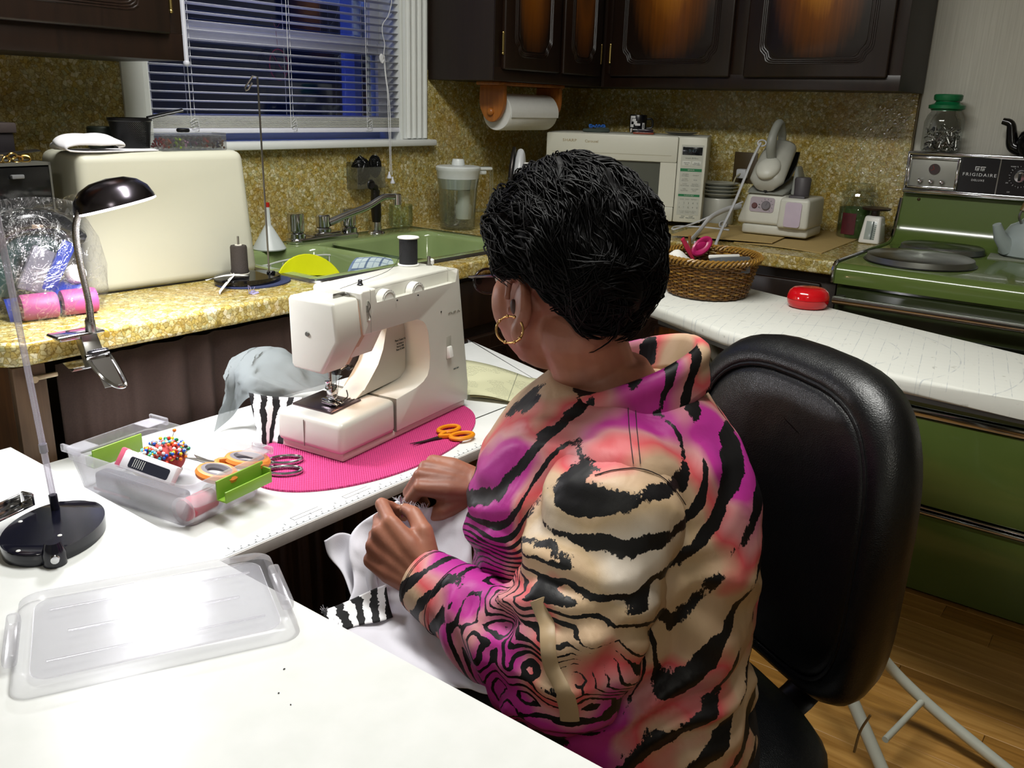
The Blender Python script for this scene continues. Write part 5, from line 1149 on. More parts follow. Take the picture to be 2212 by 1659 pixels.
n_ = N('grey_interfacing'); tr_ = n_.new('BsdfTranslucent'); tr_.inputs[0].default_value = rgb('#8c9394'); df = n_.new('BsdfDiffuse'); df.inputs[0].default_value = rgb('#8f9697'); tp0 = n_.new('BsdfTransparent')
m1 = n_.new('MixShader'); m1.inputs[0].default_value = .35; m2 = n_.new('MixShader'); m2.inputs[0].default_value = .16
n_.t.links.new(df.outputs[0], m1.inputs[1]); n_.t.links.new(tr_.outputs[0], m1.inputs[2]); n_.t.links.new(m1.outputs[0], m2.inputs[1]); n_.t.links.new(tp0.outputs[0], m2.inputs[2]); n_.t.links.new(m2.outputs[0], n_.out.inputs[0])
inter = n_.mat
P2 = [[az(462, 934, .702), az(500, 902, .722), ay(540, 858, -.806), ay(600, 872, -.825)], [ay(488, 812, -.73), ay(512, 800, -.74), ay(535, 812, -.78), ay(640, 852, -.85)], [ay(510, 770, -.68), ay(545, 752, -.70), ay(600, 757, -.74), ay(700, 840, -.85)], [ay(520, 845, -.66), ay(565, 800, -.66), ay(640, 790, -.68), ay(740, 812, -.76)]]
def ifn(u, v):
    p = lin4(P2, u, v); q = 1-abs(2*u-1)**4
    return tuple(p+Vector((.6, -.8, .3))*(.014*noise.noise((u*5, v*6, 1.3))+.009*abs(noise.noise((u*9, v*8, 4)))+.004*noise.noise((u*19, v*21, 2)))*q)
it = MB().sheet(ifn, 44, 44).build('interfacing', inter, None, 40); tag(it, 'crumpled grey sheer interfacing heaped behind the sewing machine', 'fabric')
# folded instruction sheet
pa = [az(1006, 786, TZ+.004), az(1192, 822, TZ+.012), az(1152, 866, TZ+.016), az(1008, 862, TZ+.004)]
n_ = N('instruction_print'); uv = n_.coord('UV'); s_ = n_.sep(uv)
blk = n_.noise(n_.coord('UV', (3, 4, 1)), 1, 0); ln = n_.math('GREATER_THAN', n_.math('SINE', n_.math('MULTIPLY', s_[1], 170)), .3); wd = n_.noise(n_.coord('UV', (90, 28, 1)), 1, 1)
tx = n_.math('MULTIPLY', n_.math('MULTIPLY', ln, n_.math('GREATER_THAN', wd.outputs[0], .47)), n_.math('GREATER_THAN', blk.outputs[0], .50))
fold = n_.math('LESS_THAN', n_.math('ABSOLUTE', n_.math('SUBTRACT', s_[0], .62)), .004)
ins_m = n_.fin(n_.mix(n_.math('MAXIMUM', n_.math('MULTIPLY', tx, .4), n_.math('MULTIPLY', fold, .75)), '#c6c5a2', '#3f463f'), .85)
def pfn(u, v): p = (pa[0]*(1-u)+pa[1]*u)*(1-v)+(pa[3]*(1-u)+pa[2]*u)*v; p.z = TZ+.006+.016*math.exp(-((u-.62)/.16)**2)*(.4+.6*v)*0+.010*abs(math.sin((u-.75)*3)); return tuple(p)
il = thing('instruction_sheet', 'folded yellowed instruction sheet on the sewing table, right of the machine', 'paper')
o = MB().sheet(pfn, 24, 8, .0005).build('sheet', ins_m, il, 180); uvmap(o, 24, 8)
MB().sheet(lambda u, v: tuple(Vector(pfn(u, v))+Vector((.004, -.006, -.0045))), 24, 8, .0004).build('under_sheet', mat('old_paper', '#b3aa82', .9), il, 180)

# scissors
def scissors(name, lbl, p0, p1, mats, size, hsz, thick, z, open_=10, cat='scissors', looponly=False):
    # p0 blade tip, p1 handle end (world xy); x along
    d = (Vector(p1)-Vector(p0)); d.z = 0; L = d.length
    o = thing(name, lbl, cat, M=frame(Vector((p0[0], p0[1], z)), d, (0, 0, 1)))
    pv = L*.52
    for s in (-1, 1):
        R = T(pv, 0, 0) @ RZ(s*open_/2) @ T(-pv, 0, 0); zo = (.001 if s > 0 else 0)+.001
        MB().prism([(0, 0), (pv*.35, s*.006*size), (pv, s*.008*size), (pv+.012*size, s*.006*size), (pv+.012*size, -s*.004*size), (pv, -s*.003*size)], zo, zo+.0014, .0003, M=R).build('blade', mats[0], o)
        hx = L-hsz*.9
        ring = [(hx+hsz*math.cos(a), s*(hsz*.80)+s*-.0*a+hsz*.62*math.sin(a), 0) for a in [2*PI*i/28 for i in range(28)]]
        w = MB().tube([(x, y, thick) for x, y, _ in ring], [(thick*.9, thick)]*28, 8, closed=True, M=R)
        w.hexa([(pv-.004*size, -.004*size, 0), (hx-hsz*.7, s*hsz*.35-.004, 0), (hx-hsz*.7, s*hsz*.35+.006, 0), (pv-.004*size, .004*size, 0), (pv-.004*size, -.004*size, thick*1.8), (hx-hsz*.7, s*hsz*.35-.004, thick*1.8), (hx-hsz*.7, s*hsz*.35+.006, thick*1.8), (pv-.004*size, .004*size, thick*1.8)], .002, M=R)
        h = w.build('handle', mats[1], o)
        if len(mats) > 2: MB().tube([(hx+hsz*.82*math.cos(a), s*(hsz*.80)+hsz*.47*math.sin(a), thick*1.2) for a in [2*PI*i/28 for i in range(28)]], thick*.8, 6, closed=True, M=R).build('handle_lining', mats[2], h)
    MB().cyl(.0026*size, 0, .0052, 14, .0005, M=T(pv, 0, 0)).build('pivot_screw', STEEL, o)
    return o
ora = mat('orange_handle', '#e08a08', .4)
scissors('scissors', 'small orange-handled scissors lying on the pink placemat', az(888, 963, MZ), az(1004, 934, MZ), (DARKST, ora), .7, .0235, .0046, MZ+.0005, 10)
scissors('scissors', 'chrome scissors with looped handles half under the clear plastic box', (-2.385, -.895, 0), az(650, 1007, MZ), (CHROME, CHROME), .8, .028, .0035, MZ+.0008, 6)

# ---------------------------------------------------------------- clear storage box and contents
bl_, bf_, br_ = Vector((-2.59, -.79, 0)), Vector((-2.547, -1.07, 0)), Vector((-2.375, -1.035, 0))
BXM = frame(Vector((-2.4815, -.908, TZ+.0006)), bf_-bl_, (0, 0, 1))     # x along the long side towards the viewer, y to the right
bx_ = thing('storage_box', 'clear plastic storage box of sewing notions with green clips', 'box', M=BXM)
frost = clear('frosted_polypropylene', (.98, .98, .99), .0, .2, '#f3f2f8', diff=.20)
hx_, hy_, bh = .142, .086, .076
def rr_(s, z): return [(x, y, z) for x, y in rrect(-hx_*s, hx_*s, -hy_*s, hy_*s, .02)]
MB().loft([rr_(.86, .001), rr_(.88, .004), rr_(.97, bh-.018), rr_(1.0, bh-.017), rr_(1.005, bh), rr_(.985, bh), rr_(.96, bh-.016), rr_(.865, .005)], cap=False).build('tray', frost, bx_, 50)
MB().prism([(x*.865, y*.865) for x, y in rrect(-hx_, hx_, -hy_, hy_, .02)], .001, .003).build('tray_floor', frost, bx_)
for x, y in ((-1, 1), (-1, -1), (1, 1)): MB().box(x*(hx_-.02)-.018, x*(hx_-.02)+.018, y*(hy_-.02)-.018, y*(hy_-.02)+.018, bh-.0005, bh+.0005, 0).box(x*(hx_-.02)-.022, x*(hx_-.02)+.022, y*hy_*.99-.003, y*hy_*.99+.003, bh-.006, bh+.007, .002).build('rim_lug', frost, bx_)
lime = mat('lime_clip', '#86b03a', .4)
for s in (1, -1):
    o = MB().box(-.048, .048, 0, .003, -.016, .016, .001).box(-.048, .048, .003, .020, -.016, -.013, .001).box(-.048, .048, .018, .021, -.016, .002, .001)
    o.box(-.048, -.045, .0, .02, -.016, .008, .001) if s > 0 else None
    c = o.build('green_clip', lime, bx_) ; 
    c.matrix_local = RZ(-90 if s > 0 else 90) @ T(-.012 if s > 0 else 0, hx_+.0015 if s > 0 else hx_-.020, bh-.024 if s > 0 else bh-.030)
# contents
def inbox(name, label, cat, x, y, z, rz=0): return thing(name, label, cat, M=BXM @ T(x, y, z) @ RZ(rz))
pcs = inbox('pincushion', 'round pincushion bristling with coloured pins in the clear box', 'pincushion', -.045, .030, .012)
MB().sph((0, 0, .028), (.032, .032, .026), 24, 14).build('cushion', mat('pincushion_red', '#a8322e', .8), pcs)
MB().lathe([(0, 0), (.022, 0), (.026, .006), (.024, .010), (0, .01)], 20).build('base', WHITEP, pcs)
pcol = ['#d8402a', '#2458c0', '#f0f0f0', '#e8c820', '#2a8a4a', '#f4f4f6', '#30303a', '#e87a20', '#50b0c8']
pmats = [mt('pin%d' % i, c, .2) for i, c in enumerate(pcol)]
hd = [MB().sph((0, 0, 0), .0031, 8, 6).mesh('pin_head', m, 180) for m in pmats]
rq = random.Random(11)
st_m = MB().tube([(0, 0, -.012), (0, 0, 0)], .0004, 4).mesh('pin', STEEL)
for k in range(190):
    th_ = rq.random()*6.28; ph_ = math.acos(1-rq.random()*.95); d = Vector((math.sin(ph_)*math.cos(th_), math.sin(ph_)*math.sin(th_), math.cos(ph_)))
    p = Vector((0, 0, .028))+Vector((d.x*.032, d.y*.032, d.z*.026))+d*(.001+.009*rq.random()**2+(.02 if k in (5, 17) else 0))
    pn_ = link('pin', hd[rq.randrange(9)], pcs, p); pn_.rotation_euler = d.to_track_quat('Z', 'Y').to_euler()
    if p.z > .050:
        s2 = link('pin_shaft', st_m, pn_)
q0, q1, q3 = az(246, 1004, TZ+.066), az(366, 1048, TZ+.058), az(266, 966, TZ+.090)
PW = (q1-q0).length; PH = (q3-q0).length
tpk = thing('card_packet', 'white and black packaged notion leaning in the front of the clear box', 'packet', M=frame(q0, q1-q0, (q1-q0).cross(q3-q0)))
MB().box(0, PW, 0, PH, -.012, 0, .003).build('packet', mat('packet_white', '#eceaf0', .3), tpk)
MB().prism(rrect(PW*.22, PW*.92, PH*.14, PH*.72, .004), 0, .0006).build('black_window', mat('packet_window', '#2b2d38', .2), tpk)
w = MB()
for k in range(6): w.box(PW*.30+k*.0042, PW*.30+k*.0042+.0008, PH*.22, PH*.66, .0006, .001)
w.build('needle_lines', WHITEP, tpk, kind='stuff')
MB().box(-.001, .012, -.001, PH+.001, -.013, .0005, .003).build('pink_edge', mat('packet_pink', '#e06a86', .4), tpk)
og = inbox('scissors_case', 'dark grey padded case along the front side in the clear box', 'case', -.0, -.048, .020, 3)
MB().box(-.10, .085, -.014, .014, -.014, .018, .007, seg=3).build('case', mat('case_slate', '#3a3d48', .6), og)
MB().box(-.10, -.02, -.016, -.0145, -.012, -.008).build('red_stripe', mt('red_stripe', '#8a3a3a', .6), og)
sg = inbox('thread_spool', 'large red thread spool with white ends in the front corner of the box', 'thread', .112, -.042, .026, 12)
MB().cyl(.017, -.030, .024, 24, 0, M=RX(0) @ RY(0) @ RZ(80) @ RY(90)).build('thread', mat('thread_red', '#c85a6a', .8), sg)
for z in (-.034, .024): MB().lathe([(0, z), (.021, z), (.022, z+.003), (.021, z+.006), (0, z+.006)], 26, M=RZ(80) @ RY(90)).build('end_cap', frost, sg)
MB().lathe([(.006, .0302), (.016, .0302)], 3, M=RZ(80) @ RY(90)).build('spokes', WHITEP, sg)
p_, q_ = BXM @ Vector((-.085, .070, 0)), BXM @ Vector((.080, .030, 0))
scissors('scissors', 'orange and grey handled fabric shears lying in the clear box', az(408, 972, TZ+.066), az(536, 1016, TZ+.062), (STEEL, mat('shears_orange', '#e88a3c', .4), mat('shears_grey', '#77737a', .5)), 1.3, .034, .0075, TZ+.053, 15)
tb = inbox('tape_roll', 'roll of cream tape at the back of the clear box', 'tape', -.055, -.012, .004)
MB().lathe([(.010, 0), (.022, 0), (.022, .014), (.010, .014), (.010, 0)], 28, M=T(0, 0, .02) @ RX(-35) @ RY(25)).build('tape', mat('tape_cream', '#e3e2c8', .5), tb)

# ================================================================ front table
ft = thing('front_table', 'white table with rounded edge in front, under the lamp light', 'table')
fx1 = -2.616
MB().prism([(-5.0, -2.9), (fx1, -2.9), (fx1, -.66), (-5.0, -.66)], FZ-.030, FZ, .003).build('top', lam, ft)
for x, y in ((-2.70, -2.8), (-4.8, -2.8), (-4.8, -.75), (-2.70, -.72)): MB().box(x-.025, x+.025, y-.025, y+.025, 0, FZ-.03, .004).build('leg', leg, ft)
for i, (a, b) in enumerate(((614, 1446), (602, 1498), (628, 1523))):
    o = MB().sph((0, 0, .0006), (.0014-.0004*i, .0009, .0006), 8, 6).build('crumb', mt('crumb', '#3a3a3a', .8), None, 40, loc=az(a, b, FZ)); tag(o, 'dark speck on the white front table, '+('largest, nearest the lid', 'second from the lid', 'farthest from the lid')[i], 'crumb', 'specks on the front table')
# lid
ldc = (az(50, 1292, FZ+.008)+az(590, 1193, FZ+.008)+az(636, 1365, FZ+.008)+az(14, 1500, FZ+.008))/4
LDM = frame(Vector((ldc.x, ldc.y, FZ+.0006)), (az(590, 1193, FZ)-az(50, 1292, FZ))+(az(636, 1365, FZ)-az(14, 1500, FZ)), (0, 0, 1))
ld = thing('box_lid', 'frosted clear plastic box lid lying on the white front table', 'lid', M=LDM)
lx_, ly_ = .140, .096
def rl(s, z, r=.02): return [(x, y, z) for x, y in rrect(-lx_+s, lx_-s, -ly_+s, ly_-s, r)]
MB().loft([rl(-.002, 0), rl(0, .010), rl(.003, .0125), rl(.010, .013), rl(.014, .008), rl(.016, .0075)], cap=False).build('rim', frost, ld, 50)
MB().prism([(x, y) for x, y, z in rl(.0155, 0)], .0065, .008).build('panel', frost, ld)
for s in (-1, 1): MB().box(s*lx_-.010, s*lx_+.004, -.045, .045, .004, .019, .004).build('end_tab', frost, ld)
MB().box(-.09, .09, -.002, .002, .008, .010, .001).box(-.11, .11, .05, .053, .008, .010, .001).box(-.11, .11, -.053, -.05, .008, .010, .001).build('ridges', frost, ld)
# clear pole stand
so = Vector((-2.722, -1.030, FZ+.0004))
ps_ = thing('pole_stand', 'clear pole on a black oval base at the left of the front table', 'stand', so[:], 40)
MB().prism(ell(0, 0, .080, .058, 44), 0, .018, .003).build('base', mat('base_navy_black', '#0d0e1a', .14, 0, .05), ps_)
kp = MB().lathe([(0, 0), (.014, 0), (.014, .016), (.011, .024), (.009, .030), (0, .030)], 20, M=T(-.068, -.030, 0)).build('knob_post', mat('base_navy_black2', '#11121e', .14), ps_)
kdir = (CAM-(so+RZ(40).to_3x3() @ Vector((-.068, -.03, .012)))).xy
MB().lathe([(0, .004), (.005, .003), (.006, 0)], 12, M=T(-.068, -.030, .012) @ RZ(math.degrees(math.atan2(kdir.y, kdir.x))-40) @ RY(90) @ T(0, 0, .0135)).build('screw', CHROME, kp)
for x, y in ((-.028, -.020), (.01, .048), (-.07, .012)): MB().sph((x, y, .0178), (.003, .003, .0014), 10, 6).build('rivet', WHITEP, ps_)
acr = clear('acrylic_rod', (.90, .88, .93), .6, .06, '#d8d4e0', diff=.25)
Rm = RZ(-40).to_3x3(); b0 = Rm @ (az(120, 1100, FZ+.018)-so); t0 = Rm @ (ay(0, 500, az(120, 1100, FZ+.018).y)-so); dv = t0-b0
MB().tube([tuple(b0-dv*.12), tuple(b0), tuple(b0+dv*1.08)], .0042, 10).build('pole', acr, ps_)
MB().cyl(.0056, -.012, .022, 14, M=T(*b0) @ dv.to_track_quat('Z', 'Y').to_matrix().to_4x4()).build('pole_socket', mt('socket_navy', '#1a1b28', .2), ps_)
MB().cyl(.0052, -.006, .006, 14, M=T(*(b0+dv*.24)) @ dv.to_track_quat('Z', 'Y').to_matrix().to_4x4()).build('pole_joint', mt('joint_grey', '#8d8a94', .3), ps_)
MB().tube([tuple(b0+dv*1.08), tuple(b0+dv*1.12+Vector((-.02, .0, .006))), tuple(b0+dv*1.09+Vector((-.045, 0, -.01)))], .003, 8).build('hook', STEEL, ps_)
cm_ = Rm @ (az(30, 1105, FZ+.024)-so)
MB().box(-.05, .026, -.010, .010, .0, .003, .001, M=T(*cm_) @ RZ(-40+18)).box(.022, .026, -.010, .010, 0, .018, .001, M=T(*cm_) @ RZ(-40+18)).box(-.05, .02, .008, .011, 0, .016, .001, M=T(*cm_) @ RZ(-40+18)).build('metal_clip', CHROME, ps_)
# ================================================================ ironing board
IZ = .86
far_ = [az(1400, 598, IZ), az(1624, 622, IZ), az(2212, 767, IZ)]; near_ = [az(1397, 655, IZ), az(1473, 681, IZ), az(1560, 714, IZ), az(1915, 806, IZ), az(2212, 866, IZ)]
fe = far_[2]+(far_[2]-far_[1])*.75; ne = near_[4]+(near_[4]-near_[3])*1.4
outl = [p.xy for p in near_]+[ne.xy, fe.xy, far_[2].xy, far_[1].xy, far_[0].xy]
bax = (near_[3]-near_[1]).xy.normalized()
n_ = N('board_cover'); v_ = n_.coord('Object', (1, 1, 1), (0, 0, -math.atan2(bax.y, bax.x)-.5)); s_ = n_.sep(v_)
nz = n_.noise(v_, 4, 2); nz2 = n_.noise(v_, 30, 3)
def gl_(c, per, w_): return n_.math('LESS_THAN', n_.math('FRACT', n_.math('MULTIPLY', n_.math('ADD', c, n_.math('MULTIPLY', nz.outputs[0], .006)), per)), w_)
g1 = gl_(s_[0], 39, .05); g2 = n_.math('MULTIPLY', gl_(s_[1], 39, .04), .5)
rings_ = n_.math('LESS_THAN', n_.math('ABSOLUTE', n_.math('SUBTRACT', n_.math('FRACT', n_.math('MULTIPLY', n_.vmath('LENGTH', n_.vmath('SUBTRACT', n_.coord(), tuple(az(1760, 740, IZ)))), 9)), .5)), .012)
gm = n_.math('MULTIPLY', n_.math('MAXIMUM', n_.math('MAXIMUM', g1, g2), n_.math('MULTIPLY', rings_, .9)), n_.ramp(nz2.outputs[0], [(.4, '#000000'), (.6, '#ffffff')]))
sp2 = n_.noise(v_, 55, 2); spot = n_.ramp(sp2.outputs[0], [(.70, '#000000'), (.76, '#ffffff')])
c_ = n_.mix(n_.math('MULTIPLY', gm, .5), '#d9dad2', '#8b95a0'); c_ = n_.mix(n_.math('MULTIPLY', spot, .35), c_, '#77705e')
n_.bump(nz2.outputs[0], .15, .003); cover = n_.fin(c_, .85)
ib = thing('ironing_board', 'long ironing board with white printed cover behind the black chair', 'ironing board')
bm = MB().prism([tuple(p) for p in outl], IZ-.034, IZ, .012, seg=4); bm.build('padded_top', cover, ib, 60)
MB().prism([tuple(p) for p in [sum(((q-outl[0]) for q in outl), Vector((0, 0)))/len(outl)+outl[0]+(q-(sum(((r-outl[0]) for r in outl), Vector((0, 0)))/len(outl)+outl[0]))*.93 for q in outl]], IZ-.046, IZ-.034).build('underside', mt('board_metal', '#7d7f80', .5, .5), ib)
tub = mat('tube_white', '#b9bcb0', .4)
tA0, tA1 = az(1497, 716, IZ-.05), az(1922, 1700, .012)
tA0b = az(1512, 716, IZ-.05)
MB().tube([tA0, tA1], .0135, 12).build('leg', tub, ib)
tB1 = az(2215, 1695, .012); tB0 = Vector((-1.30, -1.84, IZ-.05)); tBm = ad(1880, 1385, (CAM-(tA0+(tA1-tA0)*.72)).length+.06); tBk = ad(1995, 1512, (CAM-tBm).length+.10)
MB().tube(spline([tA0b+Vector((.05, .02, 0)), ad(1720, 1120, 1.75), tBm, tBk, tB1], 8), .0125, 12).build('leg', tub, ib)
qa = tA0+(tA1-tA0)*.89
MB().tube([ad(1912, 1598, (CAM-qa).length), tBk], .007, 10).build('cross_brace', tub, ib)
MB().tube(spline([ad(1880, 1545, 1.72), ad(1858, 1580, 1.74), ad(1845, 1625, 1.76)], 5), .0022, 6).build('wire_catch', mt('wire_tan', '#8a7048', .5), ib)

# wicker basket
wc = mat('wicker_brown', '#6e4a1c', .35, 0, .25, 90); wc2 = mat('wicker_gold', '#a07834', .32, 0, .25, 90)
bp = (az(1525, 652, IZ)+(az(1525, 652, IZ)-CAM).xy.normalized().to_3d()*.115)
bk_ = thing('wicker_basket', 'brown wicker basket of sewing things on the ironing board', 'basket', (bp.x, bp.y, IZ+.0005), 20)
ec = (1.0, .90)
def bpt(a, r, z): return (r*ec[0]*math.cos(a), r*ec[1]*math.sin(a), z)
w = MB(); NS = 44
def rad(z): return .112+.026*(z/.095)**1.1
for k in range(NS): a = 2*PI*k/NS; w.tube([bpt(a, rad(z), z) for z in (.004, .03, .06, .095)], .0022, 5)
w.build('stakes', wc, bk_, kind='stuff')
w = MB(); w2 = MB(); rows = 19
for j in range(rows):
    z = .006+.086*j/(rows-1); ph = j % 2
    pts = []
    for i in range(NS*3):
        a = 2*PI*i/(NS*3); r = rad(z)+.0032*math.cos(NS/2*a+PI*ph)
        pts.append(bpt(a, r, z+.0012*math.sin(3*a+j)))
    (w2 if j % 5 == 2 else w).tube(pts, [(.0024, .0022)]*len(pts), 6, closed=True)
w.build('weave', wc, bk_, kind='stuff'); w2.build('pale_weave', wc2, bk_, kind='stuff')
w = MB()
for k in range(64):
    a = 2*PI*k/64; r0 = rad(.095)
    pts = [bpt(a+t*.30, r0+.008*math.sin(PI*t)+(.004 if t < .5 else -.004), .092+.013*math.sin(PI*t)+.002*t) for t in (0, .25, .5, .75, 1)]
    w.tube(pts, .0031, 6)
w.build('braided_rim', wc2, bk_, kind='stuff')
MB().prism([(x, y) for x, y, _ in [bpt(2*PI*i/40, .110, 0) for i in range(40)]], .002, .006).build('bottom', wc, bk_)
def inb(name, label, cat, x, y, z, rz=0): return thing(name, label, cat, (Matrix.Translation(bk_.location) @ RZ(20) @ Vector((x, y, z)))[:], rz)
pb = lambda a, b, h: tuple(az(a, b, IZ+h))
ps0 = thing('scissors', 'scissors with magenta handles standing in the wicker basket', 'scissors', pb(1494, 568, .062), -35)
mg_ = mat('magenta_handle', '#b01f60', .3)
MB().tube([(.022*math.cos(a)+.026, .004*math.sin(a), .045+.014*math.sin(a)+.012*math.cos(a)) for a in [2*PI*i/24 for i in range(24)]], [(.006, .009)]*24, 8, closed=True).sph((.026, .0, .045), (.020, .005, .013)).build('handle', mg_, ps0)
MB().tube([(-.034, 0, .066), (-.016, 0, .040), (.004, 0, .010)], [(.008, .005), (.012, .005), (.007, .004)], 10).build('handle', mat('coral_handle', '#c03050', .3), ps0)
MB().hexa([(-.004, -.002, -.03), (.010, -.002, -.03), (.010, .002, -.03), (-.004, .002, -.03), (.0, -.002, .03), (.012, -.002, .03), (.012, .002, .03), (.0, .002, .03)], .001).build('blade', STEEL, ps0)
st_i = thing('wooden_stick', 'thin wooden stick standing up in the wicker basket', 'stick', pb(1492, 585, .035))
MB().tube([(0, 0, 0), (-.018, .004, .098)], .0042, 8).build('stick', mat('stick_wood', '#8a6030', .6), st_i)
wh = thing('white_cord_end', 'short white cord end standing up in the wicker basket', 'cord', pb(1497, 585, .035))
MB().tube([(.002, 0, 0), (-.004, 0, .082)], .0035, 8).build('cord', hose, wh)
gb = thing('grey_box', 'grey box with a white edge lying in the wicker basket', 'box', pb(1576, 566, .098), -35)
MB().box(-.042, .042, -.030, .030, -.03, .012, .004, M=RX(-12)).build('box', mat('grey_box', '#55585a', .5), gb)
MB().box(-.044, .044, .022, .030, .010, .020, .003, M=RX(-12)).build('white_edge', WHITEP, gb)
wp2 = thing('white_cloth', 'scrap of white cloth at the left side of the wicker basket', 'cloth', pb(1462, 562, .088), 10)
MB().sheet(lambda u, v: (-.03+.06*u, -.03+.06*v, .024*math.sin(PI*u)*math.sin(PI*v)+.004*math.sin(9*u+5*v)), 12, 12, .002).build('cloth', PAPER, wp2, 180)
bs2 = MB().box(-.03, .03, -.02, .02, 0, .03, .006).build('blue_packet', mat('blue_packet', '#4a6ab0', .4), None, 40, loc=tuple(az(1404, 606, IZ).xy)+(IZ+.0005,)); tag(bs2, 'small blue packet between the hair and the wicker basket', 'packet')
# red heart box
hp_ = az(1755, 674, IZ); 
hb = thing('heart_box', 'glossy red heart-shaped box lying on the ironing board', 'box', (hp_.x+.045, hp_.y+.03, IZ+.0005), -53)
red = mat('glossy_red', '#c40c18', .12, 0, .03, 8, Coat_Weight=.5)
def heart(s): return [(s*.050*math.cos(t)*(1-.30*math.exp(-((t-PI/2)/.42)**2)), s*.046*math.sin(t)*(1-.30*math.exp(-((t-PI/2)/.42)**2))) for t in [2*PI*i/64 for i in range(64)]]
MB().loft([[(x, y, z) for x, y in heart(s)] for s, z in ((.80, 0), (.93, .004), (1.0, .014), (1.02, .0215))]).build('base', red, hb, 60)
MB().loft([[(x, y, z) for x, y in heart(s)] for s, z in ((1.02, .0225), (1.0, .031), (.92, .041), (.74, .048), (.45, .0505))]).build('lid', red, hb, 60)
MB().loft([[(x, y, z) for x, y in heart(s)] for s, z in ((1.005, .0212), (1.005, .0228))]).build('seam', mt('seam_red', '#6a0810', .4), hb)

# ================================================================ black office chair
FC = Vector((math.cos(math.radians(151)), math.sin(math.radians(151)), 0))
n_ = N('black_leather'); v_ = n_.coord(); t1 = n_.vor(v_, 320, 'DISTANCE_TO_EDGE'); t2 = n_.noise(v_, 12, 3)
n_.bump(n_.math('MULTIPLY_ADD', t2.outputs[0], 3, n_.math('MULTIPLY', t1.outputs['Distance'], .5)), .22, .004)
lea = n_.fin('#050608', .36)
cc_ = ad(1733, 1074, 1.45)
CHM = frame(Vector((cc_.x, cc_.y, 0)), Vector((FC.y, -FC.x, 0)), (0, 0, 1))     # x to the sitter's right, y forward
ch = thing('office_chair', 'black leather office chair with a tall rounded back behind the woman', 'chair', M=CHM)
zb0, zb1 = .455, .995
def bo(s, inset=0):     # outline of the back in x,z
    o = []
    for i in range(56):
        a = 2*PI*i/56; c, q = math.cos(a), math.sin(a)
        x = math.copysign(abs(c)**.62, c); z = math.copysign(abs(q)**.66, q)
        wd = (.237-.012*(1-z)/2*1.0-inset)*s; hz = ((zb1-zb0)/2-inset)*s
        o.append((x*wd, (zb0+zb1)/2+z*hz))
    return o
def bow(x, z): return .035*(x/.24)**2+.012*math.sin((z-zb0)/(zb1-zb0)*PI)
rings = []
for s, y in ((.15, -.058), (.6, -.056), (.86, -.048), (.96, -.032), (.995, -.010), (1.0, .006)): rings.append([(x, y+bow(x, z), z) for x, z in bo(s)])
for ins, y in ((.006, .022), (.018, .036), (.032, .042), (.040, .041), (.0425, .036)): rings.append([(x, y+bow(x, z), z) for x, z in bo(1, ins)])
MB().loft(rings, cap=True).build('back_shell', lea, ch, 80)
rings = []
for ins, y in ((.0425, .034), (.0455, .040), (.055, .045), (.09, .050), (.15, .052), (.205, .053)): rings.append([(x, y+bow(x, z), z) for x, z in bo(1, ins)])
MB().loft(rings, cap=True).build('back_cushion', lea, ch, 80)
MB().tube([(x, .040+bow(x, z), z) for x, z in bo(1, .041)], .0035, 8, closed=True).build('piping', lea, ch)
so_ = lambda s: [(.245*s*math.copysign(abs(math.cos(a))**.6, math.cos(a)), .27+.25*s*math.copysign(abs(math.sin(a))**.6, math.sin(a))) for a in [2*PI*i/40 for i in range(40)]]
MB().loft([[(x, y, z) for x, y in so_(s)] for s, z in ((.80, .345), (.97, .352), (1.0, .385), (.99, .425), (.93, .446), (.7, .452), (.3, .450))]).build('seat', lea, ch, 80)
MB().tube(spline([(0, .12, .36), (0, .0, .35), (0, -.085, .42), (0, -.082, .60)], 6), [(.035, .010)]*19, 10, flat=(1, 0, 0)).build('back_bar', BLACKP, ch)
MB().cyl(.03, .09, .345, 20, M=T(0, .27, 0)).cyl(.045, .30, .348, 20, M=T(0, .27, 0)).build('gas_post', BLACKP, ch)
for k in range(5):
    a = math.radians(72*k+18); e = (.27*math.cos(a), .27+.27*math.sin(a))
    l_ = MB().tube([(0, .27, .10), (e[0]*.5, .27+(e[1]-.27)*.5, .095), (e[0], e[1], .066)], [(.028, .018), (.024, .015), (.018, .012)], 10).build('base_leg', BLACKP, ch)
    MB().cyl(.026, -.022, .022, 18, .004, M=T(e[0], e[1], .0275) @ RZ(72*k) @ RX(90)).build('caster', BLACKP, l_)
# ================================================================ the seated woman
def remesh(name, mb, vox, smooth=4):
    me = bpy.data.meshes.new(name); me.from_pydata(mb.v, [], mb.f)
    bm = bmesh.new(); bm.from_mesh(me); bmesh.ops.recalc_face_normals(bm, faces=bm.faces); bm.to_mesh(me); bm.free()
    o = bpy.data.objects.new(name, me); COL.objects.link(o)
    m = o.modifiers.new('r', 'REMESH'); m.mode = 'VOXEL'; m.voxel_size = vox; m.use_smooth_shade = True
    dg = bpy.context.evaluated_depsgraph_get(); r = bpy.data.meshes.new_from_object(o.evaluated_get(dg)); bpy.data.objects.remove(o); bpy.data.meshes.remove(me)
    n = len(r.vertices); co = np.empty(n*3); r.vertices.foreach_get('co', co); co = co.reshape(-1, 3)
    ed = np.empty(len(r.edges)*2, dtype=np.int64); r.edges.foreach_get('vertices', ed); ed = ed.reshape(-1, 2)
    deg = np.bincount(ed.ravel(), minlength=n).clip(1)[:, None]
    for k in range(smooth):
        for lam in (.55, -.50):
            s = np.zeros_like(co)
            for c in range(3): s[:, c] = np.bincount(ed[:, 0], co[ed[:, 1], c], n)+np.bincount(ed[:, 1], co[ed[:, 0], c], n)
            co = co+lam*(s/deg-co)
    return r, co
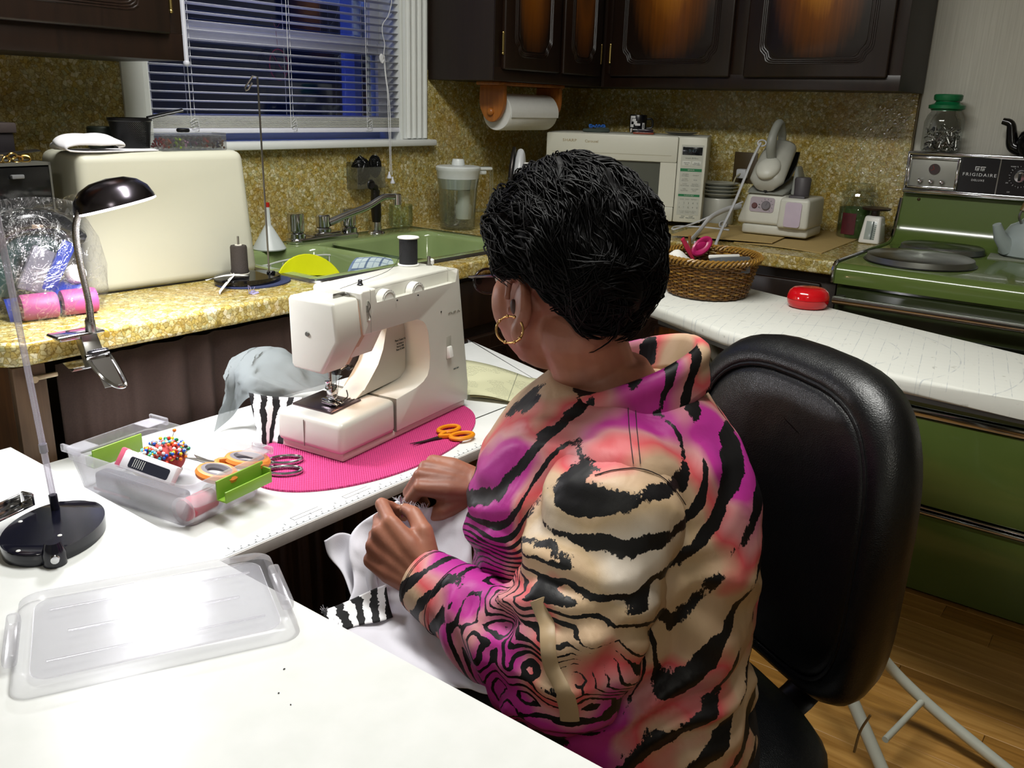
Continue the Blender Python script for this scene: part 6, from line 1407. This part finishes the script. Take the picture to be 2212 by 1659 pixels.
def setco(r, co): r.vertices.foreach_set('co', co.ravel()); r.update(); r.polygons.foreach_set('use_smooth', [True]*len(r.polygons)); return r
def norms(r): a = np.empty(len(r.vertices)*3); r.vertex_normals.foreach_get('vector', a); return a.reshape(-1, 3)
def limb(mb, pts, rs, n=14, M=None):
    mb.tube(pts, rs, n, M=M)
    for p, r in ((pts[0], rs[0]), (pts[-1], rs[-1])): mb.sph(p, r if not isinstance(r, tuple) else min(r), n, 8, M=M)
    return mb
FB, LB, UZ = Vector((math.cos(math.radians(125)), math.sin(math.radians(125)), 0)), Vector((math.cos(math.radians(215)), math.sin(math.radians(215)), 0)), Vector((0, 0, 1))
tov = -fw
H0 = ad(1385, 1480, 1.36); H0.z = .50; NB = ad(1312, 800, 1.19)
def spine(z):
    t = (z-H0.z)/(NB.z-H0.z); p = H0.lerp(NB, t); p = p-FB*(.025*math.sin(PI*max(0, min(1, t)))); p.z = z; return p
SHL = NB+LB*.160-UZ*.098-FB*.012; SHR = NB-LB*.150-UZ*.085+FB*.01
EL = ad(1212, 1452, 1.075); WL = ad(915, 1252, 1.195)
WR = ad(1032, 1050, 1.31); ER = SHR+Vector((.06, .06, -.24))
HC = ad(1209, 588, 1.17); aH = math.radians(77); FH = Vector((math.cos(aH), math.sin(aH), -.24)).normalized(); LH = UZ.cross(FH).normalized(); UH = FH.cross(LH)
HDM = Matrix((FH, LH, UH)).transposed().to_4x4(); HDM.translation = HC
KL, KR = spine(.52)+FB*.42+LB*.09, spine(.52)+FB*.42-LB*.09; KL.z = KR.z = .50
FL, FR = KL+FB*.05, KR+FB*.08; FL.z = FR.z = .055
# ---- skin: one continuous body
b = MB()
zs = [.48, .56, .66, .76, .85, .92, .97, 1.0]; hw = [.17, .165, .16, .16, .16, .13, .075, .055]; ff = [.13, .17, .18, .18, .16, .09, .060, .050]; bb = [.12, .12, .11, .12, .12, .10, .070, .055]
def ringat(z, w, f, k, ex=2.2, n=28):
    c = spine(z); o = []
    for i in range(n):
        a = 2*PI*i/n; ca, sa = math.cos(a), math.sin(a); x = math.copysign(abs(ca)**(2/ex), ca); y = math.copysign(abs(sa)**(2/ex), sa)
        o.append(c+FB*(x*(f if x > 0 else k))+LB*(y*w))
    return o
b.loft([ringat(*q) for q in zip(zs, hw, ff, bb)])
NKT = HC+HDM.to_3x3() @ Vector((-.025, 0, -.075))
limb(b, [NB-UZ*.05, NB.lerp(NKT, .5)+FB*.008, NKT], [.058, .055, .056], 18)
for s, e, w_ in ((SHL, EL, WL), (SHR, ER, WR)):
    limb(b, [s, s.lerp(e, .5), e], [.055, .048, .040], 14); limb(b, [e, e.lerp(w_, .4), w_.lerp(e, .02)], [.040, .038, .0265], 14)
for s, k, f in ((spine(.52)+LB*.09, KL, FL), (spine(.52)-LB*.09, KR, FR)):
    limb(b, [s, s.lerp(k, .5), k], [.085, .075, .056]); limb(b, [k, k.lerp(f, .4), f], [.052, .05, .035]); limb(b, [f, f+FB*.16], [.035, .026])
# head
def hp(x, y, z): return HDM @ Vector((x, y, z))
b.sph((0, 0, 0), (.094, .074, .100), 28, 18, M=HDM @ T(-.012, 0, .018)); b.sph((0, 0, 0), (.078, .068, .088), 24, 16, M=HDM @ T(.030, 0, -.042))
for s in (-1, 1):
    limb(b, [hp(-.005, s*.060, -.040), hp(.022, s*.052, -.082), hp(.066, s*.018, -.103)], [.016, .014, .014], 10)
    b.sph((0, 0, 0), (.030, .030, .045), 14, 10, M=HDM @ T(.052, s*.042, -.036)); limb(b, [hp(.092, s*.012, .014), hp(.084, s*.040, .016)], [.009, .009], 8)
    # ear: helix rim, lobe and plate
    ec_ = (-.010, s*.0785, -.034); E_ = HDM @ T(*ec_) @ RZ(s*-9) @ RX(s*8) @ SC(1.25, 1.3, 1.2)
    b.sph((0, 0, 0), (.016, .006, .026), 14, 10, M=E_ @ T(-.002, s*.000, -.002))
    hl = [(-.002+.0165*math.cos(a), s*.006, .006+.027*math.sin(a)) for a in [math.radians(x) for x in range(-70, 200, 18)][::-1]]
    b.tube([tuple(E_ @ Vector((-p[0]*1.0, p[1], p[2]))) for p in hl], .0046, 8)
    b.sph((0, 0, 0), (.010, .0055, .013), 12, 8, M=E_ @ T(.002, s*.004, -.028)); b.sph((0, 0, 0), (.005, .005, .006), 8, 6, M=E_ @ T(.014, s*.004, -.006))
limb(b, [hp(.094, 0, .012), hp(.108, 0, -.020), hp(.116, 0, -.032)], [.009, .010, .012], 10)
for s in (-1, 1): b.sph((0, 0, 0), (.011, .010, .008), 8, 6, M=HDM @ T(.102, s*.012, -.036))
limb(b, [hp(.090, -.018, -.066), hp(.102, 0, -.063), hp(.090, .018, -.066)], [.006, .008, .006], 8); limb(b, [hp(.088, -.016, -.076), hp(.098, 0, -.076), hp(.088, .016, -.076)], [.006, .008, .006], 8)
b.sph((0, 0, 0), (.020, .022, .018), 12, 8, M=HDM @ T(.078, 0, -.100))
# hands
def hand(mb, side, Wp, X, Y, flex, thumb, k=.95, spread=(4, 1, -2, -6)):
    X = X.normalized(); Y = (Y-X*Y.dot(X)).normalized(); Z = X.cross(Y)*side
    A = Matrix((X, Y, Z)).transposed().to_4x4(); A.translation = Wp; A = A @ SC(k, k, k)
    tips = []
    mc = [(.086, .031, .004), (.090, .010, .007), (.085, -.011, .005), (.076, -.030, .0)]
    ln = [(.042, .026, .021), (.046, .030, .022), (.043, .027, .021), (.034, .021, .018)]
    for i in range(4):
        limb(mb, [A @ Vector((-.005, mc[i][1]*.45, .0)), A @ Vector((.045, mc[i][1]*.8, .004)), A @ Vector(mc[i])], [.0155, .0155, .0118], 10)
        p = Vector(mc[i]); ang = 0; pts = [p]; 
        for j in range(3):
            ang += math.radians(flex[i][j]); d = Vector((math.cos(ang), math.sin(math.radians(spread[i]))*math.cos(ang), -math.sin(ang))); p = p+d*ln[i][j]; pts.append(p)
        r = .0098 if i < 3 else .0086
        limb(mb, [A @ q for q in pts], [r*1.08, r*1.0, r*.88, r*.74], 10); mb.sph(A @ pts[1], r*1.04, 10, 8)
        tips.append((A @ pts[3], A @ pts[2], Z))
    limb(mb, [A @ Vector((.008, .016, -.008)), A @ Vector(thumb[0])], [.019, .0145], 10)
    limb(mb, [A @ Vector(thumb[0]), A @ Vector(thumb[1]), A @ Vector(thumb[2])], [.0135, .0112, .0082], 10)
    limb(mb, [A @ Vector((.03, .0, -.006)), A @ Vector((.065, .0, -.004))], [.020, .017], 10)
    limb(mb, [Wp-X*.03, Wp, A @ Vector((.02, 0, 0))], [(.019, .026), (.0175, .025), (.017, .027)], 14) if 0 else None
    return A, tips, (A @ Vector(thumb[2]), A @ Vector(thumb[1]))
XL = -.74*rt+.60*up-.22*tov; YL = .55*rt+.70*up+.10*tov
AL, tipL, thL = hand(b, -1, WL, XL, YL, [(38, 72, 45), (62, 82, 50), (66, 82, 50), (66, 78, 50)], [(.045, .046, -.014), (.076, .052, -.030), (.094, .044, -.046)])
XR = -.93*rt+.20*up+.05*tov; YR = -.25*rt-.62*up+.75*tov
AR, tipR, thR = hand(b, 1, WR, XR, YR, [(70, 28, 14), (74, 30, 14), (76, 34, 16), (76, 40, 18)], [(.046, .044, -.022), (.070, .044, -.050), (.082, .036, -.076)])
sk_me, co = remesh('person', b, .0036, 3)
n_ = N('skin_brown'); v_ = n_.coord(); t1 = n_.noise(v_, 14, 4); t2 = n_.noise(v_, 260, 2)
n_.bump(n_.math('MULTIPLY_ADD', t1.outputs[0], .3, n_.math('MULTIPLY', t2.outputs[0], .5)), .18, .0015)
skin = n_.fin(n_.mix(n_.ramp(t1.outputs[0], [(.35, '#000000'), (.65, '#ffffff')]), '#8a5542', '#a56c54'), .5, 0, Subsurface_Weight=.06, Subsurface_Radius=(.01, .004, .002))
setco(sk_me, co); sk_me.materials.clear(); sk_me.materials.append(skin)
person = link('person', sk_me); tag(person, 'woman in pink and cream tiger-striped shirt sitting and sewing by hand', 'person')
# nails
nail = mat('nail', '#b98a70', .25)
def nailat(tip, base, Zd, w=.0048):
    d = (tip-base).normalized(); Zn = (Zd-d*Zd.dot(d)).normalized()
    MB().sph((0, 0, 0), (.0062, w, .0012), 12, 6, M=frame(tip+Zn*.0066, d, Zn)).build('fingernail', nail, person)
for t_, bse, Z in tipL[:1]+tipR[:2]: 
    d = (t_-bse).normalized(); nailat(t_, bse, Z if abs(Z.dot(d)) < .9 else AR.to_3x3() @ Vector((1, 0, 0)))
for (t_, bse), Zd in ((thL, tov), (thR, tov)): nailat(t_, bse, Zd, .0058)
# eyes
for s in (-1, 1):
    e_ = MB().sph((0, 0, 0), .0125, 16, 12, M=HDM @ T(.080, s*.031, .002)).build('eye', mat('eye_white', '#d8d2ca', .2), person)
    MB().sph((0, 0, 0), (.002, .0055, .0055), 12, 8, M=HDM @ T(.0915, s*.031, .001)).build('iris', mt('iris', '#20120a', .15), e_)
    limb(MB(), [hp(.094, s*.014, .024), hp(.092, s*.034, .029), hp(.080, s*.052, .022)], [.003, .0035, .002], 8).build('eyebrow', mt('brow', '#0c0806', .7), person)
for s in (-1, 1): MB().sph((0, 0, 0), (.0065, .004, .010), 12, 8, M=HDM @ T(.000, s*.0835, -.036) @ RZ(s*-9)).build('ear_shade', mat('ear_shadow_skin', '#3a1c12', .6), person)  # dark ellipsoid standing in for the shade inside the ear
# ---- hair: base mass and locks
hairm = N('black_hair'); hn = hairm.noise(hairm.coord('Object', (1, 1, 1)), 120, 2); hairm.bump(hn.outputs[0], .4, .002); hairm = hairm.fin('#040304', .55, 0, Specular_IOR_Level=.14)
def hl_(phi):           # hairline elevation by azimuth from the front
    xs = [0, 35, 60, 76, 88, 100, 118, 145, 180]; ys = [40, 34, 18, -14, 0, -14, -42, -54, -58]
    return float(np.interp(phi, xs, ys))
def hairR(d):           # d unit dir in head space
    phi = math.degrees(math.atan2(abs(d.y), d.x)); el = math.degrees(math.asin(max(-1, min(1, d.z))))
    w = (el-hl_(phi)+5)/12; w = max(0, min(1, w)); w = w*w*(3-2*w)
    r = 1/math.sqrt((d.x/(.126 if d.x > 0 else .134))**2+(d.y/.104)**2+(d.z/(.130 if d.z > 0 else .126))**2)
    # fuller crown and back, a nape that tucks in
    r *= 1+.05*math.exp(-((phi-150)/50)**2-((el-25)/35)**2)-.06*math.exp(-((el+45)/16)**2)
    r *= 1-.20*max(0, min(1, (8-el)/28))*math.exp(-((phi-98)/30)**2)
    lump = .010*noise.noise(d*3.1+Vector((3, 1, 7)))+.006*noise.noise(d*7.3)
    return (r+lump), w
hb_ = MB(); nu, nv = 96, 64; vs = []
HO = Vector((-.018, 0, .012))
for i in range(nv+1):
    el = -PI/2+PI*i/nv
    for j in range(nu):
        a = 2*PI*j/nu; d = Vector((math.cos(el)*math.cos(a), math.cos(el)*math.sin(a), math.sin(el))); r, w = hairR(d)
        vs.append(HDM @ (HO+d*(r*w+.055*(1-w))))
fs = [(i*nu+j, i*nu+(j+1) % nu, (i+1)*nu+(j+1) % nu, (i+1)*nu+j) for i in range(nv) for j in range(nu)]
hair = hb_.add(vs, fs).build('hair', hairm, person, 180)
rh = random.Random(21); w = MB()
for k in range(5200):
    z = rh.uniform(-.85, 1); a = rh.uniform(-PI, PI); d = Vector((math.sqrt(1-z*z)*math.cos(a), math.sqrt(1-z*z)*math.sin(a), z)); r, wt = hairR(d)
    if wt < .75: continue
    t = Vector((-.75, .35*math.copysign(1, d.y)+1.3*noise.noise(d*2.6+Vector((5, 0, 0))), -.45+1.5*noise.noise(d*2.4+Vector((0, 9, 0))))); t = (t-d*t.dot(d)).normalized(); s = d.cross(t)
    L = rh.uniform(.030, .062); cu = rh.uniform(-.35, .35); lift = rh.uniform(.002, .010); pts = []
    for q in range(6):
        u = q/5; p = d*(r*.985+lift*math.sin(u*PI*.85)-.004*u*u)+t*(L*u)*(1-.25*abs(cu)*u)+s*(L*cu*u*u)
        dd = p.normalized(); rr_, ww_ = hairR(dd); p = dd*(max(p.length, 0)*.35+.65*(rr_*(.988)+lift*math.sin(u*PI*.85)))
        pts.append(HDM @ (HO+p))
    w.tube(pts, [.0010, .0014, .0014, .0012, .0008, .0003], 3, cap=False)
w.build('hair_locks', hairm, hair, 180, kind='stuff')
# glasses
gm_ = mat('glasses_dark_red', '#160a0c', .2); lens = clear('lens', (.55, .45, .45), .3, .03)
gl0 = link('glasses', None, person) if 0 else None
w = MB()
for s in (-1, 1):
    ring = [HDM @ Vector((.112-.35*(abs(.034+.024*math.cos(a))-.03)**1 if False else .113-.10*max(0, abs(s*.034+.025*math.cos(a))-.04), s*.034+.025*math.cos(a), .000+.0165*math.sin(a)*(1 if math.sin(a) > 0 else 1.1))) for a in [2*PI*i/28 for i in range(28)]]
    w.tube(ring, .0018, 6, closed=True); w.tube([HDM @ Vector(p) for p in ((.110, s*.060, .007), (.104, s*.0695, .008), (.05, s*.0755, .006), (-.01, s*.0805, .003))], [(.0018, .0035)]*4, 8, flat=(0, 0, 1))
w.tube([HDM @ Vector(p) for p in ((.114, -.010, .004), (.117, 0, .006), (.114, .010, .004))], .0016, 6)
gf = w.build('glasses', gm_, person, 60)
for s in (-1, 1): MB().add([HDM @ Vector((.113, s*.034, 0))]+[HDM @ Vector((.113-.10*max(0, abs(s*.034+.024*math.cos(a))-.04), s*.034+.024*math.cos(a), .0155*math.sin(a))) for a in [2*PI*i/28 for i in range(28)]], [(0, i+1, (i+1) % 28+1) for i in range(28)]).build('lens', lens, gf)
# earring
ce = ad(1101, 712, 1.085); goldm = mat('earring_gold', '#e0b478', .18, 1)
er = MB().tube([ce+rt*(.0165*math.cos(a))+up*(.0165*math.sin(a)) for a in [math.radians(x) for x in range(70, 395, 12)]], .0015, 8); er_ = er.build('hoop_earring', goldm, person, 60)
w = MB()
for x in (100, 140, 250, 290, 320, 70): w.sph(ce+rt*(.0165*math.cos(math.radians(x)))+up*(.0165*math.sin(math.radians(x))), .0024, 8, 6)
w.build('gold_bead', goldm, er_, kind='stuff')

# ---- shirt
def tiger():
    n = N('tiger_print'); v = n.coord()
    big = n.noise(v, 3.2, 2, .5); big2 = n.noise(n.vmath('ADD', v, (3.1, 7.7, 1.3)), 4.0, 2, .5); med = n.noise(v, 9, 2, .5); fine = n.noise(n.coord('Object', (1, 1, .45)), 210, 3, .7); tuft = n.noise(n.coord('Object', (1, 1, 1)), 55, 3, .6)
    at = n.new('Attribute', attribute_name='stripe'); st = at.outputs['Fac']
    ph = n.math('ADD', n.math('MULTIPLY', st, 10.2), n.math('ADD', n.math('MULTIPLY', n.math('SUBTRACT', big.outputs[0], .5), 14), n.math('ADD', n.math('MULTIPLY', n.math('SUBTRACT', med.outputs[0], .5), 5.5), n.math('MULTIPLY', n.math('SUBTRACT', tuft.outputs[0], .5), 1.5))))
    s1 = n.math('SINE', ph)
    gate = n.noise(n.vmath('ADD', v, (9, 2, 4)), 11, 2, .5)
    thr = n.math('MULTIPLY_ADD', n.math('SUBTRACT', gate.outputs[0], .5), 4.2, .50)
    ed = n.math('ADD', n.math('SUBTRACT', s1, thr), n.math('MULTIPLY', n.math('SUBTRACT', fine.outputs[0], .5), 1.0))
    blk = n.ramp(ed, [(.47, '#000000'), (.53, '#ffffff')]); blk = n.ramp(n.math('ADD', ed, .5), [(.47, '#000000'), (.55, '#ffffff')])
    base = n.ramp(n.math('ADD', big2.outputs[0], n.math('MULTIPLY', n.math('SUBTRACT', med.outputs[0], .5), .25)), [(.28, '#d6cabc'), (.36, '#c0a684'), (.46, '#c8a98c'), (.515, '#d2565c'), (.56, '#c98a8c'), (.60, '#b6308f'), (.70, '#a8298c')])
    c = n.mix(blk, base, '#08070a')
    fold = n.noise(n.coord('Object', (1, 1, .45)), 16, 3, .5, .5); n.bump(n.math('ADD', n.math('MULTIPLY', fold.outputs[0], 1.0), n.math('MULTIPLY', n.noise(v, 900, 1).outputs[0], .02)), .35, .012)
    return n.fin(c, .5, 0, Specular_IOR_Level=.35)
tig = tiger()
def stripe_attr(me, fn):
    n = len(me.vertices); co = np.empty(n*3); me.vertices.foreach_get('co', co); co = co.reshape(-1, 3)
    a = me.attributes.new('stripe', 'FLOAT', 'POINT'); a.data.foreach_set('value', np.ascontiguousarray(fn(co), dtype=np.float32))
def npv(v): return np.array(v[:])
def segproj(co, a, b_):
    a, b_ = npv(a), npv(b_); d = b_-a; t = np.clip(((co-a) @ d)/(d @ d), 0, 1); q = a+t[:, None]*d; return t, np.linalg.norm(co-q, axis=1)
def stripes_shirt(co):
    t1, d1 = segproj(co, SHL, EL); t2, d2 = segproj(co, EL, WL)
    tor = co @ (npv(UZ)*9+npv(FB)*7.5+npv(LB)*2)
    arm = (co @ (npv(UZ)*15+npv(FB)*-5.0)); fore = t2*5.0+(co @ npv(UZ))*6
    w1 = 1/(1+np.exp((d1-.092)/.010)); w2 = 1/(1+np.exp((d2-.075)/.012))
    return tor*(1-w1)*(1-w2)+arm*w1*(1-w2)+fore*w2
s_ = MB()
zs = [.487, .51, .56, .64, .72, .80, .86, .91, .950, .975]
hw = [.206, .212, .212, .205, .200, .196, .190, .176, .140, .095]
ff = [.165, .190, .210, .225, .235, .235, .210, .160, .110, .080]
bb = [.150, .155, .150, .145, .150, .165, .170, .160, .130, .095]
s_.loft([ringat(z, w, f, k, 2.35, 36) for z, w, f, k in zip(zs, hw, ff, bb)])
sl_ = MB(); limb(sl_, [SHL-LB*.035+UZ*.004, SHL.lerp(EL, .12)+LB*.010, SHL.lerp(EL, .5)+LB*.004, EL.lerp(SHL, .12), EL], [.074, .087, .088, .083, .075], 20)
limb(sl_, [EL, EL.lerp(WL, .25), EL.lerp(WL, .55), EL.lerp(WL, .80)], [.076, .072, .058, .047], 20); sl_.tube([EL.lerp(WL, .78), EL.lerp(WL, .985)], [.046, .041], 20)
limb(s_, [SHR+LB*.03, SHR.lerp(ER, .5), ER], [.075, .08, .072], 18); limb(s_, [ER, ER.lerp(WR, .5), WR.lerp(ER, .12)], [.07, .056, .042], 18)
limb(s_, [NB+LB*.05-UZ*.055, SHL+UZ*.012], [.055, .066], 16); limb(s_, [NB-LB*.05-UZ*.055, SHR+UZ*.012], [.055, .066], 16)
EDm = (EL-SHL).normalized(); FDm = (WL-EL).normalized()
def wr(co, ax_, frq, seed, amp, cen, rad_):
    w_ = np.exp(-(np.linalg.norm(co-npv(cen), axis=1)/rad_)**2); q = co @ npv(ax_)*frq
    wob = np.array([noise.noise(Vector(c)*8+Vector((seed, 0, 0))) for c in co])
    f = np.sin(q+wob*7); return amp*w_*(np.abs(f)**1.5*np.sign(f))
def cloth(name, mb, vox, wr_list, parent, cuff=False):
    me, co = remesh(name, mb, vox, 5); setco(me, co); nn = norms(me)
    disp = np.array([.009*noise.noise(Vector(c)*6.5)+.005*noise.noise(Vector((c[0]*15, c[1]*15, c[2]*8))+Vector((4, 4, 4))) for c in co])
    for a in wr_list: disp += wr(co, *a)
    if cuff: disp *= np.clip((segproj(co, EL.lerp(WL, .80), WL)[1]-.03)/.03, .15, 1)
    setco(me, co+nn*disp[:, None]); stripe_attr(me, stripes_shirt); me.materials.clear(); me.materials.append(tig)
    return link(name, me, parent)
N1 = lambda v: v.normalized()
shirt = cloth('shirt', s_, .0075, [(N1(LB+FB*.9-UZ*.5), 110, 5, .007, SHL+FB*.10-UZ*.03, .10), (N1(UZ*.9+FB*.5), 85, 7, .009, spine(.64)+LB*.15, .17), (N1(UZ-FB*.4), 85, 8, .007, spine(.62)-FB*.15, .16),
    (N1(UZ*.5-FB*.9), 75, 9, .006, spine(.86)-FB*.12+LB*.08, .13), (N1(UZ+FB*.2), 120, 10, .006, spine(.78)+FB*.2+LB*.08, .11)], person)
sleeve = cloth('sleeve', sl_, .0065, [(EDm, 120, 2, .0070, EL, .11), (FDm, 115, 3, .0060, EL.lerp(WL, .35), .10), (N1(EDm+FB*.8), 95, 4, .0075, SHL.lerp(EL, .45)+FB*.06, .12), (N1(EDm-FB*.6), 80, 6, .006, SHL.lerp(EL, .7)-FB*.06, .11)], shirt, True)
# cuff, sleeve tab, collar, hem
stitch = mt('dark_stitch', '#2a2024', .8)
fd = (WL-EL).normalized()
def tubeshell(c0, c1, r0, r1, th=.0025, n=30):
    m = MB(); d = (c1-c0).normalized(); u = d.orthogonal().normalized(); v = d.cross(u)
    R = lambda c, r: [c+u*(r*math.cos(2*PI*i/n))+v*(r*math.sin(2*PI*i/n)) for i in range(n)]
    return m.loft([R(c0, r0-th), R(c0, r0), R(c0.lerp(c1, .5), (r0+r1)/2+.001), R(c1, r1), R(c1, r1-th), R(c1-d*.02, r1-th*1.6)], cap=False)
cu_ = tubeshell(EL.lerp(WL, .74), EL.lerp(WL, 1.0), .0495, .0425).build('cuff', tig, shirt, 60); stripe_attr(cu_.data, stripes_shirt)
for t, r in ((.975, .0434), (.965, .0438), (.76, .0502)):
    c = EL.lerp(WL, t); u = fd.orthogonal().normalized(); v = fd.cross(u)
    MB().tube([c+u*(r*math.cos(2*PI*i/40))+v*(r*math.sin(2*PI*i/40)) for i in range(40)], .0005, 4, closed=True).build('cuff_stitching', stitch, cu_)
tabm = mat('tab_tan', '#b39a78', .4)
from mathutils.bvhtree import BVHTree
def bvh(o): me = o.data; return BVHTree.FromPolygons([v.co.copy() for v in me.vertices], [tuple(p.vertices) for p in me.polygons])
BVS = [bvh(o) for o in (shirt, sleeve)]
def oncloth(px, py, lift=.0012):       # nearest cloth surface along a line of sight
    d = ray(px, py).normalized(); hits = [h for h in (t.ray_cast(CAM, d) for t in BVS) if h[0] is not None]
    h = min(hits, key=lambda q: q[3]); return h[0]+h[1]*lift*(1 if h[1].dot(d) < 0 else -1)
onarm = lambda x, y: oncloth(x, y, .003)
tp_ = [onarm(1163+65*k/9+6*math.sin(k), 1296+258*k/9) for k in range(10)]
tq_ = spline(tp_, 4); MB().tube(tq_, [(.0016, .0085)]*(len(tq_)-8)+[(.0016, .0105)]*8, 8, flat=tov).build('sleeve_tab', tabm, shirt)
for pl in ([(1285, 1028), (1330, 1016), (1390, 1014), (1440, 1040), (1480, 1090)], [(1356, 880), (1360, 935), (1368, 1002)], [(1372, 880), (1376, 935), (1383, 1002)]):
    q = spline([(x, y, 0) for x, y in pl], 6); MB().tube([oncloth(p.x, p.y) for p in q], .0007, 4).build('seam_stitching', stitch, shirt)
# collar: a band standing round the neck, folded outwards
c0 = ad(1336, 772, 1.21)+UZ*.007+LB*.030
def col(u, v):                    # u round from the left front over the back to the right front, v from the band's foot over the fold to the outer edge
    a = math.radians(38+284*u); ca, sa = math.cos(a), math.sin(a)          # a from the front, turning over her left
    back = (1-ca)/2
    fr = (.088+.012*back, .090)
    ztop = -.046+.078*back; foot = (-.030-.035*(1-back))
    if v < .4:
        t = v/.4; r = 1-.16*(1-t); z = ztop-.050*(1-t)
    else:
        t = (v-.4)/.6; r = 1+.04*math.sin(PI*min(1, t*2))*(t < .5)+.06+.12*t if t > .08 else 1+.06*t/.08; z = ztop+.004*math.sin(PI*t)-.058*t-.010*t*(1-back)
    r *= 1+.02*math.sin(7*a)*v
    return c0+FB*(ca*fr[0]*r)+LB*(sa*fr[1]*r)+UZ*z
cl_ = MB().sheet(col, 64, 16, .0022).build('collar', tig, shirt, 180); stripe_attr(cl_.data, lambda co: (co @ (npv(FB)*14+npv(LB)*6+npv(UZ)*5)))
for v in (.965, .90): MB().tube([Vector(col(u/48, v))+UZ*.0012+(Vector(col(u/48, v))-c0).xy.normalized().to_3d()*.0012 for u in range(49)], .0006, 4).build('collar_stitching', stitch, cl_)
# trousers and shoes
t_ = MB(); t_.loft([ringat(z, w, f, k, 2.3) for z, w, f, k in ((.44, .19, .13, .16), (.48, .20, .16, .165), (.56, .19, .17, .15))])
for s, k, f in ((spine(.52)+LB*.095, KL, FL), (spine(.52)-LB*.095, KR, FR)): limb(t_, [s, s.lerp(k, .5), k], [.105, .093, .075]); limb(t_, [k, k.lerp(f, .5), f+UZ*.03], [.072, .068, .058])
tr_me, co = remesh('trousers', t_, .012, 3); setco(tr_me, co); tr_me.materials.clear(); tr_me.materials.append(mat('navy_trousers', '#0a0c14', .8, 0, .1, 60)); link('trousers', tr_me, person)
for f in (FL, FR):
    g = Vector((f.x, f.y, 0)); MB().loft([[g+FB*(.09+s*.135*math.cos(a))+LB*(s*.044*math.sin(a)*(1+.2*math.cos(a)))+UZ*z for a in [2*PI*i/24 for i in range(24)]] for s, z in ((.98, .001), (1, .02), (.95, .05), (.7, .078), (.4, .09))]).build('shoe', BLACKP, person)

# ---- the white cloth she sews, needle
n_ = N('white_cotton'); v_ = n_.coord(); t_ = n_.noise(v_, 500, 2); n_.bump(t_.outputs[0], .15, .001); cotw = n_.fin('#cfcdd6', .85)
Q = [[ad(858, 1080, 1.285), ad(898, 1098, 1.285), ad(950, 1092, 1.30), ad(1010, 1080, 1.30)],
     [ad(762, 1150, 1.30), ad(850, 1185, 1.29), ad(935, 1185, 1.28), ad(1020, 1190, 1.27)],
     [ad(765, 1270, 1.26), ad(845, 1300, 1.245), ad(930, 1330, 1.22), ad(1030, 1350, 1.20)],
     [ad(700, 1372, 1.20), ad(830, 1430, 1.165), ad(940, 1470, 1.13), ad(1060, 1500, 1.10)]]
def qf(u, v):
    p = lin4(Q, u, v); return p+tov*(.016*math.sin(7*v+3.5*u)*math.sin(PI*min(1, u*1.3))+.010*noise.noise((u*5, v*5, 0))+.005*noise.noise((u*11, v*12, 3)))
wcl = thing('sewing_cloth', 'white cloth with zebra trim held in her hands and over her lap', 'fabric')
MB().sheet(qf, 44, 44, .0012).build('white_cloth', cotw, wcl, 180)
Q2 = [[ad(700, 1168, 1.30), ad(735, 1150, 1.30), ad(770, 1165, 1.295), ad(810, 1180, 1.28)], [ad(712, 1200, 1.30), ad(745, 1195, 1.30), ad(785, 1205, 1.285), ad(815, 1215, 1.27)], [ad(742, 1235, 1.29), ad(765, 1240, 1.285), ad(790, 1245, 1.275), ad(815, 1252, 1.265)], [ad(764, 1290, 1.275), ad(780, 1290, 1.27), ad(800, 1290, 1.262), ad(825, 1290, 1.255)]]
MB().sheet(lambda u, v: lin4(Q2, u, v)+tov*(.010*math.sin(8*v+2*u)), 26, 26, .0012).build('cloth_fold', cotw, wcl, 180)
Zq = [ad(697, 1318, 1.235), ad(835, 1262, 1.245), ad(850, 1330, 1.228), ad(735, 1362, 1.205)]
o = MB().sheet(lambda u, v: (Zq[0]*(1-u)+Zq[1]*u)*(1-v)+(Zq[3]*(1-u)+Zq[2]*u)*v+tov*(.006*math.sin(6*u+3*v)+.006), 24, 16, .001).build('zebra_trim', zeb, wcl, 180); uvmap(o, 24, 16)
w = MB(); rf = random.Random(6)
for k in range(120):
    u = rf.random(); p = lin4(Q, 0, u*.5) if k % 2 else Zq[0].lerp(Zq[3], u); d = (up*rf.uniform(.2, 1)-rt*rf.uniform(-.3, 1)+tov*rf.uniform(-.3, .5)).normalized()
    w.tube([p, p+d*.004, p+d*.008+rt*rf.uniform(-.003, .003)], .0003, 3)
w.build('frayed_edge', cotw, wcl, kind='stuff')
ndl = MB().tube([thL[0]+up*.016-rt*.006, thL[0]-up*.012-rt*.004], [.0007, .0006], 6).build('hand_needle', CHROME, None); tag(ndl, 'steel hand-sewing needle between her left thumb and finger', 'needle')
